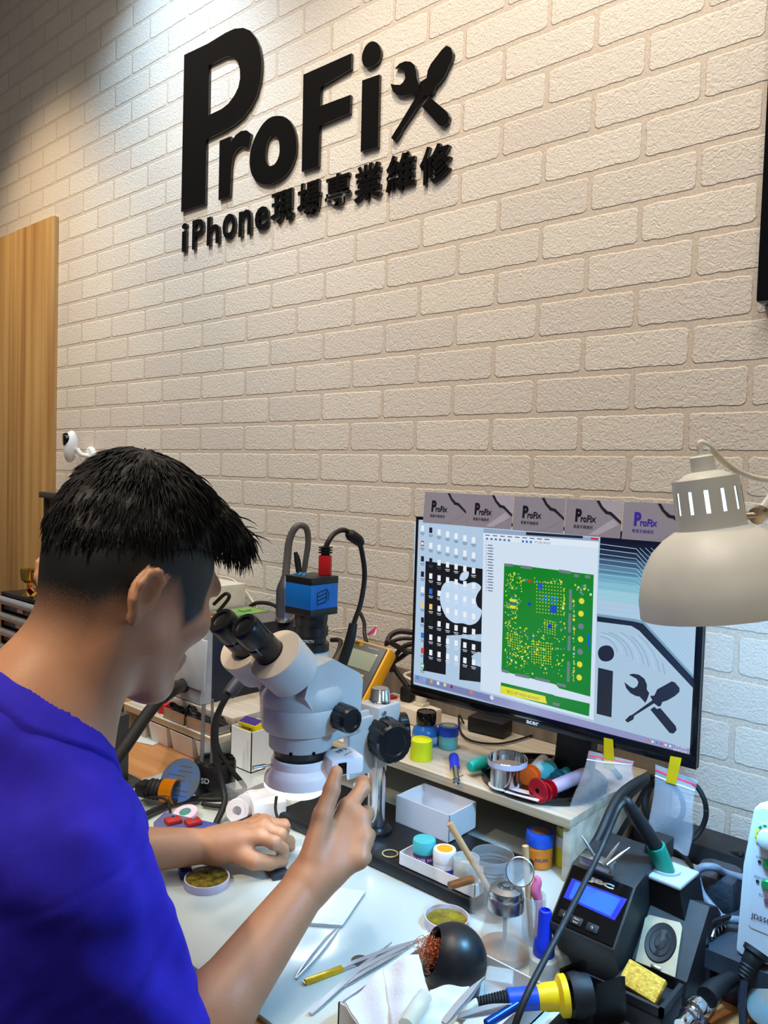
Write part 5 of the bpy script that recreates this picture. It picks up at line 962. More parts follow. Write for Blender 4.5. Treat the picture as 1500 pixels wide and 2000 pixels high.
jar('paste_jar', 'small teal jar with a blue lid on the monitor shelf', lp(875, 1460), .0185, .044, M('pale_teal_jar', (110, 180, 176), 0.4), M('royal_blue_lid', (28, 74, 196), 0.35), .017, 1.10, M('olive_label', (130, 150, 110), 0.5), (.35, .95), bandm=M('pale_teal_label', (120, 190, 184), 0.45))
a, b_ = pZ(886, 1478, ZS + .010), pZ(891, 1526, ZS + .0075); t = thing('small_screwdriver', 'short screwdriver with blue grip and chrome shaft on the shelf', 'screwdriver', a.lerp(b_, .5)); d = (b_ - a).normalized(); L_ = (b_ - a).length
part('grip', MB().lathe([(0, 0), (.006, 0), (.0095, .004), (.0098, .018), (.0085, .024), (.0092, L_ * .46), (.0070, L_ * .50), (0, L_ * .50)], a, tuple(d), 24), bluep, t, 'blue grip'); part('shaft', MB().lathe([(0, L_ * .46), (.0068, L_ * .46), (.0068, L_), (.0045, L_ + .001), (.004, L_ - .004), (0, L_ - .004)], a, tuple(d), 24), chrome, t)
part('clip', MB().box(a.lerp(b_, .82) + V((.0075, .002, .001)), (.002, .020, .003), None, 0, .0006), chrome, t)
# on the round stand base
zB = SZ + .0085
bp_ = lambda x, y, z=0: pZ(x, y, zB + z)
c = lay(bp_(984, 1534), zB); t = thing('solder_spool', 'silver solder wire spool with a shallow tin lid on top', 'spool', c)
part('flange', MB().lathe([(0, 0), (.0265, 0), (.0265, .002), (0, .002)], c, (0, 0, 1), 36), white, t); part('wire', MB().lathe([(.0235 + (.0004 if i % 2 else 0), .002 + i * .0012) for i in range(28)], c, (0, 0, 1), 40), M('solder_wire', (206, 208, 212), 0.2, 1.0, .08, 200), t, 'coiled silver wire')
part('flange', MB().lathe([(0, .0355), (.0280, .0355), (.0280, .0378), (0, .0378)], c, (0, 0, 1), 36), M('pale_lid', (206, 214, 238), 0.35), t)
c2 = c + V((.003, .004, .0382)); solo('tin_lid', MB().lathe([(0, 0), (.0330, 0), (.0342, .001), (.0342, .0105), (.0334, .0112), (.0324, .0105), (.0322, .0018), (0, .0015)], c2, (.02, -.05, 1), 48, ms=[1, 1, 1, 0, 0, 0, 0]), [chrome, lav], 'shallow silver tin lid on top of the solder spool', 'lid')
a, b_ = bp_(917, 1498, .010), bp_(948, 1488, .012); solo('teal_cap', MB().tube([a, a.lerp(b_, .15), a.lerp(b_, .6), b_ + (b_ - a) * .5], [.0085, .0105, .0115, .0095], 20), M('teal_cap_plastic', (20, 176, 164), 0.4), 'bright teal tool cap lying at the left rim of the round stand', 'cap')
def syringe(label, a, b_, r, barrel, fl, tipm=None, band=None):
    a, b_ = V(a), V(b_); d = (b_ - a).normalized(); L = (b_ - a).length; t = thing('syringe', label, 'syringe', a.lerp(b_, .5))
    part('plunger_flange', MB().lathe([(0, 0), (r * 1.35, 0), (r * 1.4, .001), (r * 1.4, .003), (r * .6, .004), (r * .55, .016), (0, .016)], a, tuple(d), 28), fl, t)
    part('flange', MB().lathe([(0, .014), (r * 1.45, .014), (r * 1.45, .0165), (0, .0165)], a, tuple(d), 28), fl, t)
    part('barrel', MB().lathe([(0, .016), (r, .016), (r, L - .012), (r * .5, L - .007), (r * .3, L), (0, L)], a, tuple(d), 28), barrel, t)
    if band: part('label', MB().lathe([(r + .0003, .022), (r + .0003, L - .018)], a, tuple(d), 28), band, t)
    return t
red = M('anodised_red', (190, 24, 44), 0.25, 0.5); tcl = clear('syringe_clear', (226, 228, 230), .6, .15)
sy = syringe('clear syringe with a red spool shaped plunger', bp_(1062, 1546, .016), bp_(1150, 1508, .018), .0112, tcl, red, band=M('pink_paste', (206, 180, 204), 0.4))
a = bp_(1059, 1541, .016); d = (bp_(1150, 1508, .018) - a).normalized()
part('spool_end', MB().lathe([(0, -.012), (.0195, -.012), (.0205, -.011), (.0205, -.009), (.008, -.006), (.0075, .002), (0, .002)], a, tuple(d), 36), red, sy); part('hub', MB().lathe([(0, -.0126), (.004, -.0126), (.004, -.0119)], a, tuple(d), 16), blackg, sy)
sy = syringe('clear syringe with a bright orange cap ring', bp_(1032, 1518, .014), bp_(1066, 1482, .016), .0120, tcl, M('bright_orange', (244, 96, 20), 0.35), band=M('white_sticker', (228, 226, 216), 0.5))
syringe('dark syringe with a teal tip behind the orange one', bp_(1066, 1508, .012), bp_(1118, 1462, .014), .0115, M('dark_violet_paste', (30, 30, 58), 0.3), M('pale_aqua', (110, 206, 204), 0.4))
syringe('teal labelled syringe between the dark one and the red spool', bp_(1085, 1522, .011), bp_(1135, 1488, .012), .0090, M('aqua_label', (70, 170, 170), 0.4), M('dark_aqua', (30, 90, 96), 0.4))
solo('paper_pad', MB().box(bp_(1015, 1556, .0022) + V((0, .016, 0)), (.060, .030, .0012), rotz(.1)), M('pink_white_paper', (228, 212, 214), .7), 'pinkish white paper slip under the tools on the round stand', 'paper')
solo('power_adapter', MB().box(lp(950, 1434) + V((0, .012, .017)), (.085, .045, .032), rotz(.1), 0, .004), black, 'black power adapter on the shelf under the monitor', 'adapter')
cable('adapter_cable', 'thin black cord trailing from the adapter along the shelf', [lp(905, 1425) + V((0, 0, .014)), lp(896, 1408) + V((0, 0, .012)), lp(900, 1436) + V((0, 0, .006)), lp(925, 1452) + V((0, 0, .004)), lp(980, 1456) + V((0, 0, .004)), lp(1040, 1440) + V((0, 0, .004))], .0022)
cable('adapter_cable', 'thick black cord crossing the shelf behind the round stand', [lp(905, 1400) + V((0, .02, .006)), lp(960, 1420) + V((0, .03, .006)), lp(1050, 1430) + V((0, .03, .006)), lp(1120, 1450) + V((0, .03, .006)), V((.372, -.10, ZS + .006))], .0045)
# ================================================================ DESK LAMP
LT, LB = pD(1373, 910, .88), pD(1414, 1192, .88); la = (LB - LT).normalized(); HL = (LB - LT).length
lm = M('aged_cream_enamel', (214, 211, 200), 0.42, noise=0.07, scale=12); lamp = thing('desk_lamp', 'cream metal desk lamp with slotted neck shining on the bench', 'lamp', LB)
nk = []; 
for i in range(19):
    u = i / 18; nk.append((.0345 + (.0015 * u), HL * (.085 + .345 * u)))
seg = 52; sl = lambda i, k: 4 <= i <= 11 and k % 4 == 0
neck = [(.0085, -.012), (.0125, -.010), (.0125, .006), (.020, .008), (.029, .014), (.0335, .022)] + nk
neck = [(r * 1.035, z) for r, z in neck]
part('neck', MB().lathe(neck, LT, tuple(la), seg, 0, skip=lambda i, k: sl(i - 6, k)).lathe([(r - .0012, z) for r, z in neck], LT, tuple(la), seg, 0, skip=lambda i, k: sl(i - 6, k)), lm, lamp)
dome = [(.0365, HL * .428), (.040, HL * .435), (.052, HL * .48), (.066, HL * .56), (.077, HL * .67), (.0835, HL * .80), (.0865, HL * .88), (.0872, HL), (.0858, HL), (.0851, HL * .88), (.0821, HL * .80), (.0756, HL * .67), (.0646, HL * .56), (.0506, HL * .48), (.040, HL * .441), (.0365, HL * .434)]
dome = [(r * 1.035, z) for r, z in dome]
part('shade', MB().lathe(dome, LT, tuple(la), 64), lm, lamp)
part('bulb', MB().lathe([(0, HL * .12), (.014, HL * .12), (.015, HL * .30), (.024, HL * .50), (.030, HL * .72), (.026, HL * .84), (0, HL * .90)], LT, tuple(la), 28), M('glowing_bulb', (205, 238, 255), 0.4, emit=5, noise=0.01), lamp, 'glowing cool white bulb')
part('cord', MB().tube([LT - la * .010, LT - la * .026, pD(1385, 872, .88), pD(1412, 900, .89), pD(1450, 925, .90), pD(1505, 937, .91), pD(1600, 930, .93)], .0034, 10), cream, lamp)
r0 = pD(1447, 1012, .88); part('swivel', MB().cyl(r0 - V((.02, 0, 0)) + la * 0, pD(1482, 1006, .885), .0045, None, 14).cyl(pD(1478, 1008, .882), pD(1486, 1003, .888), .010, None, 16), M('worn_chrome', (176, 160, 140), .3, 1.0, .2, 60), lamp)
part('arm', MB().tube([pD(1484, 1004, .887), pD(1530, 940, .90), (1.06, -.50, 1.62)], .006, 10, sm=False).tube([(1.06, -.50, 1.62), (1.12, -.40, .80)], .006, 10, sm=False).lathe([(0, 0), (.07, 0), (.07, .02), (.012, .03), (.010, .07), (0, .07)], (1.12, -.40, .7335), (0, 0, 1), 36), lm, lamp)
bl = light('desk_lamp_glow', 'POINT', tuple(LT + la * (HL * .97)), 16.0, (0.22, 0.57, 1.0), tuple(LB + la * .3), 0.03, 165, 0.25); bl.parent = lamp; bl.location = (LT + la * (HL * .97)) - LB
# ================================================================ WHITE DEVICE ON ITS RACK (right edge)
rk = thing('device_rack', 'dark metal rack under the white device at the right edge', 'rack', (.85, -.38, TZ)); rkm = M('rack_grey', (52, 56, 64), 0.45, noise=.15)
part('rack_top', MB().box2((.638, -.436, .790), (1.05, -.100, .800), 0, .002), rkm, rk); part('rack_side', MB().box2((.640, -.434, .7335), (.647, -.105, .790)), rkm, rk); part('rack_side', MB().box2((1.04, -.434, .7335), (1.047, -.105, .790)), rkm, rk)
part('rack_lip', MB().box2((.638, -.439, .776), (1.05, -.436, .800)), rkm, rk)
jw = M('device_white', (226, 230, 232), 0.4, noise=.02); jy = pZ(1440, 1864, .8005).y; jx0, jz0, jz1 = pY(1437, 1850, jy).x, .8005, pY(1452, 1566, jy).z
jd = thing('white_tool_station', 'white electric tool station with green buttons at the right edge', 'tool station', (jx0 + .09, -.42, jz0))
fr = [(jx0, jy, jz0 + .004), (jx0 + .004, jy, jz0), (jx0 + .20, jy, jz0), (jx0 + .20, jy, jz1), (jx0 + .022, jy, jz1), (jx0 + .012, jy, jz1 - .006), (jx0 + .003, jy, jz1 - .08)]
part('front_bezel', MB().prism([V(p) + V((0, .004, 0)) for p in fr], (0, .022, 0)).prism([V(p).lerp(V((jx0 + .1, jy, .94)), .02) for p in fr], (0, .006, 0)), jw, jd)
part('case', MB().box2((jx0 + .020, jy + .025, jz0 + .002), (jx0 + .195, jy + .19, jz1 - .004), 0, .006), M('device_grey_case', (140, 150, 168), 0.4), jd)
fp = jy - .0006; pf = lambda x, y, e=0: pY(x, y, fp - e)
pl = part('front_panel', MB().prism([pf(1474, 1600), pf(1560, 1640), pf(1560, 1850), pf(1467, 1812), pf(1462, 1806)], (0, .0012, 0)), M('panel_lilac_white', (224, 224, 230), 0.4, noise=.02), jd)
dk = pf(1502, 1638, .001)
part('dial', MB().lathe([(0, .010), (.0100, .010), (.0116, .009), (.0122, 0), (0, 0)], dk, (0, -1, 0), 44), white, jd, 'white round dial')
sc2 = MB()
for k in range(9):
    a0 = math.radians(215 - k * 24); a1 = a0 - math.radians(17); r0_, r1_ = .0134, .0164
    sc2.poly([dk + V((r * math.cos(a), -.0004, r * math.sin(a))) for r, a in ((r0_, a0), (r1_, a0), (r1_, a1), (r0_, a1))], 0 if k < 3 else 1)
part('dial_scale', sc2, [M('scale_yellow', (236, 214, 30), .4), M('scale_green', (30, 130, 80), .4)], pl)
for x, y in ((1501, 1689), (1498, 1728)): part('button', MB().lathe([(0, .003), (.0050, .003), (.0064, .0015), (.0068, 0), (0, 0)], pf(x, y, .0005), (0, -1, 0), 30), M('button_green', (24, 130, 64), .35), jd, 'green button')
pt = MB(); put_text(pt, 'FWD.', pf(1486, 1676, .0008), (1, 0, 0), (0, 0, 1), .0030); put_text(pt, 'FOOT', pf(1483, 1714, .0008), (1, 0, 0), (0, 0, 1), .0030); put_text(pt, 'POWER', pf(1495, 1751, .0008), (1, 0, 0), (0, 0, 1), .0030); put_text(pt, 'JD5500', pf(1489, 1797, .0008), (1, 0, 0), (0, 0, 1), .0082, bold=.01)
for x, y in ((1484, 1683), (1480, 1721)): pt.lathe([(.0022, .0009), (0, .0009)], pf(x, y, 0), (0, -1, 0), 14)
part('lettering', pt, M('panel_print', (40, 44, 60), .5), pl); part('power_lamp', MB().lathe([(.004, 0), (.004, .0012), (0, .0016)], pf(1499, 1759, .0006), (0, -1, 0), 18), M('dull_red_lamp', (126, 84, 96), .4), jd)
cs = pf(1478, 1858, .0); t = thing('plug_cable', 'black ribbed plug with cable hanging from the white tool station', 'cable', cs); pdn = V((-.25, -.55, -.80)).normalized()
part('plug', MB().lathe([(0, -.004), (.0150, -.004), (.0150, .002), (.0115, .004), (.0105, .016)] + [(.0098 - .0004 * k + (.0008 if k % 2 else 0), .017 + k * .0022) for k in range(8)] + [(0, .036)], cs + V((0, -.004, 0)), tuple(pdn), 24), rubber, t)
e0 = cs + pdn * .034; de = dep(e0); part('cable', MB().tube([e0, pD(1455, 1912, de - .005), pD(1449, 1950, de - .01), pD(1452, 2000, de - .02), pD(1458, 2040, de - .03)], .0046, 10), M('shiny_dark_cable', (40, 44, 56), .2), t)
# under and beside the rack
a, b_ = pZ(1330, 2005, .770), pZ(1384, 1945, .775); d = (b_ - a).normalized(); t = thing('metal_connector', 'shiny silver barrel connector under the dark rack', 'connector', a.lerp(b_, .5))
part('barrel', MB().lathe([(0, 0), (.008, 0), (.009, .004), (.009, .016), (.0115, .018), (.0115, .026), (.010, .028), (.0135, .030), (.0145, .036), (.0135, .044), (0, .046)], a, tuple(d), 28), chrome, t); part('boot', MB().tube([b_ - d * .004, b_ + d * .02, b_ + d * .05 + V((.01, .02, -.002))], [.0125, .011, .007], 14), rubber, t)
wc = pZ(1500, 1960, .7715); t = thing('colour_disc', 'round disc of pale blue and tan wedges at the lower right corner', 'disc', wc)
part('disc', MB().lathe([(0, .002), (.024, .0015), (.026, 0), (.024, -.002), (0, -.002)], wc, (-.3, -.65, .7), 40), M('pale_blue_disc', (104, 140, 150), .3, c2=(140, 118, 100), scale=30), t)
part('disc_stand', MB().box(wc + V((.004, .010, -.018)), (.02, .02, .034)), rubber, t)
cable('grey_cable', 'grey cable looping behind the soldering station toward the white device', [(.640, -.33, .78), pY(1365, 1752, -.34), pY(1357, 1716, -.35), pY(1368, 1696, -.35), pY(1395, 1694, -.34), pY(1440, 1712, -.30), (.76, -.24, .83)], .0052, M('mid_grey_cable', (116, 124, 140), .4))
cable('grey_cable', 'second grey cable running down beside the dark pouch', [pY(1362, 1716, -.362), pY(1372, 1746, -.365), pY(1398, 1778, -.37), pY(1422, 1795, -.38), (.70, -.33, .812)], .0050, M('mid_grey_cable', (116, 124, 140), .4))
solo('dark_pouch', MB().box(pY(1402, 1735, -.30), (.062, .07, .062), rotz(.1), 0, .016), M('black_leatherette', (44, 48, 56), .45, noise=.3, scale=60, bump=.6, bscale=150), 'black leatherette pouch beside the white device', 'pouch')
for pts, lb, rr in (([(1328, 1666), (1372, 1664), (1410, 1666), (1450, 1668)], 'upper black cord running along the wall to the white device', .0042), ([(1330, 1680), (1362, 1690), (1400, 1688), (1402, 1696), (1430, 1688), (1455, 1686)], 'lower black cord crossing behind the grey cable', .0040)):
    cable('wall_cable', lb, [pY(x, y, -.05 - .05 * i / len(pts)) for i, (x, y) in enumerate(pts)], rr)
cl_ = thing('spring_clip', 'small black spring clip at the left edge of the dark rack', 'clip', pZ(1390, 1830, .800))
part('spring', MB().tube([pZ(1378 + k * 3.2 + (3 if k % 2 else -3), 1836 - k * 2.6 + (6 if k % 2 else -6), .805) for k in range(14)], .0012, 6, 0, 2), steel, cl_); part('wire', MB().tube([pZ(1380, 1845, .804), pZ(1380, 1815, .818), pZ(1392, 1800, .824), pZ(1425, 1790, .820)], .0032, 8), rubber, cl_); part('wire', MB().tube([pZ(1390, 1830, .805), pZ(1400, 1808, .814), pZ(1428, 1800, .810)], .0024, 8), steel, cl_)
# coiled cords behind the hazy bag
def loop(label, c, r, R, rr, n=26, turns=1.0, squash=.8, a0=0.0):
    return cable('coiled_cable', label, [V(c) + R @ V((r * math.cos(a0 + 2 * PI * turns * i / n), r * squash * math.sin(a0 + 2 * PI * turns * i / n), .004 * math.sin(i))) for i in range(n + 1)], rr, n=3)
loop('outer black cord loop behind the hazy zip bag', pY(1320, 1580, -.17), .046, rxyz(80, 0, 25), .0042, turns=1.02, squash=1.15)
loop('inner black cord loop behind the hazy zip bag', pY(1296, 1572, -.20), .030, rxyz(75, 0, 15), .0042, turns=1.02, squash=1.1)
cable('hanging_cable', 'black cord hanging beside the shelf side panel', [pY(1275, 1515, -.16), pY(1240, 1580, -.15), pY(1205, 1640, -.16), pY(1185, 1700, -.2)], .0046)
cable('hanging_cable', 'thin black cord drooping under the hazy zip bag', [pY(1290, 1640, -.12), pY(1330, 1665, -.11), pY(1352, 1700, -.12), pY(1345, 1740, -.2)], .0044)
solo('wall_box', MB().box(pY(1350, 1662, -.02), (.024, .022, .04), None, 0, .002), M('cream_wall_box', (214, 204, 158), .5), 'small cream box low on the wall behind the hazy bag', 'box')
# ================================================================ LEFT END OF THE BENCH
wz0 = .7335
# ---- shelf with bins, trays and the hot air station
ls = thing('parts_shelf', 'low plywood shelf with white bins under it at the left', 'shelf', (-.65, -.22, wz0))
part('shelf_board', MB().box2((-.785, -.410, .784), (-.415, -.02, .7985), 0, .001), ply, ls); part('front_edge', MB().box2((-.785, -.4112, .7845), (-.415, -.4101, .798)), plyend, ls, 'layered plywood edge')
part('side_panel', MB().box2((-.785, -.408, wz0), (-.770, -.02, .7838)), ply, ls); part('side_panel', MB().box2((-.430, -.30, TZ + .0003), (-.4155, -.02, .7838)), ply, ls); part('side_panel', MB().box2((-.70, -.408, wz0), (-.685, -.02, .7838)), ply, ls)
part('riser_board', MB().box2((-.785, -.350, .812), (-.425, -.02, .8285), 0, .001).box2((-.78, -.30, .7987), (-.76, -.05, .812)).box2((-.45, -.30, .7987), (-.43, -.05, .812)), ply, ls, 'upper plywood board')
bnl = ['white plastic bin under the parts shelf, leftmost of three', 'white plastic bin under the parts shelf, middle of three', 'white plastic bin under the parts shelf, behind the black tool holder']
binm = M('bin_white', (236, 236, 232), 0.5, noise=.04)
for k, (x0, x1) in enumerate(((-.668, -.588), (-.578, -.488), (-.478, -.456))):
    b = MB(); o0, o1 = (x0 + .006, -.405), (x1 - .006, -.31); 
    b.prism([(x0, -.412, .781), (x1, -.412, .781), (x1 - .006, -.404, wz0 + .0005), (x0 + .006, -.404, wz0 + .0005)], (0, .0018, 0))
    b.prism([(x0, -.412, .781), (x0 + .006, -.404, wz0 + .0005), (x0 + .006, -.315, wz0 + .0005), (x0, -.31, .781)], (.0018, 0, 0)); b.prism([(x1, -.412, .781), (x1 - .006, -.404, wz0 + .0005), (x1 - .006, -.315, wz0 + .0005), (x1, -.31, .781)], (-.0018, 0, 0))
    b.box2((x0 + .006, -.404, wz0 + .0005), (x1 - .006, -.315, wz0 + .002)).box2((x0 + .001, -.315, wz0 + .001), (x1 - .001, -.313, .781))
    solo('bin', b, binm, bnl[k], 'bin', 'white bins under the parts shelf')
for k, (x0, x1, lb) in enumerate(((-.615, -.532, 'silver tray with dark clutter on the parts shelf, beside the red cap'), (-.522, -.425, 'silver tray on the parts shelf behind the tool holder rods'))):
    t = thing('metal_tray', lb, 'tray', ((x0 + x1) / 2, -.38, .799)); part('tray_body', MB().box2((x0, -.404, .799), (x1, -.354, .8005)).box2((x0, -.404, .799), (x1, -.402, .824)).box2((x0, -.356, .799), (x1, -.354, .811)).box2((x0, -.404, .799), (x0 + .002, -.354, .816)).box2((x1 - .002, -.404, .799), (x1, -.354, .816)), M('tray_silver', (176, 172, 170), .35, .8, .1, 60), t)
    part('black_film', MB().sheet(lambda u, v, a=x0, b=x1: V((a + .004 + (b - a - .008) * u, -.400 + .040 * v, .822 + .010 * math.sin(6 * u + 4 * v) * (1 - .3 * v) + .004 * math.sin(17 * u))), 16, 8, .001), blackg, t, 'crumpled black film')
solo('bottle_cap', MB().lathe([(0, 0), (.018, 0), (.019, .002), (.017, .020), (0, .021)], (-.650, -.375, .799), (0, 0, 1), 28), redp, 'red cap at the left end of the parts shelf', 'cap')
ha = thing('hot_air_station', 'grey hot air station with teal buttons and dark blue side', 'hot air station', (-.66, -.19, .829)); hx0, hx1, hy0, hy1, hz0, hz1 = -.785, -.552, -.335, -.035, .829, 1.004
navy_s = M('dark_navy_case', (32, 38, 54), .5, noise=.1)
part('case', MB().box2((hx0, hy0 + .02, hz0), (hx1 - .001, hy1, hz1 - .004), 0, .002), navy_s, ha); part('top_cover', MB().box2((hx0, hy0 + .02, hz1 - .004), (hx1, hy1, hz1), 0, .001), M('warm_grey_cover', (104, 100, 98), .5), ha)
part('front_bezel', MB().prism([(hx1, hy0 + .020, hz0), (hx1, hy0 - .012, hz0 + .002), (hx1, hy0 - .002, hz1 - .02), (hx1, hy0 + .004, hz1 + .001), (hx1, hy0 + .020, hz1 + .001)], (hx0 - hx1, 0, 0)), M('bezel_grey', (176, 178, 180), .45), ha)
hpan = lambda x, y: pY(x, y, hy0 - .0085)
part('front_panel', MB().box((hx0 + .13, hy0 - .0095, .925), (.24, .006, .120), rxyz(-3, 0, 0), 0, .003), M('panel_pale', (196, 200, 202), .4), ha)
for x, y, w in ((364, 1285, 1), (363, 1258, 1), (322, 1331, .8), (333, 1332, .8)):
    c = hpan(x, y); part('button', MB().lathe([(0, .003), (.004 * w, .003), (.0055 * w, .001), (.0058 * w, 0)], c + V((0, -.004, 0)), (0, -1, -.06), 22, 0, .8, 1.5, up=(0, 0, 1)), M('teal_button', (20, 140, 168), .35), ha)
hs0 = pY(362, 1338, hy0 - .008); part('hose_port', MB().lathe([(0, 0), (.017, 0), (.017, .010), (.013, .012), (0, .012)], hs0, (0, -1, 0), 28), rubber, ha)
hpts = [hs0 + V((0, -.010, 0)), pD(340, 1345, 1.66), pD(315, 1362, 1.60), pD(290, 1392, 1.55), pD(262, 1432, 1.49), pD(236, 1470, 1.44), pD(205, 1512, 1.38), pD(190, 1535, 1.35)]
hh = thing('air_hose', 'thick black ribbed hose from the hot air station to the left', 'hose', hpts[0]); hsm = smooth(hpts[:3], 14)
part('ribbed_end', MB().tube(hsm, [.0135 + (.0016 if i % 2 else 0) for i in range(len(hsm))], 16, sm=False), rubber, hh); part('hose', MB().tube(hpts[2:], .0125, 16), rubber, hh)
hl = thing('handle_holder', 'black upright clamp holding the hot air handle beside the blue sleeve', 'holder', lay(pZ(235, 1540, wz0), wz0)); hc = pZ(232, 1535, wz0)
part('post', MB().box(hc + V((0, 0, .075)), (.030, .026, .150), rotz(.2), 0, .004), dgrey, hl); part('foot', MB().box(hc + V((0, 0, .006)), (.09, .07, .012), None, 0, .003), dgrey, hl); part('clamp', MB().lathe([(.016, 0), (.030, 0), (.034, .006), (.034, .050), (.028, .056), (.016, .056)], hc + V((-.045, -.004, .115)), (0, 0, 1), 30), rubber, hl); part('cone', MB().lathe([(0, 0), (.029, 0), (.022, .05), (.012, .06), (0, .06)], hc + V((-.045, -.004, .168)), (0, 0, 1), 30), rubber, hl)
solo('beige_device', MB().box2((-1.00, -.15, wz0 + .001), (-.792, -.025, 1.064), 0, .003), M('beige_case', (206, 200, 184), .5), 'beige instrument case against the wall behind the hot air station', 'instrument')
solo('board_sample', MB().box(pZ(470, 1195, hz1 + .0012), (.085, .13, .002), rotz(.05)).box(pZ(478, 1192, hz1 + .004), (.02, .03, .004), rotz(.1)), M('circuit_green', (50, 150, 96), .4, noise=.3, scale=40, c2=(150, 160, 40)), 'green circuit board lying on top of the hot air station', 'circuit board')
solo('green_module', MB().box(pZ(404, 1213, hz1 + .009), (.030, .022, .016), rotz(.3), 0, .002).box(pZ(410, 1207, hz1 + .018), (.014, .014, .008), rotz(.6)), M('module_green', (30, 130, 60), .45, noise=.3, scale=60, c2=(200, 190, 40)), 'small green and yellow module at the corner of the hot air station', 'module')
solo('pink_clip', MB().box(pZ(393, 1222, hz1 + .006), (.016, .010, .010), rotz(.2), 0, .002), M('pink_clip_plastic', (230, 80, 110), .4), 'small pink clip beside the green module', 'clip')
cable('test_lead', 'thin red wire on top of the hot air station', [pZ(398, 1192, hz1 + .02), pZ(408, 1200, hz1 + .012), pZ(422, 1201, hz1 + .006)], .0018, redp)
cable('test_lead', 'short thick black wire arching in front of the beige case', [pY(418, 1180, -.16), pY(440, 1160, -.165), pY(447, 1168, -.165), pY(424, 1197, -.165)], .0048)
cable('wall_cable', 'thin white cable curving down the brick wall', [pY(425, 1125, -.012), pY(455, 1132, -.012), pY(480, 1155, -.012), pY(497, 1180, -.02), pY(502, 1190, -.04)], .0020, cream)
cable('wall_cable', 'black cable curling behind the hot air station by the wall', [pY(482, 1190, -.03), pY(500, 1178, -.028), pY(530, 1180, -.03), pY(555, 1195, -.04)], .0055)
# ---- gooseneck handle and black lens box
gp = pY(556, 1204, -.215); gm = M('ribbed_alloy', (136, 140, 144), .3, .9, .1, 60); gs = thing('hot_air_gun', 'silver ribbed air handle with a grey hose loop behind the blue camera', 'handle', gp)
sg = 40; prf = [(.004, .0), (.0205, 0), (.021, .006), (.021, .062), (.0185, .074), (.013, .086), (.010, .096), (0, .098)]; mbg = MB(); vs = []
for r_, z in prf:
    for j in range(sg): rr = r_ * (1 - (.07 if j % 2 and .004 < z < .07 else 0)); vs.append(gp + V((rr * math.cos(2 * PI * j / sg), rr * math.sin(2 * PI * j / sg), z)))
part('ribbed_grip', mbg.add(vs, [[i * sg + j, i * sg + (j + 1) % sg, (i + 1) * sg + (j + 1) % sg, (i + 1) * sg + j] for i in range(len(prf) - 1) for j in range(sg)] + [list(range(sg))[::-1]]), gm, gs)
dg = dep(gp); lpz = smooth([gp + V((0, 0, .094)), pD(561, 1090, dg), pD(566, 1052, dg), pD(580, 1028, dg), pD(597, 1030, dg + .01), pD(602, 1055, dg + .02), pD(597, 1095, dg + .03), pD(592, 1125, dg + .04)], 9)
part('hose_loop', MB().tube(lpz, [.0088 - .0022 * i / len(lpz) + (.0009 if i % 2 and i < 26 else 0) for i in range(len(lpz))], 12, sm=False), M('grey_brown_hose', (86, 82, 78), .5), gs)
part('strain_relief', MB().tube([pD(577, 1078, dg + .03), pD(581, 1095, dg + .03), pD(584, 1122, dg + .03)], [.004, .0078, .0065], 12), rubber, gs)
part('collar', MB().lathe([(0, -.012), (.020, -.012), (.022, -.008), (.022, 0), (0, 0)], gp, (0, 0, 1), 32), steel, gs)
lbx = thing('lens_box', 'black sloped box with a small round lens behind the microscope', 'box', (gp.x + .02, -.2, .829)); lx, ly = gp.x + .028, -.205
part('box_body', MB().prism([(lx - .05, ly - .05, .829), (lx - .05, ly - .050, .985), (lx - .05, ly - .01, gp.z - .012), (lx - .05, ly + .045, gp.z - .012), (lx - .05, ly + .045, .829)], (.10, 0, 0)), black, lbx); part('lens', MB().lathe([(.012, .002), (.019, .003), (.020, 0)], (lx + .018, ly + .01, gp.z - .0118), (0, 0, 1), 30).lathe([(0, .0015), (.012, .002)], (lx + .018, ly + .01, gp.z - .0118), (0, 0, 1), 30), chrome, lbx)
# ---- multimeter leaning near the wall
m1, m2 = pY(680, 1241, -.135), pY(760, 1264, -.135); mu = (m2 - m1).normalized(); md = V((0, -.60, -.80)); md = (md - mu * md.dot(mu)).normalized(); mn = md.cross(mu).normalized(); mn = mn if mn.y < 0 else -mn
mwid, mlen = (m2 - m1).length + .012, .175; mo = m1 - mu * .006; MF = Matrix((mu, -md, mn)).transposed(); mc_ = mo + mu * mwid / 2 + md * mlen / 2
mm = thing('multimeter', 'yellow edged grey multimeter leaning behind the microscope', 'multimeter', mc_ + md * mlen / 2)
part('holster', MB().box(mc_ - mn * .018, (mwid, mlen, .036), MF, 0, .010), M('holster_yellow', (240, 172, 14), .45, noise=.04), mm, 'yellow rubber holster')
mb_ = part('meter_body', MB().box(mc_ - mn * .004, (mwid - .014, mlen - .010, .014), MF, 0, .004), M('meter_grey', (84, 82, 80), .45), mm)
MP = lambda u, v, e=.0032: mo + mu * (mwid * u) + md * (mlen * v) + mn * e
part('display', MB().box(MP(.5, .27, .003), (mwid * .70, mlen * .24, .003), MF, 0, .001), M('lcd_green_grey', (150, 158, 136), .08, noise=.04), mb_, 'pale grey green display')
part('maker_plate', MB().box(MP(.30, .075, .003), (mwid * .34, .010, .002), MF), M('dull_gold_plate', (150, 124, 30), .4), mb_); part('lettering', put_text(MB(), 'FLUKE', MP(.30, .075, .0044), mu, -md, .0065, bold=.04), blackg, mb_); part('lettering', put_text(MB(), '17B+ DIGITAL MULTIMETER', MP(.70, .085, .0034), mu, -md, .003, .030), M('white_print', (225, 228, 230), .5), mb_)
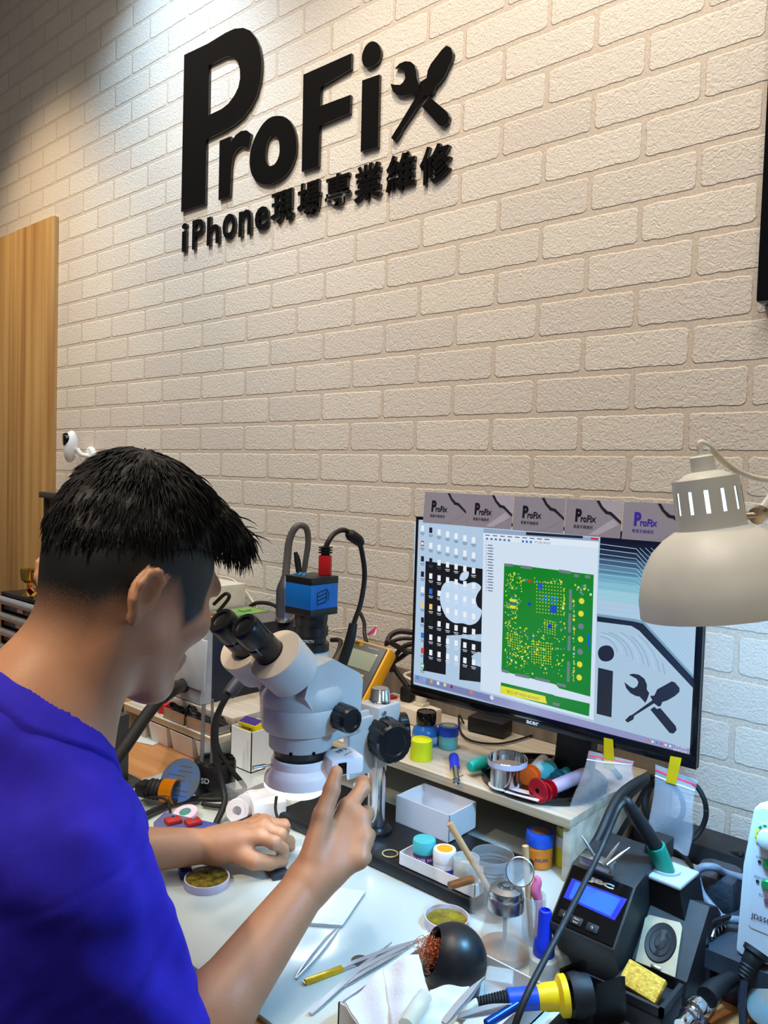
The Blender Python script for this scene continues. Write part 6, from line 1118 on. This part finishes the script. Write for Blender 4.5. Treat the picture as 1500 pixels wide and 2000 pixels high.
part('button', MB().box(MP(.74, .47, .004), (.014, .007, .004), MF, 0, .001), M('button_amber', (240, 176, 20), .4), mb_, 'amber button'); part('button', MB().box(MP(.30, .46, .004), (.012, .006, .004), MF, 0, .001), dgrey, mb_)
part('rotary_dial', MB().lathe([(0, .006), (.014, .006), (.017, .004), (.018, 0)], MP(.46, .70), tuple(mn), 32), black, mb_)
tk = MB(); 
for k in range(9): a = -.6 + k * .42; put_text(tk, ['V', 'mV', 'Hz', 'A', 'mA', 'OFF', 'C', 'F', 'W'][k], MP(.46, .70, .0034) + mu * (.024 * math.sin(a)) - md * (.024 * math.cos(a)), mu, -md, .0036)
part('dial_marks', tk, M('white_print', (225, 228, 230), .5), mb_)
# ---- power strip, plugs and the cord bundle
pw = thing('power_strip', 'cream power strip with red lit switch beside the multimeter', 'power strip', (-.135, -.10, SZ)); pc_ = V((-.128, -.098, SZ + .0175))
part('strip_body', MB().box(pc_, (.16, .060, .034), rotz(-.15), 0, .004), cream, pw); sw = pY(735, 1342, -.12); part('switch', MB().box(pc_ + V((-.045, -.005, .019)), (.018, .024, .006), rotz(-.15), 0, .001), M('red_lit_switch', (170, 10, 14), .3, emit=.25), pw, 'glowing red switch'); part('indicator', MB().ell(pc_ + V((-.050, -.010, .0235)), (.0028,) * 3, None, 0, 12, 8), M('red_led', (255, 60, 50), .3, emit=4), pw)
pg = pc_ + V((.035, .004, .0175)); t = thing('mains_plug', 'cream mains plug standing in the power strip', 'plug', pg); part('plug_body', MB().prism([pg + V((-.014, -.012, 0)), pg + V((.014, -.012, 0)), pg + V((.014, .012, 0)), pg + V((-.014, .012, 0))], (0, 0, .006)).lathe([(.012, .004), (.0125, .022), (.010, .030), (.007, .032), (.0075, .035), (.006, .037), (.0065, .040), (.005, .042), (.0055, .046), (0, .047)], pg, (0, 0, 1), 24), cream, t); part('cord', MB().tube([pg + V((0, 0, .045)), pY(790, 1320, -.085), pY(802, 1313, -.07), pY(818, 1312, -.05)], .0032, 10), cream, t)
pk = pc_ + V((-.006, .006, .0175)); t = thing('mains_plug', 'black mains plug between the multimeter and the cream plug', 'plug', pk); part('plug_body', MB().box(pk + V((0, 0, .017)), (.028, .026, .033), rotz(.2), 0, .005), rubber, t); part('cord', MB().tube([pk + V((0, 0, .032)), pY(768, 1300, -.09), pY(782, 1285, -.075), pY(802, 1272, -.06), pY(830, 1268, -.05)], .0055, 10), rubber, t)
for pts, lb, r_, m_ in (([(756, 1255), (764, 1240), (785, 1233), (830, 1240)], 'topmost dark cable of the bundle beside the monitor', .0062, M('dark_brown_cable', (34, 24, 24), .5)), ([(752, 1260), (768, 1252), (790, 1247), (832, 1250)], 'second dark cable of the bundle beside the monitor', .0042, rubber), ([(758, 1252), (775, 1262), (795, 1272), (832, 1274)], 'brownish cable crossing the bundle beside the monitor', .0060, M('dark_brown_cable', (34, 24, 24), .5)), ([(764, 1310), (768, 1290), (790, 1262), (830, 1255)], 'lower black cable of the bundle beside the monitor', .0055, rubber)):
    cable('bundle_cable', lb, [pY(x, y, -.115 + .02 * i) for i, (x, y) in enumerate(pts)], r_, m_)
cable('wall_cable', 'brown cable looping down behind the video cable', [pY(703, 1196, -.05), pY(711, 1215, -.05), pY(712, 1238, -.06), pY(716, 1255, -.08)], .0045, M('dark_brown_cable', (34, 24, 24), .5))
cable('wall_cable', 'thin white wire running along the wall to the pink tag', [pY(640, 1240, -.03), pY(655, 1230, -.03), pY(700, 1226, -.03), pY(733, 1223, -.03), pY(736, 1226, -.03), pY(731, 1243, -.05)], .0018, cream)
cable('wall_cable', 'dark cable loop left of the multimeter', [pY(648, 1250, -.06), pY(665, 1252, -.07), pY(660, 1275, -.10), pY(648, 1300, -.13), pY(652, 1330, -.15)], .006, M('dark_brown_cable', (34, 24, 24), .5))
solo('pink_tag', MB().prism([pY(716, 1239, -.035), pY(734, 1224, -.035), pY(738, 1231, -.035), pY(721, 1241, -.035)], (0, .002, 0)), M('pink_plastic_tag', (232, 90, 150), .4), 'pink plastic tag on the white wire above the multimeter', 'tag')
# ---- things lying around the left part of the work board
wbx0, wby0 = -.398, -.372; t = thing('white_carton', 'tall white carton holding a yellow pack left of the microscope', 'box', (-.366, -.335, wz0)); cb_ = MB(); X_, Y_, Z_ = (-.392, -.322), (-.380, -.306), (TZ + .0004, .828)
cb_.box2((X_[0], Y_[0], Z_[0]), (X_[1], Y_[1], Z_[0] + .002))
for lo, hi in (((X_[0], Y_[0]), (X_[0] + .0018, Y_[1])), ((X_[1] - .0018, Y_[0]), (X_[1], Y_[1])), ((X_[0], Y_[0]), (X_[1], Y_[0] + .0018)), ((X_[0], Y_[1] - .0018), (X_[1], Y_[1]))): cb_.box2((*lo, Z_[0]), (*hi, Z_[1]))
part('box_walls', cb_, card, t)
yp = thing('yellow_pack', 'yellow and violet pack standing in the tall white carton', 'box', (-.366, -.345, .75)); yR = rxyz(14, 0, 4); part('pack', MB().box((-.357, -.346, .806), (.054, .026, .070), yR, 0, .001), M('pack_yellow', (238, 220, 30), .4), yp); part('printed_top', MB().box(V((-.357, -.346, .806)) + yR @ V((0, 0, .0352)), (.052, .024, .001), yR), M('pack_violet', (60, 40, 120), .4), yp); part('lettering', put_text(MB(), 'KINGBO', V((-.357, -.346, .806)) + yR @ V((0, -.0133, .024)), yR @ V((1, 0, 0)), yR @ V((0, 0, 1)), .007, .034, bold=.04), blackg, yp)
c = V((-.305, -.487, TZ + .0004)); th_ = thing('tool_holder', 'round black tool holder with grey rods left of the microscope', 'tool holder', c)
part('holder_body', MB().lathe([(0, 0), (.041, 0), (.042, .003), (.042, .058), (.039, .063), (.030, .063), (.029, .056), (0, .056)], c, (0, 0, 1), 48), M('holder_black', (20, 21, 24), .35, noise=.25), th_)
hsl = MB(); 
for k in range(8): a = k * PI / 4; hsl.box(c + V((.0345 * math.cos(a), .0345 * math.sin(a), .0632)), (.010, .016, .0012), rotz(a))
part('slots', hsl, blackg, th_, 'dark slots'); eR = .0424; ea = math.radians(-62)
part('emblem', put_text(MB(), 'SD', c + V((eR * math.cos(ea), eR * math.sin(ea), .034)), (-math.sin(ea), math.cos(ea), 0), (0, 0, 1), .011, bold=.02), M('white_print', (225, 228, 230), .5), th_)
for k, (x0, y0, x1, y1, r_) in enumerate(((394, 1492, 398, 1374, .0042), (413, 1490, 415, 1366, .0030))):
    a = pZ(x0, y0, .798); solo('grey_rod', MB().tube([a, pD(x1, y1, dep(a))], r_, 12, sm=False), clear('smoky_rod', (120, 116, 120), .75, .2), ['thicker grey plastic rod standing in the tool holder', 'thin pale rod standing in the tool holder'][k], 'rod')
c = pZ(352, 1524, .784); dn = V((.35, -.78, .52)).normalized(); t = thing('abrasive_disc', 'scratched blue round disc leaning behind the head torch', 'disc', c + V((0, 0, -.035))); part('disc', MB().lathe([(0, .0015), (.041, .0015), (.0415, .0008), (.0415, -.0008), (0, -.0015)], c, tuple(dn), 56), M('scratched_blue', (40, 92, 170), .4, noise=.2, scale=40, c2=(74, 84, 72)), t)
D_ = frame(dn); sc3 = MB()
for k in range(7): sc3.box(c + D_ @ V((rng.uniform(-.012, .012), -.028 + k * .009, .0016)), (.040 - abs(k - 3) * .005, .0009, .0004), D_)
part('scratches', sc3, M('dark_scratch', (24, 44, 84), .6), t)
a, b_ = pZ(292, 1540, .7675), pZ(342, 1546, .7685); d = (b_ - a).normalized(); t = thing('head_torch', 'black head torch with an orange ring lying on the board', 'torch', a.lerp(b_, .5))
part('torch_body', MB().lathe([(0, -.004), (.013, -.004), (.0185, .002)] + [(.0195 - (.0025 if i % 2 else 0), .004 + i * .0042) for i in range(7)] + [(0, .032)], a, tuple(d), 32), rubber, t); part('orange_ring', MB().lathe([(.0215, .030), (.0225, .032), (.0225, .050), (.0235, .052), (.0235, .057), (.0195, .057), (.0175, .052), (0, .044)][:6] + [(.0200, .056), (.0185, .048), (.0215, .030)], a, tuple(d), 36), M('orange_anodised', (236, 140, 20), .25, .6), t, 'orange metal ring')
part('reflector', MB().lathe([(.0195, .055), (.015, .046), (.008, .040), (0, .039)], a, tuple(d), 32), chrome, t); part('mount', MB().box(a + V((-.012, -.004, -.002)), (.024, .030, .026), rotz(.3), 0, .004), rubber, t); part('lead', MB().tube([a + V((.008, -.016, -.01)), pZ(322, 1560, .765), pZ(332, 1580, .752), pZ(332, 1605, .768)], .0026, 8), rubber, t)
c = pZ(362, 1588, .752); t = thing('wick_spool', 'small flat white and pink spool behind the blue fixture', 'spool', c + V((0, 0, -.011))); part('spool_body', MB().lathe([(.007, -.010), (.022, -.010), (.0225, -.008), (.0225, .002), (.0215, .003), (.007, .003), (.007, -.010)], c, (.05, -.25, 1), 40), M('pearly_spool', (226, 214, 226), .3, c2=(236, 190, 220), scale=20), t); part('hub', MB().lathe([(0, .001), (.007, .001)], c, (.05, -.25, 1), 24).lathe([(.007, .0032), (.0105, .0036), (.011, .003)], c, (.05, -.25, 1), 24), M('hub_teal', (60, 140, 132), .4), t)
f0 = [pZ(300, 1606, .768), pZ(322, 1586, .768), pZ(440, 1612, .768), pZ(432, 1640, .768), pZ(318, 1652, .768)]
t = thing('board_fixture', 'blue and grey circuit board fixture with red clamps under the left forearm', 'fixture', sum(f0, V()) / 5 + V((0, 0, -.027)))
part('fixture_plate', MB().prism(f0, (0, 0, -.006)), M('mottled_blue_grey', (36, 72, 180), .45, noise=.2, scale=24, c2=(112, 108, 104)), t); fc = sum(f0, V()) / 5
part('fixture_base', MB().box(fc + V((0, 0, -.016)), (.085, .04, .020), rotz(-.3), 0, .003), bluep, t)
for x, y in ((338, 1606), (377, 1609)):
    c = pZ(x, y, .7685); cl3 = part('clamp', MB().box(c + V((0, 0, .0035)), (.022, .026, .007), rotz(-.25), 0, .0015), M('clamp_red', (168, 40, 44), .4), t, 'red clamp'); part('screw', MB().lathe([(0, .0105), (.0032, .0105), (.0036, .007), (0, .007)], c, (0, 0, 1), 14), chrome, cl3)
solo('fixture_clip', MB().box(pZ(362, 1700, TZ + .007), (.034, .020, .013), rotz(-.5), 0, .004), M('dark_blue_clip', (30, 40, 110), .4), 'dark blue clip on the board below the left forearm', 'clip')
cc_ = pZ(478, 1590, TZ + .001); t = thing('clear_case', 'clear plastic case of white tape rings behind the left hand', 'box', cc_); part('case_walls', MB().box(cc_ + V((0, .012, .0245)), (.080, .066, .048), rotz(-.15), 0, .002), clear('case_clear', (226, 230, 236), .22, .08), t)
for k, (x, y) in enumerate(((464, 1583), (478, 1574), (491, 1566))):
    c = pZ(x, y, TZ + .0225); solo('tape_ring', MB().lathe([(.0085, -.004), (.0205, -.004), (.0215, -.003), (.0215, .003), (.0205, .004), (.0085, .004), (.0085, -.004)], c, (.55, -.80, .25), 32), M('ring_white', (228, 226, 234), .4), ['white tape ring nearest the viewer in the clear case', 'middle white tape ring in the clear case', 'white tape ring farthest back in the clear case'][k], 'ring', 'white tape rings in the clear case')
solo('white_carton', MB().box(pZ(520, 1575, TZ + .0205), (.070, .060, .040), rotz(-.5), 0, .001), card, 'low white carton behind the clear case and the ring light', 'box')
solo('blue_cap', MB().lathe([(0, 0), (.012, 0), (.0125, .002), (.0115, .016), (0, .017)], pZ(588, 1592, TZ + .0004), (0, 0, 1), 24), bluep, 'blue bottle cap behind the right thumb', 'cap')
solo('phone_board', MB().box(pZ(540, 1700, TZ + .0045), (.046, .030, .008), rotz(-.35), 0, .002), M('dark_phone_board', (42, 48, 58), .35, noise=.3, scale=90), 'small dark circuit board held under the left fingers', 'circuit board')
solo('sticker_sheet', MB().box(pZ(325, 1438, wz0 + .0006) + V((-.02, -.03, 0)), (.085, .085, .0006), rotz(.3)), M('sticker_white', (214, 214, 206), .6, c2=(190, 196, 192), scale=14), 'white sheet of stickers on the bench in front of the bins', 'sheet')
# plug and cables between hot air station and tool holder
pa_, pb_ = pD(468, 1328, 1.46), pD(446, 1356, 1.44); t = thing('grey_connector', 'dark grey cable connector hanging left of the microscope', 'connector', pb_); part('connector_body', MB().tube([pa_, pa_.lerp(pb_, .5), pb_], [.0125, .0135, .0120], 16, sm=False), M('slate_plastic', (50, 58, 70), .45), t); part('cable', MB().tube([pb_, pD(432, 1380, 1.44), pD(420, 1410, 1.45), pD(417, 1445, 1.46), pD(424, 1490, 1.47), pD(436, 1540, 1.46), pD(438, 1570, 1.44), pD(424, 1604, 1.42), pD(408, 1640, 1.40)], .0058, 10), rubber, t)
for pts, lb, r_, m_ in (
    ([(436, 1372, .93), (424, 1410, .89), (424, 1455, .84), (445, 1495, .80), (472, 1528, .765), (478, 1540, .752), (468, 1546, .750), (430, 1548, .748), (380, 1560, .748), (330, 1572, .748), (280, 1592, .748)], 'black cable sweeping past the tool holder and across the board', .0050, rubber),
    ([(250, 1612, .75), (300, 1582, .752), (360, 1560, .752), (420, 1562, .752), (460, 1556, .752), (510, 1535, .752), (540, 1528, .752)], 'black cable running behind the wick spool toward the microscope base', .0046, rubber),
    ([(395, 1570, .748), (430, 1575, .748), (470, 1570, .750), (520, 1545, .752)], 'short black cable crossing in front of the clear case', .0044, rubber),
    ([(445, 1612, .752), (480, 1600, .752), (510, 1578, .754), (535, 1555, .758), (550, 1538, .77)], 'black wire beside the red wire left of the ring light', .0036, rubber),
    ([(448, 1615, .750), (485, 1605, .750), (516, 1582, .752), (541, 1556, .757), (556, 1538, .77)], 'red wire running left of the ring light', .0036, redp),
    ([(540, 1555, .80), (538, 1580, .78), (545, 1600, .768), (566, 1606, .765)], 'thin black wire hanging behind the golden tin', .0026, rubber)):
    cable('bench_cable', lb, [pZ(x, y, z) for x, y, z in pts], r_, m_)
# ---- drawer cabinet and trophies at the far left
dx0, dx1, dy, dz1 = -1.47, -1.20, -.47, 1.005; tq = pY(0, 1157, dy); dz1 = tq.z + .004
dcab = thing('drawer_cabinet', 'black cabinet of clear drawers behind the man at the left edge', 'cabinet', ((dx0 + dx1) / 2, dy + .12, wz0)); dx0 = pY(2, 1157, dy).x; dx1 = dx0 + .33
part('cabinet_frame', MB().box2((dx0, dy, dz1 - .008), (dx1, dy + .42, dz1), 0, .001).box2((dx0, dy, wz0), (dx0 + .008, dy + .42, dz1 - .008)).box2((dx1 - .008, dy, wz0), (dx1, dy + .42, dz1 - .008)).box2((dx0, dy + .415, wz0), (dx1, dy + .42, dz1)), M('cabinet_black', (30, 28, 28), .45), dcab)
smoke = clear('smoky_drawer', (150, 146, 150), .62, .2); nd = 6; dh_ = (dz1 - .010 - wz0) / nd
for k in range(nd):
    z1 = dz1 - .010 - k * dh_; dr = part('drawer', MB().box2((dx0 + .010, dy + .004, z1 - dh_ + .004), (dx1 - .010, dy + .22, z1 - .006), 0, .002), smoke, dcab)
    part('pull_lip', MB().tube([(dx0 + .010, dy - .004, z1 - .012), (dx1 - .010, dy - .004, z1 - .012)], .011, 14, sm=False), M('smoky_lip', (150, 148, 150), .2, noise=.1), dr)
    if k < 2: part('label', MB().box((dx0 + .125 - .01 * k, dy - .0005, z1 - .026), (.034, .0015, .020), None), M('drawer_label', (226, 218, 206), .5, c2=(214, 150, 150), scale=50), dr)
    part('contents', MB().box((dx0 + .06, dy + .04, z1 - .030), (.06, .05, .008), rotz(.4)), M('drawer_contents', (150, 130, 160), .5), dr)
def goblet(label, p, h, r):
    t = thing('goblet', label, 'goblet', p, 'gold goblets on the drawer cabinet'); part('bowl', MB().lathe([(0, h * .46), (r * .5, h * .48), (r * .92, h * .60), (r, h * .80), (r * 1.05, h), (r * .95, h), (r * .9, h * .8), (r * .8, h * .62), (0, h * .52)], p, (0, 0, 1), 28), gold, t); part('foot', MB().lathe([(0, 0), (r * .95, 0), (r * .9, h * .10), (r * .5, h * .22), (r * .22, h * .30), (r * .30, h * .40), (r * .25, h * .47), (0, h * .47)], p, (0, 0, 1), 24), gold, t)
goblet('left gold goblet on the black drawer cabinet', pZ(57, 1163, dz1) + V((0, 0, .0003)), .075, .0235); goblet('right gold goblet on the drawer cabinet, nearest the man', pZ(81, 1171, dz1) + V((0, 0, .0003)), .072, .0230)
solo('red_ribbon', MB().sheet(lambda u, v: pZ(52 + 26 * u, 1150 + 10 * v, dz1 + .012) + V((0, 0, .006 * math.sin(8 * u) + .01 * v)), 10, 4, .001), M('red_satin', (170, 40, 50), .4), 'crumpled red ribbon between the two goblets', 'ribbon')
tp0 = pZ(100, 1128, dz1); t = thing('trophy', 'dark framed award with gold inside, behind the man at the left', 'trophy', lay(tp0, wz0)); zt = pD(85, 972, dep(tp0)).z
tl = pD(74, 1000, dep(tp0)).x; part('base', MB().box2((tp0.x - .045, tp0.y - .03, wz0 + .0005), (tp0.x + .06, tp0.y + .03, dz1 + .018), 0, .002), black, t); part('frame', MB().box2((tp0.x - .034, tp0.y - .012, dz1 + .018), (tp0.x - .022, tp0.y + .012, zt)).box2((tp0.x + .040, tp0.y - .012, dz1 + .018), (tp0.x + .052, tp0.y + .012, zt)), M('dark_wood_frame', (52, 44, 38), .5), t); part('top_bar', MB().box2((tp0.x - .050, tp0.y - .022, zt), (tp0.x + .065, tp0.y + .022, zt + .020), 0, .003), M('dark_grey_bar', (74, 68, 62), .5), t); part('gold_panel', MB().box2((tp0.x - .021, tp0.y - .003, dz1 + .02), (tp0.x + .039, tp0.y + .003, zt - .01)), gold, t)
# ================================================================ LOWER RIGHT CORNER
solo('dark_filler_block', MB().box2((.652, -.425, wz0 + .0005), (1.036, -.110, .772), 0, .006), M('dark_blue_filler', (22, 34, 58), .4, noise=.2), 'dark blue block added for the clutter inside the rack under the white device', 'case')  # dark block added in place of the clutter under the rack
solo('dark_filler_sheet', MB().box2((.662, -.875, wz0 + .0003), (1.25, -.480, wz0 + .003), 0, .001), M('dark_sheet_tone', (26, 34, 46), .5, noise=.25), 'dark sheet added on the bench to darken the lower right corner', 'mat')  # dark sheet added so the orange bench does not show here
solo('dark_filler_strip', MB().box2((.395, -.094, wz0 + .0005), (1.15, -.014, .772), 0, .004), M('black_filler', (26, 28, 32), .5, noise=.3), 'black block added on the bench for the dark clutter along the wall at the right', 'cable channel')  # black block added over the orange bench strip, in place of dark clutter
